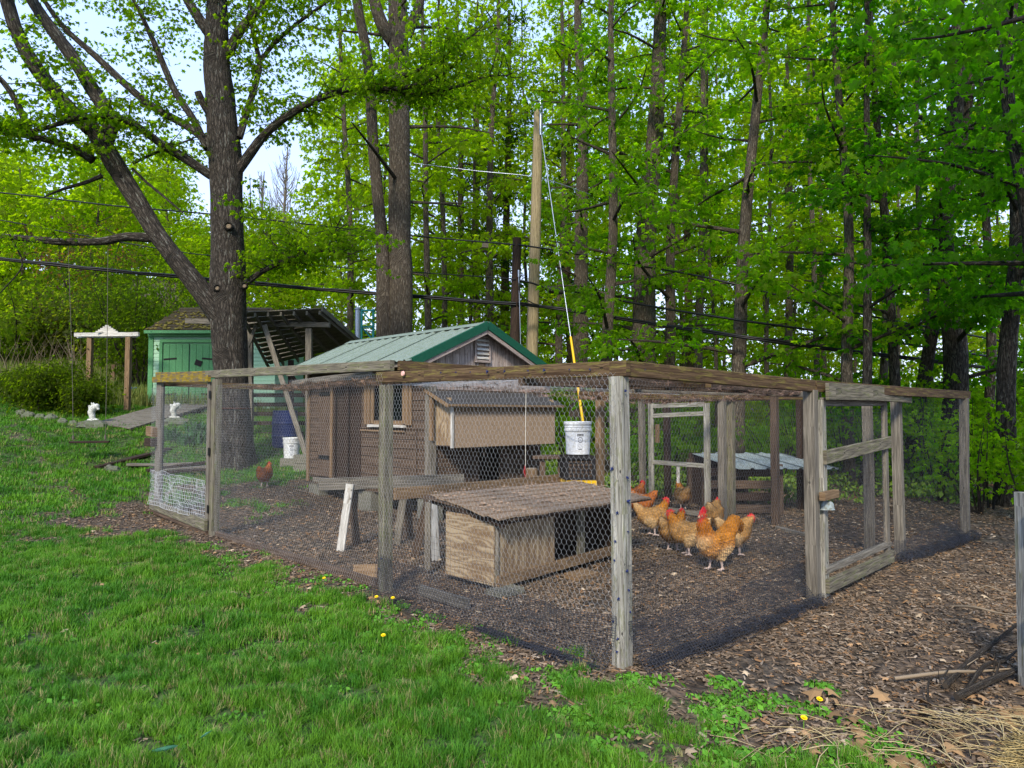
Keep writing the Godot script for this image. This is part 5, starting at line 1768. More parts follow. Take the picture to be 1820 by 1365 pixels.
# ---------------------------------------------------------------- poultry
func hen_bones(q: Dictionary) -> Array:
	var body: Color = q.body
	var neck: Color = q.neck
	var fluff: Color = q.fluff
	var red := Color(0.55, 0.02, 0.03)
	var shank := Color(0.55, 0.42, 0.36)
	var horn := Color(0.62, 0.48, 0.30)
	var cock: bool = q.cock
	var hx: float = q.head.x
	var hy: float = q.head.y
	var b := []
	var v := func(x: float, y: float, z: float) -> Vector3:
		return Vector3(x, y, z)
	# trunk, breast, cushion
	b.append([v.call(-0.09, 0.245, 0), 0.088, v.call(0.06, 0.245, 0), 0.105, body, 0.05])
	b.append([v.call(0.06, 0.235, 0), 0.095, v.call(0.115, 0.275, 0), 0.075, fluff if cock else body, 0.05])
	b.append([v.call(-0.06, 0.20, 0.03), 0.075, v.call(-0.03, 0.16, 0.03), 0.06, fluff, 0.04])
	b.append([v.call(-0.06, 0.20, -0.03), 0.075, v.call(-0.03, 0.16, -0.03), 0.06, fluff, 0.04])
	# wings laid along the sides
	for s in [-1.0, 1.0]:
		b.append([v.call(0.05, 0.285, 0.072 * s), 0.045, v.call(-0.11, 0.275, 0.062 * s), 0.022, body * 0.92, 0.025])
	# neck with hackles
	b.append([v.call(0.105, 0.30, 0), 0.075 if cock else 0.062, v.call(lerpf(0.12, hx, 0.6), lerpf(0.31, hy, 0.6), 0), 0.048 if cock else 0.040, neck, 0.05])
	b.append([v.call(lerpf(0.12, hx, 0.55), lerpf(0.31, hy, 0.55), 0), 0.046 if cock else 0.038, v.call(hx - 0.006, hy - 0.01, 0), 0.027, neck, 0.035])
	b.append([v.call(hx - 0.006, hy, 0), 0.027, v.call(hx + 0.014, hy - 0.002, 0), 0.022, neck, 0.022])
	# saddle and tail
	if cock:
		b.append([v.call(-0.10, 0.27, 0), 0.085, v.call(-0.17, 0.36, 0), 0.06, body, 0.05])
		b.append([v.call(-0.17, 0.36, 0), 0.055, v.call(-0.225, 0.43, 0), 0.048, body * 0.9, 0.05])
		b.append([v.call(-0.225, 0.43, 0), 0.045, v.call(-0.285, 0.40, 0), 0.030, body * 0.75, 0.04])
		b.append([v.call(-0.285, 0.40, 0), 0.028, v.call(-0.31, 0.33, 0), 0.012, body * 0.6, 0.03])
	else:
		b.append([v.call(-0.11, 0.26, 0), 0.075, v.call(-0.17, 0.325, 0), 0.05, body, 0.05])
		b.append([v.call(-0.17, 0.325, 0), 0.045, v.call(-0.205, 0.375, 0), 0.026, fluff, 0.04])
	# face, comb, wattles, beak
	for s in [-1.0, 1.0]:
		b.append([v.call(hx + 0.008, hy - 0.002, 0.016 * s), 0.017, v.call(hx + 0.016, hy - 0.010, 0.014 * s), 0.014, red, 0.010])
		var wl := 0.062 if cock else 0.026
		b.append([v.call(hx + 0.018, hy - 0.018, 0.008 * s), 0.011 if cock else 0.008, v.call(hx + 0.014, hy - 0.018 - wl, 0.010 * s), 0.014 if cock else 0.008, red, 0.012])
		b.append([v.call(hx + 0.012, hy + 0.006, 0.021 * s), 0.006, v.call(hx + 0.013, hy + 0.006, 0.022 * s), 0.006, Color(0.02, 0.012, 0.01), 0.003])
	var n := 5 if cock else 4
	var ch := 0.062 if cock else 0.028
	for i in n:
		var f := i / float(n - 1)
		var cx := hx + lerpf(0.026, -0.03, f)
		var cy := hy + 0.020 + sin(f * PI) * 0.006
		b.append([v.call(cx, cy, 0), 0.010, v.call(cx - 0.006 - 0.02 * f, cy + ch * (0.55 + 0.45 * sin(f * PI)), 0), 0.006, red, 0.012])
	b.append([v.call(hx + 0.026, hy - 0.002, 0), 0.011, v.call(hx + 0.056, hy - 0.012, 0), 0.004, horn, 0.008])
	# thighs, shanks, feet
	for s in [-1.0, 1.0]:
		var z: float = 0.048 * s
		var st: float = q.step * s
		b.append([v.call(-0.01, 0.18, z), 0.055, v.call(0.0 + st * 0.4, 0.125, z), 0.030, fluff, 0.03])
		b.append([v.call(0.0 + st * 0.4, 0.135, z), 0.016, v.call(-0.005 + st, 0.018, z), 0.0095, shank, 0.012])
		for a in [-0.5, 0.0, 0.5, PI]:
			var l := 0.052 if a != PI else 0.028
			b.append([v.call(-0.005 + st, 0.014, z), 0.0085, v.call(-0.005 + st + cos(a) * l, 0.007, z + sin(a) * l), 0.006, shank, 0.008])
	return b

func make_chickens() -> void:
	rng.seed = 900
	var buff := Color(0.50, 0.27, 0.085)
	var pale := Color(0.60, 0.40, 0.19)
	var gold := Color(0.48, 0.18, 0.018)
	var amber := Color(0.42, 0.135, 0.010)
	var rust := Color(0.36, 0.11, 0.025)
	var cock := body_mesh(hen_bones({"body": gold, "neck": amber, "fluff": pale, "cock": true, "head": Vector2(0.150, 0.505), "step": 0.035}), 0.0085, 0.004, 1)
	var hen := body_mesh(hen_bones({"body": buff, "neck": gold * 1.05, "fluff": pale, "cock": false, "head": Vector2(0.185, 0.425), "step": 0.02}), 0.0085, 0.004, 2)
	var peck := body_mesh(hen_bones({"body": buff, "neck": buff, "fluff": pale, "cock": false, "head": Vector2(0.235, 0.375), "step": 0.03}), 0.0085, 0.004, 3)
	var red_hen := body_mesh(hen_bones({"body": rust, "neck": rust * 1.2, "fluff": rust * 1.1, "cock": false, "head": Vector2(0.18, 0.42), "step": 0.02}), 0.009, 0.004, 4)
	var birds := [
		[cock, Vector3(2.077, 0.0, -7.091), 205.0, 1.10, "rooster", "large golden rooster with tall red comb facing the corner post"],
		[hen, Vector3(1.835, 0.0, -9.054), 5.0, 1.04, "hen", "pale buff hen standing upright in profile beside the hutch roof"],
		[hen, Vector3(1.868, 0.0, -8.064), 40.0, 1.0, "hen", "buff hen with its back half behind another hen near rooster"],
		[hen, Vector3(1.974, 0.0, -7.812), 160.0, 1.06, "hen", "buff hen whose breast faces the near fence beside rooster"],
		[peck, Vector3(2.505, 0.0, -7.812), 22.0, 1.06, "hen", "golden hen stretching its neck out behind the rooster tail"],
		[peck, Vector3(2.728, 0.0, -9.396), 60.0, 1.05, "hen", "buff hen half hidden between the rooster and post pair"],
		[red_hen, Vector3(1.959, 0.0, -10.542), 165.0, 1.05, "hen", "rusty hen standing behind the roof edge of the hutch"],
		[hen, Vector3(2.861, 0.0, -11.588), 100.0, 1.0, "hen", "buff hen seen through the netting of the white door frame"],
		[red_hen, Vector3(-4.724, 0.279, -13.200), 80.0, 1.0, "hen", "lone rusty hen roaming outside the run near the maple"],
		[red_hen, Vector3(1.952, 0.0, -11.133), 25.0, 1.05, "hen", "rusty hen with bright red face between corner post and white door"],
	]
	var fg := Geo.new()
	fg.tri(Vector3.ZERO, Vector3(0.007, 0.002, 0.012), Vector3(0, 0.003, 0.015))
	fg.tri(Vector3.ZERO, Vector3(0, 0.003, 0.015), Vector3(-0.007, 0.002, 0.012))
	fg.tri(Vector3(0.007, 0.002, 0.012), Vector3(0, 0.002, 0.027), Vector3(0, 0.003, 0.015))
	fg.tri(Vector3(-0.007, 0.002, 0.012), Vector3(0, 0.003, 0.015), Vector3(0, 0.002, 0.027))
	var feather := fg.commit()
	for q in birds:
		var at: Vector3 = q[1]
		at.y = gh(at.x, at.z)
		var o := put(self, "rooster" if q[4] == "rooster" else "hen", q[0], M.feathers, Transform3D(Basis(Vector3.UP, deg_to_rad(q[2])).scaled(Vector3.ONE * q[3]), at + Vector3(0, 0.012, 0)))
		tag(o, q[5], q[4])
		# small overlapping feathers lying back along the body
		var xf := []
		var cols := []
		var pl: Array = plume_at[q[0]]
		for i in 2200:
			var v: Array = pl[rng.randi() % pl.size()]
			var n: Vector3 = v[1]
			var back := Vector3(-1.0, -0.55, 0)
			if v[0].x < -0.12:
				back = Vector3(-0.8, 0.5, 0)
			back = (back - n * back.dot(n)).normalized()
			if back.length() < 0.5:
				continue
			back = (back + n * rf(0.10, 0.32)).normalized()
			var side := back.cross(n).normalized()
			var s := rf(0.7, 1.3)
			xf.append(o.global_transform * Transform3D(Basis(side, n, back).scaled_local(Vector3(s, s, s)), v[0] + n * 0.001))
			var k := rf(0.62, 1.22)
			cols.append(Color(v[2].r * k, v[2].g * k, v[2].b * k))
		scatter(o, "plumage", feather, M.feathers, xf, cols)


# ---------------------------------------------------------------- the big maple
func make_maple() -> void:
	rng.seed = 1000
	var base := Vector3(-6.069, 0.366, -15.000)
	base.y = gh(base.x, base.z) - 0.1
	var t := thing("maple_tree", "old forked maple with lichened grey bark beside the run", "tree", base)
	var g := Geo.new()
	var stem := [base, Vector3(-6.052, 0.804, -15.000), Vector3(-6.085, 2.027, -15.000), Vector3(-6.193, 3.258, -15.000), Vector3(-6.239, 4.499, -15.000), Vector3(-6.274, 5.748, -15.000), Vector3(-6.316, 6.753, -15.000), Vector3(-6.397, 7.764, -15.000), Vector3(-6.515, 8.781, -15.000), Vector3(-6.594, 9.676, -15.000), Vector3(-6.585, 10.575, -15.000), Vector3(-6.663, 12.459, -15.100), Vector3(-6.706, 15.320, -15.200)]
	var srad := [0.43, 0.36, 0.335, 0.37, 0.355, 0.345, 0.345, 0.335, 0.30, 0.265, 0.22, 0.15, 0.06]
	var p := smooth_path(stem, srad, 5)
	g.tube(p[0], p[1], 22, 0.16, 5, true, 0.28)
	put(t, "trunk", g.commit(), M.bark)
	# limbs: [points, radii, leafiness]
	var limbs := [
		[[Vector3(-6.264, 3.561, -14.950), Vector3(-6.595, 4.047, -14.900), Vector3(-7.099, 4.692, -14.850), Vector3(-7.639, 5.383, -14.800), Vector3(-8.081, 6.110, -14.750), Vector3(-8.472, 6.774, -14.700), Vector3(-8.780, 7.329, -14.600), Vector3(-9.109, 7.866, -14.500)], [0.25, 0.235, 0.205, 0.19, 0.195, 0.20, 0.19, 0.16], 0.0],
		[[Vector3(-9.043, 7.682, -14.500), Vector3(-9.535, 8.189, -14.400), Vector3(-9.963, 8.750, -14.300), Vector3(-10.328, 9.367, -14.200), Vector3(-10.616, 10.279, -14.100), Vector3(-10.971, 11.911, -14.000)], [0.16, 0.15, 0.15, 0.14, 0.13, 0.08], 0.6],
		[[Vector3(-8.821, 7.311, -14.650), Vector3(-8.804, 7.995, -14.800), Vector3(-9.254, 8.734, -14.900), Vector3(-9.903, 9.676, -15.000), Vector3(-10.732, 10.765, -15.100), Vector3(-11.639, 12.268, -15.200)], [0.15, 0.155, 0.155, 0.145, 0.12, 0.07], 0.7],
		[[Vector3(-6.541, 7.486, -15.000), Vector3(-7.333, 8.078, -15.200), Vector3(-8.338, 8.685, -15.400), Vector3(-9.644, 9.866, -15.600), Vector3(-10.514, 10.658, -15.700), Vector3(-11.105, 11.461, -15.800)], [0.10, 0.09, 0.085, 0.075, 0.06, 0.045], 0.7],
		[[Vector3(-6.610, 6.819, -14.900), Vector3(-7.077, 7.120, -14.700), Vector3(-7.529, 7.375, -14.500), Vector3(-7.970, 7.694, -14.300), Vector3(-8.449, 7.800, -14.100), Vector3(-9.022, 7.642, -13.900), Vector3(-9.683, 7.323, -13.700), Vector3(-10.441, 7.285, -13.500)], [0.11, 0.10, 0.085, 0.075, 0.065, 0.05, 0.04, 0.02], 1.2],
		[[Vector3(-6.752, 7.448, -15.000), Vector3(-7.098, 8.125, -15.100), Vector3(-7.603, 8.877, -15.200), Vector3(-8.056, 9.838, -15.300), Vector3(-8.447, 10.616, -15.400), Vector3(-8.814, 11.274, -15.500)], [0.085, 0.08, 0.075, 0.065, 0.05, 0.035], 0.8],
		[[Vector3(-6.277, 6.627, -15.000), Vector3(-5.753, 7.321, -14.900), Vector3(-5.353, 7.745, -14.800), Vector3(-4.740, 8.094, -14.600), Vector3(-4.020, 8.347, -14.400), Vector3(-3.197, 8.459, -14.200), Vector3(-2.393, 8.327, -14.000), Vector3(-1.623, 8.491, -13.900), Vector3(-0.922, 8.912, -13.800)], [0.12, 0.105, 0.09, 0.085, 0.07, 0.06, 0.05, 0.035, 0.015], 1.1],
		[[Vector3(-3.019, 8.471, -14.200), Vector3(-2.235, 8.650, -14.100), Vector3(-1.520, 8.958, -14.000), Vector3(-0.698, 9.500, -13.900)], [0.05, 0.04, 0.03, 0.012], 1.2],
		[[Vector3(-3.197, 8.459, -14.200), Vector3(-2.264, 8.349, -14.300), Vector3(-1.441, 8.494, -14.400), Vector3(-0.484, 8.850, -14.500), Vector3(0.060, 8.813, -14.500)], [0.04, 0.035, 0.03, 0.02, 0.01], 1.1],
		[[Vector3(-6.046, 7.701, -15.000), Vector3(-5.909, 8.381, -15.100), Vector3(-5.744, 9.136, -15.200), Vector3(-5.738, 9.603, -15.300), Vector3(-5.955, 10.418, -15.400), Vector3(-6.049, 11.541, -15.500)], [0.085, 0.075, 0.065, 0.06, 0.045, 0.03], 0.9],
		[[Vector3(-5.737, 9.576, -15.300), Vector3(-5.408, 10.089, -15.400), Vector3(-4.931, 10.609, -15.500), Vector3(-4.251, 11.202, -15.600), Vector3(-3.560, 11.940, -15.700)], [0.05, 0.045, 0.04, 0.03, 0.015], 1.0],
		[[Vector3(-6.330, 9.612, -15.000), Vector3(-6.026, 10.189, -15.000), Vector3(-5.632, 10.765, -15.100), Vector3(-4.977, 11.480, -15.200)], [0.12, 0.10, 0.08, 0.05], 0.7],
		[[Vector3(-6.752, 10.061, -15.000), Vector3(-7.101, 10.575, -15.000), Vector3(-7.400, 11.091, -15.000), Vector3(-7.823, 11.997, -15.000)], [0.12, 0.11, 0.09, 0.05], 0.7],
		[[Vector3(-7.639, 5.396, -14.800), Vector3(-8.345, 5.420, -14.750), Vector3(-8.861, 5.309, -14.700), Vector3(-9.710, 5.297, -14.700), Vector3(-10.501, 5.370, -14.700), Vector3(-11.700, 5.466, -14.600)], [0.11, 0.095, 0.085, 0.08, 0.07, 0.05], 0.35],
		[[Vector3(-9.027, 7.046, -14.600), Vector3(-9.333, 7.253, -14.500), Vector3(-9.744, 7.356, -14.300), Vector3(-10.270, 7.436, -14.200), Vector3(-11.059, 7.448, -14.000)], [0.10, 0.085, 0.075, 0.06, 0.04], 0.9],
		[[Vector3(-8.873, 6.749, -14.700), Vector3(-9.196, 6.554, -14.600), Vector3(-9.550, 6.399, -14.500), Vector3(-9.921, 6.184, -14.400)], [0.05, 0.04, 0.032, 0.012], 0.0],
		[[Vector3(-8.231, 6.897, -14.700), Vector3(-7.841, 6.554, -14.600), Vector3(-7.420, 6.216, -14.500), Vector3(-6.969, 5.847, -14.400)], [0.035, 0.03, 0.025, 0.015], 0.0],
		[[Vector3(-8.222, 7.021, -14.700), Vector3(-7.751, 7.244, -14.700), Vector3(-7.206, 7.455, -14.700), Vector3(-6.889, 7.645, -14.800)], [0.035, 0.03, 0.022, 0.012], 0.4],
		[[Vector3(-5.804, 4.442, -14.900), Vector3(-5.331, 4.685, -14.700), Vector3(-4.784, 4.860, -14.500), Vector3(-4.306, 4.934, -14.300), Vector3(-3.890, 4.982, -14.200), Vector3(-3.349, 4.794, -14.000)], [0.07, 0.06, 0.05, 0.04, 0.03, 0.012], 1.1],
		[[Vector3(-3.890, 4.982, -14.200), Vector3(-3.726, 5.204, -14.100), Vector3(-3.587, 5.471, -14.000)], [0.025, 0.018, 0.008], 1.2],
		[[Vector3(-10.030, 7.316, -14.200), Vector3(-10.385, 8.243, -14.000), Vector3(-10.833, 8.794, -13.800)], [0.08, 0.06, 0.04], 0.8],
		[[Vector3(-10.805, 5.370, -14.700), Vector3(-10.473, 4.785, -14.600), Vector3(-10.745, 4.282, -14.500), Vector3(-10.976, 4.041, -14.500)], [0.02, 0.016, 0.012, 0.006], 0.2],
		[[Vector3(-6.635, 8.165, -14.900), Vector3(-6.806, 8.459, -14.800), Vector3(-6.873, 8.624, -14.750)], [0.10, 0.085, 0.075], 0.0],
		[[Vector3(-4.724, 4.884, -14.500), Vector3(-5.234, 5.401, -14.400), Vector3(-5.502, 5.913, -14.300)], [0.02, 0.014, 0.006], 0.6],
	]
	var xf := []
	var cols := []
	var twigs := Geo.new()
	for l in limbs:
		var q := smooth_path(l[0], l[1], 4)
		var gl := Geo.new()
		var r0: float = l[1][0]
		gl.tube(q[0], q[1], 14 if r0 > 0.15 else (9 if r0 > 0.06 else 6), 0.14, rng.randi() % 99, true)
		put(t, "limb", gl.commit(), M.bark)
		var n: int = q[0].size()
		for i in range(int(n * 0.22), n):
			var c: Vector3 = q[0][i]
			var cnt := int(l[2] * rf(0.6, 1.9) * 2.2)
			for k in cnt:
				# a twig off the limb with leaf sprays along it
				var a := rf(0, TAU)
				var ln := rf(0.4, 1.25)
				var dv := Vector3(cos(a), rf(-0.25, 0.75), sin(a)).normalized()
				var m := c + dv * ln * 0.5 + Vector3(0, rf(-0.05, 0.08), 0)
				var e := c + dv * ln + Vector3(0, rf(-0.25, 0.1), 0)
				twigs.tube([c, m, e], [0.012, 0.008, 0.003], 4, 0.0, 1, false)
				for s in 6:
					var u := rf(0.3, 1.08)
					var w := c.lerp(m, u * 2.0) if u < 0.5 else m.lerp(e, u * 2.0 - 1.0)
					w += Vector3(rf(-0.2, 0.2), rf(-0.12, 0.08), rf(-0.2, 0.2))
					var b := Basis(Vector3.UP, rf(0, TAU)).rotated(Vector3(rf(-1, 1), 0, rf(-1, 1)).normalized(), rf(0, 0.5)).scaled(Vector3.ONE * rf(0.7, 1.2))
					xf.append(Transform3D(b, w))
					cols.append(leaf_colour(Color(0.19, 0.34, 0.016), Color(0.33, 0.46, 0.03)))
	# crown above and to the left, out past the top of the picture
	for i in 1500:
		var a := rf(0, TAU)
		var rr := 5.5 * sqrt(rng.randf())
		var c := Vector3(-7.6, 12.2, -15.0) + Vector3(cos(a) * rr, rf(-1.6, 3.5), sin(a) * rr)
		xf.append(Transform3D(Basis(Vector3.UP, rf(0, TAU)).scaled(Vector3.ONE * rf(0.8, 1.3)), c))
		cols.append(leaf_colour(Color(0.19, 0.34, 0.016), Color(0.33, 0.46, 0.03)))
	put(t, "twigs", twigs.commit(), M.bark_dark).set_meta("kind", "stuff")
	scatter(t, "crown", SP.maple[0], M.leaf, xf, cols)
	# healed pruning scars
	for s in [[Vector3(-6.107, 5.629, -14.660), 0.07], [Vector3(-6.325, 4.287, -14.660), 0.06], [Vector3(-5.785, 4.354, -14.760), 0.055]]:
		var out: Vector3 = (Vector3(0, s[0].y, 0) - s[0])
		out.y = 0
		out = out.normalized()
		var bs := Basis.looking_at(-out) * Basis(Vector3.RIGHT, PI / 2.0)
		var r: float = s[1]
		var ring := put(t, "pruning_scar", lathe([Vector2(r * 1.5, -0.05), Vector2(r * 1.35, 0.03), Vector2(r, 0.055), Vector2(r * 0.8, 0.04), Vector2(r * 0.72, 0.02)], 18), M.bark, Transform3D(bs, s[0]))
		put(ring, "cut_face", lathe([Vector2(r * 0.78, 0.02), Vector2(r * 0.3, 0.028), Vector2(0, 0.02)], 18), M.cut_wood, Transform3D(bs, s[0]))
	var band := []
	var br := []
	for i in 25:
		var a := TAU * i / 24.0
		band.append(Vector3(-6.078 + cos(a) * 0.375, 1.708 , -15 + sin(a) * 0.375))
		br.append(0.012)
	pole(t, "rusty_band", band, br, M.rust, 5)


# ---------------------------------------------------------------- the woods
func tree_at(x0: float, lean: float, d: float, dia: float, o: Dictionary, called: String, label: String, group: String) -> void:
	var gy := gh(x0, -d)
	var ht: float = o.get("height", 4.6 + 0.62 * d)
	var r := dia * 0.5
	var stem := []
	var rad := []
	for i in 6:
		var f := i / 5.0
		var y := gy + (ht - gy) * f - (0.2 if i == 0 else 0.0)
		stem.append(Vector3(x0 + lean * (y - gy) + (rf(-0.14, 0.14) if i > 0 else 0.0), y, -d + rf(-0.15, 0.15)))
		rad.append(r * lerpf(1.12, 0.30, pow(f, 1.1)))
	o.sides = 12 if dia > 0.4 else 8
	wood_tree(called, label, group, stem, rad, o)

func make_woods() -> void:
	rng.seed = 1100
	var ya := Color(0.29, 0.44, 0.018)
	var yb := Color(0.46, 0.55, 0.045)
	var ga := Color(0.18, 0.38, 0.018)
	var gb := Color(0.33, 0.50, 0.04)
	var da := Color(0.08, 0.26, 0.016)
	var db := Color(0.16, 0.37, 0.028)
	# twin-stemmed tree behind the coop
	var b0 := Vector3(-2.986, gh(-2.986, -17), -17)
	var st1 := [b0 - Vector3(0, 0.2, 0), Vector3(-2.767, 4.041, -17.000), Vector3(-2.810, 6.301, -17.000), Vector3(-2.830, 9.162, -17.000), Vector3(-2.874, 11.335, -17.000), Vector3(-3.009, 14.268, -17.000), Vector3(-3.181, 17.995, -17.000)]
	var tw := wood_tree("ash_tree", "twin stemmed tree with pale brown bark rising behind the coop", "", st1, [0.38, 0.30, 0.27, 0.26, 0.25, 0.18, 0.08], {"lo": 0.34, "limbs": 18, "spread": 3.0, "sprays": 10, "kind": "maple", "ca": Color(0.18, 0.30, 0.014), "cb": Color(0.32, 0.41, 0.025), "bark": "bark_pale", "sides": 18, "scale": 1.15, "rise": 0.2})
	var g := Geo.new()
	var q := smooth_path([b0 + Vector3(-0.1, 0, 0.05), Vector3(-3.163, 4.033, -16.950), Vector3(-3.258, 6.017, -17.000), Vector3(-3.493, 8.194, -17.100), Vector3(-3.662, 10.420, -17.200), Vector3(-4.003, 12.249, -17.300), Vector3(-4.402, 14.718, -17.400)], [0.26, 0.20, 0.155, 0.14, 0.13, 0.12, 0.06], 4)
	g.tube(q[0], q[1], 12, 0.1, 4)
	put(tw, "second_trunk", g.commit(), M.bark_pale)
	var g3 := Geo.new()
	q = smooth_path([Vector3(-2.985, 10.971, -17.000), Vector3(-3.273, 11.408, -17.000), Vector3(-3.492, 12.064, -17.000), Vector3(-3.714, 12.943, -17.000)], [0.2, 0.16, 0.14, 0.1], 4)
	g3.tube(q[0], q[1], 10, 0.1, 4)
	q = smooth_path([Vector3(-2.674, 11.189, -17.000), Vector3(-2.393, 11.772, -17.000), Vector3(-2.254, 12.357, -17.000), Vector3(-2.001, 13.237, -17.000)], [0.16, 0.12, 0.1, 0.08], 4)
	g3.tube(q[0], q[1], 10, 0.1, 4)
	put(tw, "limb", g3.commit(), M.bark_pale)

	# the trees whose stems can be told apart: foot x, lean per metre, distance, stem width, look
	var grp := "slender young trees at the edge of the woods"
	var list := [
		[-2.76, -0.024, 23.0, 0.24, 0, "y"], [-2.56, -0.004, 25.0, 0.22, 0, "y"], [2.01, 0.018, 22.0, 0.52, 1, "g"], [2.36, 0.027, 17.5, 0.31, 2, "g"],
		[3.51, 0.039, 18.5, 0.67, 3, "g"], [4.16, 0.057, 19.0, 0.31, 0, "g"], [5.04, 0.069, 15.5, 0.32, 4, "g"], [7.46, 0.003, 20.0, 0.13, 0, "y"],
		[10.70, -0.016, 24.0, 0.20, 0, "y"], [11.91, -0.013, 26.0, 0.17, 0, "y"], [7.09, -0.013, 14.5, 0.23, 5, "g"], [7.21, 0.010, 14.0, 0.18, 6, "d"],
		[8.32, -0.020, 15.0, 0.21, 0, "d"], [9.18, 0.190, 16.0, 0.29, 7, "d"], [9.89, 0.020, 15.5, 0.51, 8, "d"], [11.70, 0.010, 17.0, 0.22, 0, "d"],
		[8.65, 0.025, 12.0, 0.29, 9, "d"], [7.54, -0.012, 10.0, 0.25, 10, "d"], [5.97, -0.017, 20.0, 0.11, 0, "g"], [12.71, -0.013, 21.0, 0.21, 0, "d"],
		[-0.88, 0.013, 27.0, 0.35, 0, "y"], [1.95, 0.007, 28.0, 0.32, 0, "y"], [7.02, 0.016, 26.0, 0.34, 0, "y"], [10.82, 0.013, 27.0, 0.31, 0, "y"],
		[12.76, 0.052, 24.0, 0.27, 0, "y"], [-2.21, -0.007, 30.0, 0.34, 0, "y"], [-6.17, -0.026, 26.0, 0.26, 0, "y"],
	]
	var named := {1: "rough barked grey tree standing right of the tall utility pole", 2: "slender grey trunked tree right of the yellow wire guard", 3: "stout dark double tree in the middle of the woods", 4: "leaning dark trunk tree beyond the long right beam", 5: "straight young tree behind the right gate, lower left limbs", 6: "straight dark young tree close beside another behind right gate", 7: "strongly leaning dark tree behind the run's far corner", 8: "thick dark trunk tree behind the far right corner post", 9: "dark tree standing beyond the right end of the run", 10: "dark tree on the wood edge above the fence post"}
	for a in list:
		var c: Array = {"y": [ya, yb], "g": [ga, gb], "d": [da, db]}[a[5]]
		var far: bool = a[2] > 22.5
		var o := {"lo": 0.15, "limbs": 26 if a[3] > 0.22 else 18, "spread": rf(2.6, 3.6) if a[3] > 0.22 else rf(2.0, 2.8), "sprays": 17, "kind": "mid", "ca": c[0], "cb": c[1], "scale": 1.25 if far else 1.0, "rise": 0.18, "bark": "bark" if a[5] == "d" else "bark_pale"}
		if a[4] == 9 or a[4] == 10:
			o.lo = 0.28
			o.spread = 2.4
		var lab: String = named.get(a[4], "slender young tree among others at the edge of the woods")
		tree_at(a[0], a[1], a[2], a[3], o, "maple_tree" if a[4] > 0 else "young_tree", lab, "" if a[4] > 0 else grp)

	# deeper woods: many crowns, told apart by nothing but their place; the skyline drops behind the maple
	for i in 50:
		var back := i >= 28
		var d := rf(50.0, 75.0) if back else rf(29.0, 44.0)
		var s := -0.92 + 1.84 * ((i - 28 + rf(0.0, 0.9)) / 22.0 if back else (i + rf(0.0, 0.9)) / 28.0)
		var up := 0.54 if back else 0.64
		if s < -0.474:
			up = rf(0.33, 0.40)
		elif s < -0.262:
			up = rf(0.24, 0.30)
		elif s < -0.188:
			up = rf(0.38, 0.52)
		var yellow := back or rng.randf() < 0.8
		tree_at(s * d, rf(-0.03, 0.03), d, rf(0.14, 0.24), {"lo": 0.08, "limbs": 24, "spread": rf(4.5, 6.5) if back else rf(3.4, 4.6), "sprays": 17, "kind": "far", "ca": ya if yellow else ga, "cb": yb if yellow else gb, "scale": 1.9 if back else 1.15, "height": 1.6 + up * d, "rise": 0.3, "bark": "bark_pale", "thick": 4.0 if back else 2.5, "flare": 0.1}, "forest_tree", "leafy tree in the deep of the spring woods", "trees deep in the woods")
	# pines in the gaps
	for a in [[-0.3, 30.0], [2.7, 33.0], [-1.9, 36.0], [8.2, 32.0]]:
		tree_at(a[0], 0.01, a[1], 0.42, {"lo": 0.15, "limbs": 30, "spread": 2.8, "sprays": 10, "kind": "pine", "ca": Color(0.03, 0.08, 0.03), "cb": Color(0.06, 0.13, 0.045), "scale": 1.5, "height": 1.6 + 0.6 * float(a[1]), "rise": 0.05, "top": 0.2, "bark": "bark_brown", "thick": 2.0, "flare": 0.1}, "pine_tree", "dark green pine standing among the pale spring trees", "pines among the spring trees")
	# bare grey tree against the sky
	for a in [[-14.2, 42.0, 18.3], [-17.1, 46.0, 18.0]]:
		var d: float = a[1]
		var x0: float = a[0]
		var top: float = a[2]
		var tb := thing("bare_tree", "pale grey bare tree standing against the white sky", "tree", Vector3(x0, gh(x0, -d), -d), "bare trees against the sky")
		var gg := Geo.new()
		gg.tube([tb.position, Vector3(x0, top * 0.6, -d), Vector3(x0 + 0.3, top, -d)], [0.22, 0.13, 0.03], 7)
		for i in 70:
			var f := rf(0.3, 0.97)
			var p := Vector3(x0 + 0.15, lerpf(tb.position.y, top, f), -d)
			var an := rf(0, TAU)
			var ln := (1.05 - f) * 6.0 * rf(0.5, 1.0)
			var e := p + Vector3(cos(an) * 0.45, 0.9, sin(an) * 0.45) * ln
			gg.tube([p, p.lerp(e, 0.5) + Vector3(cos(an), 0, sin(an)) * 0.12 * ln, e], [0.025, 0.016, 0.007], 4)
			for k in 3:
				var s := p.lerp(e, rf(0.3, 0.9))
				gg.tube([s, s + Vector3(rf(-0.5, 0.5), rf(0.4, 1.0), rf(-0.5, 0.5)) * ln * 0.4], [0.011, 0.005], 3, 0.0, 1, false)
		put(tb, "trunk", gg.commit(), M.grey_wood)
	# the maple whose shade lies over the right of the yard; it stands just outside the view
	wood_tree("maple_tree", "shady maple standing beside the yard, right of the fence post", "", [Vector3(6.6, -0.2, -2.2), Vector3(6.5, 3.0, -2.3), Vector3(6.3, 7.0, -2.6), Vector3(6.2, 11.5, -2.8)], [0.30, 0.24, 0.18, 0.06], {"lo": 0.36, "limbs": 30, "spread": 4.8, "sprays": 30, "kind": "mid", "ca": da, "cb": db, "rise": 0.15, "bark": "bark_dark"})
	# a maple bough that reaches in from the right, close to the camera
	var nb := thing("maple_bough", "large leaved maple bough reaching in at the upper right", "branch", Vector3(3.9, 4.2, -5.0))
	var ng := Geo.new()
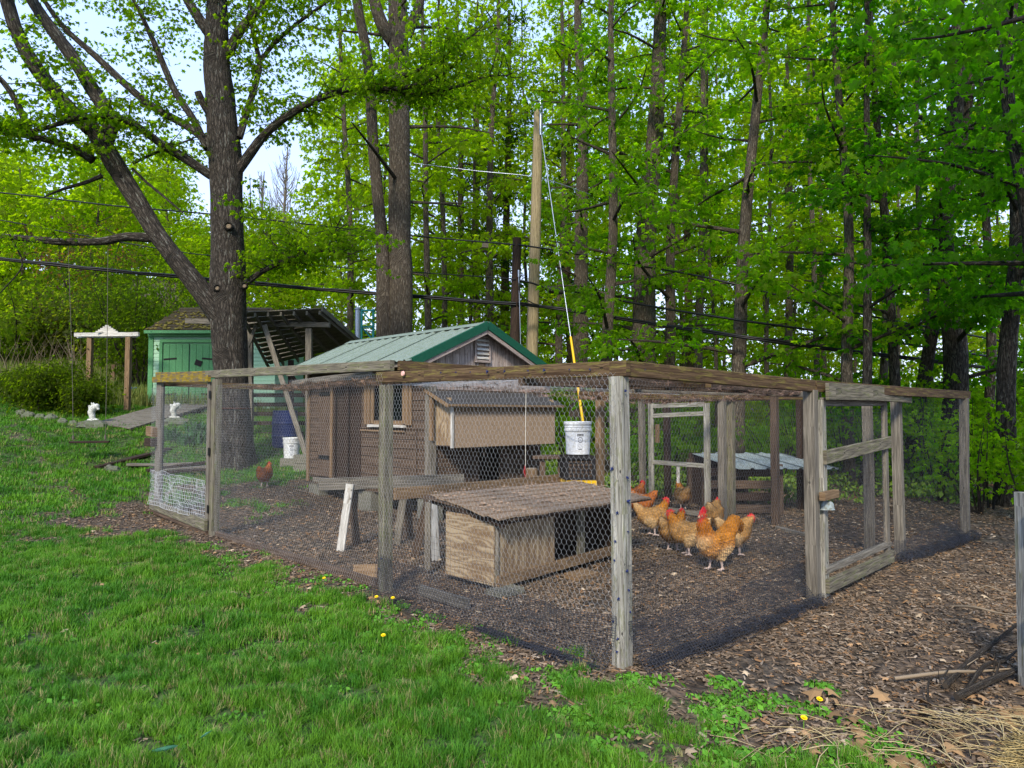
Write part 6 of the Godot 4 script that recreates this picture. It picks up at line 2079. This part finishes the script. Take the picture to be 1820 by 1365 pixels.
	var nq := smooth_path([Vector3(5.035, 5.337, -5.600), Vector3(4.253, 4.831, -5.400), Vector3(3.437, 4.533, -5.200), Vector3(2.969, 4.378, -5.000)], [0.03, 0.022, 0.012, 0.005], 4)
	ng.tube(nq[0], nq[1], 6)
	put(nb, "stem", ng.commit(), M.bark_dark)
	var nx := []
	var nc := []
	for i in 60:
		var u := pow(rng.randf(), 0.8)
		var k := int(u * (nq[0].size() - 1))
		nx.append(Transform3D(Basis(Vector3.UP, rf(0, TAU)).rotated(Vector3.RIGHT, rf(-0.4, 0.4)).scaled(Vector3.ONE * rf(0.8, 1.15)), nq[0][k] + Vector3(rf(-0.35, 0.35), rf(-0.16, 0.22), rf(-0.45, 0.45))))
		nc.append(leaf_colour(Color(0.08, 0.24, 0.016), Color(0.14, 0.32, 0.025)))
	scatter(nb, "foliage", SP.maple[0], M.leaf, nx, nc)

	# saplings and brush under the trees
	for i in 14:
		var d := rf(14.0, 19.0)
		var x := d * (0.08 + 0.66 * (i + rf(0, 0.9)) / 14.0)
		bush("maple_sapling", "low leafy sapling growing in the shade under the trees", "saplings under the trees", Vector3(x, gh(x, -d), -d), rf(1.4, 2.4), rf(0.9, 2.6), 60, "mid", ga, gb, 0.8)
	for i in 18:
		var d := rf(20.0, 29.0)
		var x := d * (-0.28 + 1.05 * (i + rf(0, 0.9)) / 18.0)
		bush("woodland_shrub", "bushy yellow green undergrowth shrub between the tree trunks", "undergrowth between the trunks", Vector3(x, gh(x, -d), -d), rf(3.0, 4.5), rf(1.8, 4.0), 110, "mid", ya if x < d * 0.48 else ga, yb if x < d * 0.48 else gb, 1.3)
	for w7 in [[7.4, 11.0], [7.7, 10.2], [8.0, 11.6], [8.6, 12.4], [7.9, 12.8], [6.9, 13.2], [9.3, 11.4]]:
		bush("maple_sapling", "low leafy sapling growing in the shade under the trees", "saplings under the trees", Vector3(w7[0], gh(w7[0], -w7[1]), -w7[1]), rf(1.2, 1.8), rf(1.4, 2.6), 60, "maple", ga, gb, 1.0, 0.35)


# ---------------------------------------------------------------- garden corner on the left rise
func make_garden() -> void:
	rng.seed = 1200
	var yy := Vector3.UP
	# arbour
	var a := Vector3(-12.054, 2.094, -19.600)
	var b := Vector3(-10.562, 1.659, -18.900)
	a.y = gh(a.x, a.z)
	b.y = gh(b.x, b.z)
	var t := thing("garden_arbour", "wooden two post arbour with a white scrolled top rail", "arbour", a)
	board(t, "post", a - yy * 0.1, Vector3(a.x, 3.767, a.z), 0.13, 0.13, M.tan_wood, Vector3.RIGHT)
	board(t, "post", b - yy * 0.1, Vector3(b.x, 3.705, b.z), 0.13, 0.13, M.tan_wood, Vector3.RIGHT)
	board(t, "top_rail", Vector3(-12.566, 3.859, -19.700), Vector3(-10.233, 3.772, -18.800), 0.11, 0.05, M.white_worn)
	board(t, "top_rail", Vector3(-12.579, 3.827, -19.850), Vector3(-10.375, 3.742, -18.950), 0.09, 0.05, M.white_worn)
	for i in 5:
		var w := 0.62 - i * 0.13
		var c := Vector3(-11.380, 3.871, -19.250) + yy * (0.02 + i * 0.042)
		board(t, "scroll", c - Vector3(w * 0.5, 0, 0), c + Vector3(w * 0.5, 0, 0), 0.045, 0.03, M.white_worn)
	# hanging bench beyond
	var sb := thing("garden_bench", "small red brown wooden bench seen through the arbour", "bench", Vector3(-12.996, 2.406, -22.000))
	board(sb, "seat", Vector3(-13.342, 2.550, -22.000), Vector3(-12.577, 2.506, -21.800), 0.45, 0.05, M.tan_wood, Vector3(0, 0, -1))
	board(sb, "backrest", Vector3(-12.667, 2.524, -21.800), Vector3(-12.647, 3.150, -21.800), 0.12, 0.05, M.tan_wood, Vector3.RIGHT)
	board(sb, "slat", Vector3(-13.356, 2.607, -22.050), Vector3(-12.608, 2.580, -21.850), 0.06, 0.4, M.brown_wood)
	for q in [Vector3(-13.306, 2.550, -22.000), Vector3(-12.613, 2.506, -21.800)]:
		board(sb, "leg", Vector3(q.x, gh(q.x, q.z) - 0.05, q.z), q, 0.07, 0.07, M.tan_wood)
	var tubp := Vector3(-11.583, 2.473, -21.000)
	var tub := thing("plastic_tub", "small bright blue tub on the grass beyond the arbour", "tub", Vector3(tubp.x, gh(tubp.x, -21), -21))
	var bm := plain("bright_blue", Color(0.12, 0.40, 0.75), 0.4)
	put(tub, "shell", lathe([Vector2(0, 0), Vector2(0.17, 0), Vector2(0.21, 0.24), Vector2(0.23, 0.25), Vector2(0.2, 0.25), Vector2(0.16, 0.03), Vector2(0, 0.03)], 20), bm, Transform3D(Basis.IDENTITY, tub.position))
	put(tub, "rim", lathe([Vector2(0.21, 0.235), Vector2(0.235, 0.24), Vector2(0.235, 0.26), Vector2(0.21, 0.262)], 20), bm, Transform3D(Basis.IDENTITY, tub.position))
	# white garden figures: a curled body on a foot, head bent forward
	var w := Color(0.70, 0.70, 0.67)
	var bones := [
		[Vector3(-0.10, 0.03, 0), 0.05, Vector3(0.10, 0.03, 0), 0.05, w, 0.03], [Vector3(0, 0.05, 0), 0.07, Vector3(-0.02, 0.14, 0), 0.055, w, 0.03],
		[Vector3(-0.02, 0.14, 0), 0.07, Vector3(-0.05, 0.24, 0), 0.075, w, 0.03], [Vector3(-0.05, 0.24, 0), 0.07, Vector3(0.02, 0.36, 0), 0.085, w, 0.03],
		[Vector3(0.02, 0.37, 0), 0.085, Vector3(0.09, 0.40, 0), 0.065, w, 0.02], [Vector3(0.09, 0.39, 0), 0.05, Vector3(0.13, 0.33, 0), 0.035, w, 0.015],
		[Vector3(-0.06, 0.30, 0), 0.05, Vector3(-0.10, 0.40, 0), 0.03, w, 0.02], [Vector3(0.0, 0.44, 0.04), 0.025, Vector3(-0.03, 0.49, 0.04), 0.012, w, 0.012], [Vector3(0.0, 0.44, -0.04), 0.025, Vector3(-0.03, 0.49, -0.04), 0.012, w, 0.012],
	]
	var fig := body_mesh(bones, 0.014, 0.012, 9)
	for q in [[Vector3(-10.218, 1.365, -16.800), "white stone garden figure on a rock beside the ramp foot", 0.0, 0.95], [Vector3(-8.621, 1.353, -17.600), "white stone garden figure seen through the left gate netting", 0.4, 0.9]]:
		var p: Vector3 = q[0]
		var o := put(self, "garden_figure", fig, M.white_stone, Transform3D(Basis(yy, q[2]).scaled(Vector3.ONE * q[3]), Vector3(p.x, gh(p.x, p.z) + 0.12, p.z)))
		tag(o, q[1], "statue")
		var rk := rock_at(Vector3(p.x, gh(p.x, p.z), p.z), 0.42, 0.16)
		tag(rk, "flat grey rock under the white figure beside ramp" if q[2] == 0.0 else "flat grey rock under the figure behind the gate", "rock")
	# rocks edging the bed
	for q in [[-12.28, 17.5, 0.34], [-11.85, 17.3, 0.30], [-11.50, 17.2, 0.36], [-11.09, 17.0, 0.26], [-12.69, 17.8, 0.3], [-10.75, 16.9, 0.24], [-8.19, 14.2, 0.3], [-8.41, 14.4, 0.2]]:
		var d: float = q[1]
		var x: float = q[0]
		var rk := rock_at(Vector3(x, gh(x, -d), -d), q[2] * 0.5, q[2] * 0.42)
		tag(rk, "rounded grey rock in the edging below the garden shrub" if d > 16.0 else "flat stone lying in the lawn near the swing", "rock", "rocks edging the garden bed" if d > 16.0 else "stones in the lawn by the swing")
	# old boards lying in the grass
	var boards := [[Vector3(-8.600, 0.771, -14.300), Vector3(-7.757, 0.835, -15.600)], [Vector3(-8.116, 0.825, -14.600), Vector3(-6.862, 0.809, -14.900)], [Vector3(-7.498, 0.777, -14.200), Vector3(-6.505, 0.828, -15.000)], [Vector3(-7.300, 0.721, -14.000), Vector3(-6.306, 0.754, -14.600)], [Vector3(-7.025, 0.666, -13.800), Vector3(-6.224, 0.708, -14.200)]]
	for i in boards.size():
		var q: Array = boards[i]
		var p0 := Vector3(q[0].x, gh(q[0].x, q[0].z) + 0.04 + i * 0.01, q[0].z)
		var p1 := Vector3(q[1].x, gh(q[1].x, q[1].z) + 0.05 + i * 0.01, q[1].z)
		var o := put(self, "old_board", board_mesh(0.05, p0.distance_to(p1), 0.22, 0.02), M.grey_wood if i % 2 else M.dark_wood)
		place_between(o, p0, p1)
		tag(o, "weathered old board lying in the grass behind the gate", "board", "old boards lying in the grass")
	# planting
	for q in [[-12.43, 18.2, 1.7, 1.1], [-12.22, 18.8, 2.0, 1.3], [-11.19, 18.0, 1.2, 0.9], [-13.44, 19.0, 1.6, 1.0]]:
		var d: float = q[1]
		var x: float = q[0]
		bush("garden_shrub", "dense twiggy green shrub above the rock edging", "shrubs above the rock edging", Vector3(x, gh(x, -d), -d), q[2], q[3], 260, "small", Color(0.10, 0.16, 0.02), Color(0.20, 0.26, 0.035), 1.2, 0.02)
	for q in [[-8.08, 16.2], [-7.59, 16.0], [-7.35, 16.2], [-7.76, 16.8], [-7.17, 16.4]]:
		var d: float = q[1]
		var x: float = q[0]
		var o := thing("bulb_foliage", "clump of strappy blue green leaves beside the plank ramp", "plant", Vector3(x, gh(x, -d), -d), "leaf clumps by the ramp")
		for k in 3:
			var gg := Geo.new()
			for i in 26:
				var an := rf(0, TAU)
				var rr := rf(0.0, 0.24)
				var p := o.position + Vector3(cos(an) * rr, 0, sin(an) * rr)
				var hh := rf(0.15, 0.34)
				var lean := Vector3(cos(an), 0, sin(an)) * rf(0.05, 0.22)
				var s := Vector3(-sin(an), 0, cos(an)) * 0.016
				gg.quad(p - s, p + s, p + s + lean * 0.4 + yy * hh * 0.7, p - s + lean * 0.4 + yy * hh * 0.7)
				gg.tri(p - s + lean * 0.4 + yy * hh * 0.7, p + s + lean * 0.4 + yy * hh * 0.7, p + lean + yy * hh)
			var m: StandardMaterial3D = StandardMaterial3D.new() if not M.has("bulb") else M.bulb
			if not M.has("bulb"):
				m.albedo_color = Color(0.18, 0.34, 0.16)
				m.roughness = 0.6
				M.bulb = m
			put(o, "leaf_tuft", gg.commit(), m)
	# dark bush beside the shed and the thicket up the slope
	for q in [[-11.60, 21.5, 3.4, 3.6, 420], [-12.69, 23.0, 4.0, 4.4, 420]]:
		var d: float = q[1]
		var x: float = q[0]
		bush("honeysuckle_bush", "tall dark green bush with open stems left of the shed", "bushes beside the shed", Vector3(x, gh(x, -d), -d), q[2], q[3], q[4], "small", Color(0.10, 0.17, 0.025), Color(0.20, 0.27, 0.045), 1.5, 0.25)
	for i in 16:
		var d := rf(24.0, 30.0)
		var x := d * (-0.78 + 0.51 * (i + rf(0, 0.9)) / 16.0)
		var dull := rng.randf() < 0.6
		bush("slope_shrub", "tangled grey green shrub in the thicket up the slope", "thicket up the slope", Vector3(x, gh(x, -d), -d), rf(3.0, 4.5), rf(1.4, 3.2), 150, "bush", Color(0.17, 0.21, 0.07) if dull else Color(0.18, 0.28, 0.03), Color(0.29, 0.30, 0.13) if dull else Color(0.32, 0.40, 0.05), 1.5, 0.05)
	# dead canes among the thicket
	var canes := Geo.new()
	for i in 130:
		var d := rf(21.5, 25.0)
		var x := d * rf(-0.78, -0.48)
		var p := Vector3(x, gh(x, -d), -d)
		var lean := Vector3(rf(-0.8, 0.8), rf(0.6, 1.6), rf(-0.5, 0.5))
		canes.tube([p, p + lean * 0.5 + Vector3(0, 0.15, 0), p + lean], [0.010, 0.008, 0.004], 3, 0.0, 1, false)
	var co := put(self, "dead_canes", canes.commit(), M.cut_wood)
	tag(co, "tangle of pale dead canes along the foot of the thicket", "dead canes")
	co.set_meta("kind", "stuff")
	# a mauve flowering shrub deep in the thicket
	var rx := -16.432
	bush("redbud_shrub", "dull purple flowering shrub deep in the thicket", "", Vector3(rx, gh(rx, -27), -27), 4.0, 5.6, 160, "small", Color(0.20, 0.09, 0.13), Color(0.28, 0.15, 0.17), 1.6, 0.2)

func rock_at(p: Vector3, r: float, h: float) -> MeshInstance3D:
	var g := Geo.new()
	var nz := noise_of(rng.randi() % 99, 1.2, 3)
	var n := 12
	for j in 8:
		for i in n:
			var q := []
			for e in [[i, j], [i + 1, j], [i + 1, j + 1], [i, j + 1]]:
				var th: float = TAU * (e[0] % n) / n
				var ph: float = PI * e[1] / 8.0
				var v := Vector3(cos(th) * sin(ph), cos(ph), sin(th) * sin(ph))
				v *= 1.0 + 0.35 * nz.get_noise_3dv(v * 1.3 + p)
				q.append(p + v * Vector3(r, h, r * 0.8))
			g.quad(q[0], q[1], q[2], q[3], q[0] + q[2] - p * 2.0)
	return put(self, "garden_rock", g.commit(), M.rock)


# ---------------------------------------------------------------- grass, chips, litter
func tuft(blades: int, spread: float, hgt: float, wid: float, sd: int) -> ArrayMesh:
	rng.seed = sd
	var g := Geo.new()
	for i in blades:
		var a := rf(0, TAU)
		var r := spread * sqrt(rng.randf())
		var p := Vector3(cos(a) * r, -0.004, sin(a) * r)
		var an := rf(0, TAU)
		var h := hgt * rf(0.5, 1.15)
		var lean := Vector3(cos(an), 0, sin(an)) * h * rf(0.15, 0.85)
		var s := Vector3(-sin(an), 0, cos(an)) * wid * 0.5
		var m := p + lean * 0.35 + Vector3(0, h * 0.65, 0)
		g.quad(p - s, p + s, m + s * 0.8, m - s * 0.8)
		g.tri(m - s * 0.8, m + s * 0.8, p + lean + Vector3(0, h, 0))
	return g.commit()

func make_ground_cover() -> void:
	rng.seed = 1300
	var clump := noise_of(21, 1.0, 3)
	var tone := noise_of(22, 0.5, 3)
	var meshes := [tuft(14, 0.028, 0.062, 0.0026, 31), tuft(13, 0.045, 0.065, 0.0042, 32), tuft(12, 0.085, 0.085, 0.009, 33)]
	var zones := [[1.7, 4.6, 1900.0, 0], [4.6, 9.5, 800.0, 1], [9.5, 26.0, 170.0, 2]]
	rng.seed = 1301
	for z in zones:
		var xf := []
		var cols := []
		var d: float = z[0]
		while d < z[1]:
			var step := 0.05 if z[1] < 5.0 else 0.1
			var w := d * 0.80 + 0.8
			var count := int(step * w * 2.0 * z[2])
			for i in count:
				var x := rf(-w, w)
				var dd := d + rf(0, step)
				if x > 2.6 and dd > 4.0:
					continue
				var l := lawn(x, dd)
				if l < 0.03 or rng.randf() > l:
					continue
				var k := clump.get_noise_2d(x * 2.6, dd * 2.6)
				if k < -0.17 and rng.randf() < 0.75:
					continue
				var hs := clampf(0.85 + k * 1.1, 0.35, 1.5) * rf(0.8, 1.2) * lerpf(0.55, 1.0, l)
				var b := Basis(Vector3.UP, rf(0, TAU)).rotated(Vector3(rf(-1, 1), 0, rf(-1, 1)).normalized(), rf(0, 0.25)).scaled(Vector3(1.15, hs, 1.15))
				xf.append(Transform3D(b, Vector3(x, gh(x, -dd), -dd)))
				var tn := tone.get_noise_2d(x * 1.3, dd * 1.3)
				var c := Color(0.045, 0.16, 0.010).lerp(Color(0.12, 0.27, 0.015), clampf(0.45 + tn * 0.7 + 0.5 * clump.get_noise_2d(x * 5.0 + 40.0, dd * 5.0) + rf(-0.35, 0.35), 0, 1))
				if rng.randf() < 0.09:
					c = Color(0.28, 0.25, 0.10)
				var kk := rf(0.75, 1.25)
				cols.append(Color(c.r * kk, c.g * kk, c.b * kk))
			d += step
		var o := scatter(self, "lawn_grass", meshes[z[3]], M.grass, xf, cols)
		tag(o, ["fine green lawn grass in the foreground", "short green lawn grass along the netted run", "lawn grass rising towards the shed and arbour"][z[3]], "grass")
		o.set_meta("kind", "stuff")
	# wood chips and leaf litter
	for pass_i in 3:
		var xf := []
		var cols := []
		var zn: Array = [[2.6, 8.0, 2300.0], [8.0, 14.0, 600.0], [11.0, 24.0, 120.0]][pass_i]
		rng.seed = 1310 + pass_i
		var d: float = zn[0]
		while d < zn[1]:
			var w := d * 0.80 + 0.8
			for i in int(0.1 * w * 2.0 * zn[2]):
				var x := rf(-w, w)
				var dd := d + rf(0, 0.1)
				var l := lawn(x, dd)
				if rng.randf() < l * 0.985:
					continue
				if edge_noise.get_noise_2d(x * 0.9 + 80.0, dd * 0.9) + 0.5 * edge_noise.get_noise_2d(x * 4.0, dd * 4.0 + 30.0) < -0.12 and rng.randf() < 0.7:
					continue
				if pass_i == 2 and x < 0.0:
					continue
				var sc: float = rf(0.5, 1.5) * [0.55, 0.75, 1.4][pass_i]
				var b := Basis(Vector3.UP, rf(0, TAU)).rotated(Vector3(rf(-1, 1), 0, rf(-1, 1)).normalized(), absf(rng.randfn(0, 0.3))).scaled(Vector3(1, 1, rf(0.6, 1.6)) * sc)
				xf.append(Transform3D(b, Vector3(x, gh(x, -dd) + rf(0.0, 0.014), -dd)))
				var t := rng.randf()
				var c := Color(0.090, 0.064, 0.042).lerp(Color(0.29, 0.210, 0.140), t * t)
				if rng.randf() < 0.04:
					c = Color(0.33, 0.26, 0.19)
				elif rng.randf() < 0.1:
					c = Color(0.27, 0.15, 0.07)
				var k := rf(0.7, 1.2)
				cols.append(Color(c.r * k, c.g * k, c.b * k))
			d += 0.1
		var o := scatter(self, ["wood_chips", "wood_chips", "leaf_litter"][pass_i], chip_mesh(40 + pass_i), M.litter, xf, cols)
		tag(o, ["brown wood chips covering the floor of the run", "wood chips round the coop and back of the run", "dead leaves on the floor of the woods"][pass_i], "leaf litter" if pass_i == 2 else "wood chips")
		o.set_meta("kind", "stuff")
	# curled dead leaves
	rng.seed = 1320
	var lg := Geo.new()
	leaf_shape(lg, Vector3(0, 0.012, -0.5), Vector3(0, 0.1, 1), Vector3.UP, 1.0, 0)
	var lm := lg.commit()
	var xf2 := []
	var col2 := []
	for i in 900:
		var dd := rf(2.3, 12.0)
		var x := rf(-0.7, 0.78) * dd
		var l := lawn(x, dd)
		if rng.randf() < l * 0.8 + 0.1:
			continue
		var right := x > 1.2 and dd < 4.3
		var b := Basis(Vector3.UP, rf(0, TAU)).rotated(Vector3(rf(-1, 1), 0, rf(-1, 1)).normalized(), rf(0, 0.5)).scaled(Vector3.ONE * rf(0.035, 0.07))
		xf2.append(Transform3D(b, Vector3(x, gh(x, -dd) + 0.025, -dd)))
		var k := rf(0.6, 1.3)
		col2.append(Color(0.30 * k, 0.18 * k, 0.09 * k) if rng.randf() < 0.6 else Color(0.40 * k, 0.30 * k, 0.19 * k))
	for i in 60:
		var x := rf(1.6, 2.9)
		var dd := rf(2.7, 4.0)
		var b := Basis(Vector3.UP, rf(0, TAU)).rotated(Vector3(rf(-1, 1), 0, rf(-1, 1)).normalized(), rf(0, 0.7)).scaled(Vector3.ONE * rf(0.06, 0.13))
		xf2.append(Transform3D(b, Vector3(x, 0.03, -dd)))
		var k := rf(0.5, 1.2)
		col2.append(Color(0.28 * k, 0.17 * k, 0.08 * k))
	var dl := scatter(self, "dead_leaves", lm, M.litter, xf2, col2)
	tag(dl, "curled brown dead leaves strewn over chips and lawn", "dead leaves")
	dl.set_meta("kind", "stuff")
	# broad weeds along the foot of the netting and by the corner post
	var wm := spray(8, 0.06, 0.06, 1, 0.012, 51)
	rng.seed = 1330
	var xf3 := []
	var col3 := []
	for i in 2600:
		var s := rf(-1.4, 6.0)
		var o2 := rf(0.05, 0.85)
		var p := Vector3(0.69, 0, -4.38) + L3 * s + Vector3(-0.714, 0, 0.70) * o2
		if rng.randf() < 0.45:
			p = Vector3(rf(0.2, 1.9), 0, -rf(2.7, 4.2))
		if edge_noise.get_noise_2d(p.x * 2.2 + 30.0, p.z * 2.2) < 0.08:
			continue
		xf3.append(Transform3D(Basis(Vector3.UP, rf(0, TAU)).scaled(Vector3.ONE * rf(0.35, 0.9)), Vector3(p.x, gh(p.x, p.z) + 0.03, p.z)))
		col3.append(leaf_colour(Color(0.055, 0.18, 0.012), Color(0.10, 0.25, 0.018)))
	for i in 1500:
		var dd := rf(1.9, 9.0)
		var x := dd * rf(-0.75, 0.3)
		if lawn(x, dd) < 0.4 or edge_noise.get_noise_2d(x * 1.7, dd * 1.7 + 50.0) < 0.12:
			continue
		xf3.append(Transform3D(Basis(Vector3.UP, rf(0, TAU)).scaled(Vector3.ONE * rf(0.35, 0.9)), Vector3(x, gh(x, -dd) + 0.035, -dd)))
		col3.append(leaf_colour(Color(0.05, 0.17, 0.012), Color(0.09, 0.23, 0.018)))
	var wd := scatter(self, "ground_weeds", wm, M.weed, xf3, col3)
	tag(wd, "low broad leaved weeds along the foot of the netting", "weeds")
	wd.set_meta("kind", "stuff")
	# low green cover on the floor of the woods
	var xf4 := []
	var col4 := []
	for i in 9000:
		var dd := rf(12.0, 32.0)
		var x := rf(0.0, 0.80) * dd
		if edge_noise.get_noise_2d(x * 0.5, dd * 0.5 + 60.0) < -0.05 - (dd - 14.0) * 0.03:
			continue
		xf4.append(Transform3D(Basis(Vector3.UP, rf(0, TAU)).scaled(Vector3.ONE * rf(1.2, 2.6)), Vector3(x, gh(x, -dd) + rf(0.1, 0.35), -dd)))
		col4.append(leaf_colour(Color(0.06, 0.13, 0.015), Color(0.15, 0.22, 0.02)))
	var gc := scatter(self, "woodland_plants", wm, M.weed, xf4, col4)
	tag(gc, "low green plants covering the floor of the woods", "plants")
	gc.set_meta("kind", "stuff")
	# tall meadow grass along the edge of the lawn on the left
	var xf5 := []
	var col5 := []
	for i in 5000:
		var dd := rf(19.5, 27.0)
		var x := rf(-0.78, -0.33) * dd
		xf5.append(Transform3D(Basis(Vector3.UP, rf(0, TAU)).scaled(Vector3(2.2, rf(2.5, 7.0), 2.2)), Vector3(x, gh(x, -dd), -dd)))
		col5.append(leaf_colour(Color(0.08, 0.15, 0.02), Color(0.22, 0.22, 0.06)))
	var mg := scatter(self, "meadow_grass", meshes[2], M.grass, xf5, col5)
	tag(mg, "tall rough grass along the top edge of the lawn", "grass")
	mg.set_meta("kind", "stuff")
	# straw heap at the right edge
	rng.seed = 1340
	var mound := rock_at(Vector3(2.72, -0.05, -2.9), 0.5, 0.30)
	mound.name = "straw_heap"
	mound.material_override = M.tan_wood
	mound.set_meta("kind", "stuff")
	tag(mound, "heap of golden straw beside the fence post", "straw")
	var xf6 := []
	var col6 := []
	var sg := Geo.new()
	sg.tube([Vector3(-0.10, 0, 0), Vector3(0, 0.012, 0.004), Vector3(0.10, 0, 0)], [0.0016, 0.0018, 0.0014], 3, 0.0, 1, false)
	for i in 4200:
		var a := rf(0, TAU)
		var r := sqrt(rng.randf()) * 1.05
		var hgt := maxf(0.0, 1.0 - pow(r / 0.95, 2.0)) * 0.30
		xf6.append(Transform3D(Basis(Vector3.UP, rf(0, TAU)).rotated(Vector3(rf(-1, 1), 0, rf(-1, 1)).normalized(), rng.randfn(0, 0.35)).scaled(Vector3.ONE * rf(0.5, 1.4)), Vector3(2.72 + cos(a) * r * 0.55, hgt + rf(-0.02, 0.035), -2.9 + sin(a) * r * 0.52)))
		var k := rf(0.55, 1.25)
		col6.append(Color(0.46 * k, 0.34 * k, 0.14 * k))
	for i in 900:
		var x := rf(0.9, 2.9)
		var dd := rf(2.4, 3.7)
		if rng.randf() > (x - 0.7) / 2.2:
			continue
		xf6.append(Transform3D(Basis(Vector3.UP, rf(0, TAU)).scaled(Vector3.ONE * rf(0.5, 1.5)), Vector3(x, 0.02 + rf(0, 0.03), -dd)))
		var k := rf(0.6, 1.3)
		col6.append(Color(0.46 * k, 0.36 * k, 0.18 * k))
	var sw := scatter(self, "loose_straw", sg.commit(), M.litter, xf6, col6)
	tag(sw, "loose golden straw stalks spilling from the heap", "straw")
	sw.set_meta("kind", "stuff")
	# fallen sticks by the fence post
	var sticks := [[Vector3(3.598, 0.0, -5.715), Vector3(3.750, 0.0, -5.158), 0.010, 1], [Vector3(2.282, 0.0, -4.177), Vector3(3.044, 0.0, -4.256), 0.012, 1], [Vector3(2.516, 0.0, -4.068), Vector3(3.668, 0.0, -5.029), 0.018, 0], [Vector3(2.480, 0.0, -3.911), Vector3(3.167, 0.0, -4.283), 0.022, 0], [Vector3(4.217, 0.0, -6.288), Vector3(4.356, 0.0, -6.060), 0.008, 1], [Vector3(2.248, 0.0, -3.787), Vector3(2.629, 0.0, -4.194), 0.007, 0], [Vector3(2.593, 0.0, -3.988), Vector3(3.238, 0.0, -4.472), 0.014, 0], [Vector3(0.473, 0.0, -4.522), Vector3(0.386, 0.0, -4.790), 0.010, 1], [Vector3(-0.989, 0.0, -5.831), Vector3(-0.793, 0.0, -5.781), 0.012, 0]]
	for i in sticks.size():
		var s: Array = sticks[i]
		var p0: Vector3 = s[0] + Vector3(0, 0.02, 0)
		var p1: Vector3 = s[1] + Vector3(0, 0.03 + rf(0.0, 0.08), 0)
		var g := Geo.new()
		var q := smooth_path([p0, p0.lerp(p1, 0.4) + Vector3(rf(-0.05, 0.05), 0.03, rf(-0.05, 0.05)), p0.lerp(p1, 0.7), p1], [s[2], s[2] * 0.9, s[2] * 0.7, s[2] * 0.4], 3)
		g.tube(q[0], q[1], 6, 0.1, i)
		var m2 := p0.lerp(p1, 0.5)
		g.tube([m2, m2 + (p1 - p0) * 0.2 + Vector3(rf(-0.1, 0.1), 0.06, rf(-0.1, 0.1))], [s[2] * 0.5, s[2] * 0.2], 4)
		var o := put(self, "fallen_stick", g.commit(), M.cut_wood if s[3] == 1 else M.bark_pale)
		tag(o, "fallen stick on the chips near the straw and fence post" if i < 7 else "short dead stick lying by the foot of the netting", "stick", "sticks by the fence post" if i < 7 else "sticks by the netting")
	# dandelions
	var spots := [Vector3(-0.988, 0.0, -5.748), Vector3(-0.887, 0.0, -4.790), Vector3(-1.741, 0.0, -6.430), Vector3(1.455, 0.0, -3.507), Vector3(1.634, 0.0, -3.732), Vector3(-1.129, 0.0, -5.781)]
	var hg := Geo.new()
	for ring in 4:
		for i in 18:
			var a := TAU * (i + ring * 0.5) / 18.0
			var dv := Vector3(cos(a), 0.15 + ring * 0.35, sin(a)).normalized() * (0.016 - ring * 0.0025)
			var s2 := Vector3(-sin(a), 0, cos(a)) * 0.0028
			hg.quad(Vector3.ZERO - s2 * 0.3, s2 * 0.3, dv + s2, dv - s2)
	var head := hg.commit()
	var ym := plain("dandelion", Color(0.93, 0.80, 0.04), 0.7)
	var gm := plain("stalk", Color(0.35, 0.50, 0.15), 0.7)
	for s in spots:
		var t := thing("dandelion", "yellow dandelion flower in the lawn edge near the run", "flower", s, "dandelions along the run")
		pole(t, "stalk", [s, s + Vector3(0.004, 0.08, 0.0)], [0.003, 0.0025], gm, 5)
		put(t, "flower_head", head, ym, Transform3D(Basis(Vector3.RIGHT, 0.35), s + Vector3(0.004, 0.08, 0)))
	# two pale plastic scraps in the grass
	for q in [[Vector3(-1.604, 0.0, -3.245), 0.08, 0.3, "mint green plastic scrap lying flat in the grass"], [Vector3(-1.476, 0.0, -3.385), 0.05, 1.1, "small pale scrap standing in the foreground grass"]]:
		var g := Geo.new()
		var o: Vector3 = q[0] + Vector3(0, 0.055, 0)
		var ax := Vector3(cos(q[2]), 0.1, -sin(q[2]))
		var sd := Vector3(sin(q[2]), 0.9, cos(q[2])) * 0.35
		var n := 9
		for e in 2:
			for i in n:
				var a0 := TAU * i / n
				var a1 := TAU * (i + 1) / n
				var dz := Vector3(0, 0.003 * (1 if e == 0 else -1), 0)
				g.tri(o + dz * 2.0, o + (ax * cos(a0) + sd * sin(a0)) * q[1] * 0.7 + dz * 0.3, o + (ax * cos(a1) + sd * sin(a1)) * q[1] * 0.7 + dz * 0.3, dz)
		var m := plain("mint_scrap", Color(0.55, 0.85, 0.72), 0.4)
		var sc := put(self, "plastic_scrap", g.commit(), m)
		tag(sc, q[3], "scrap")
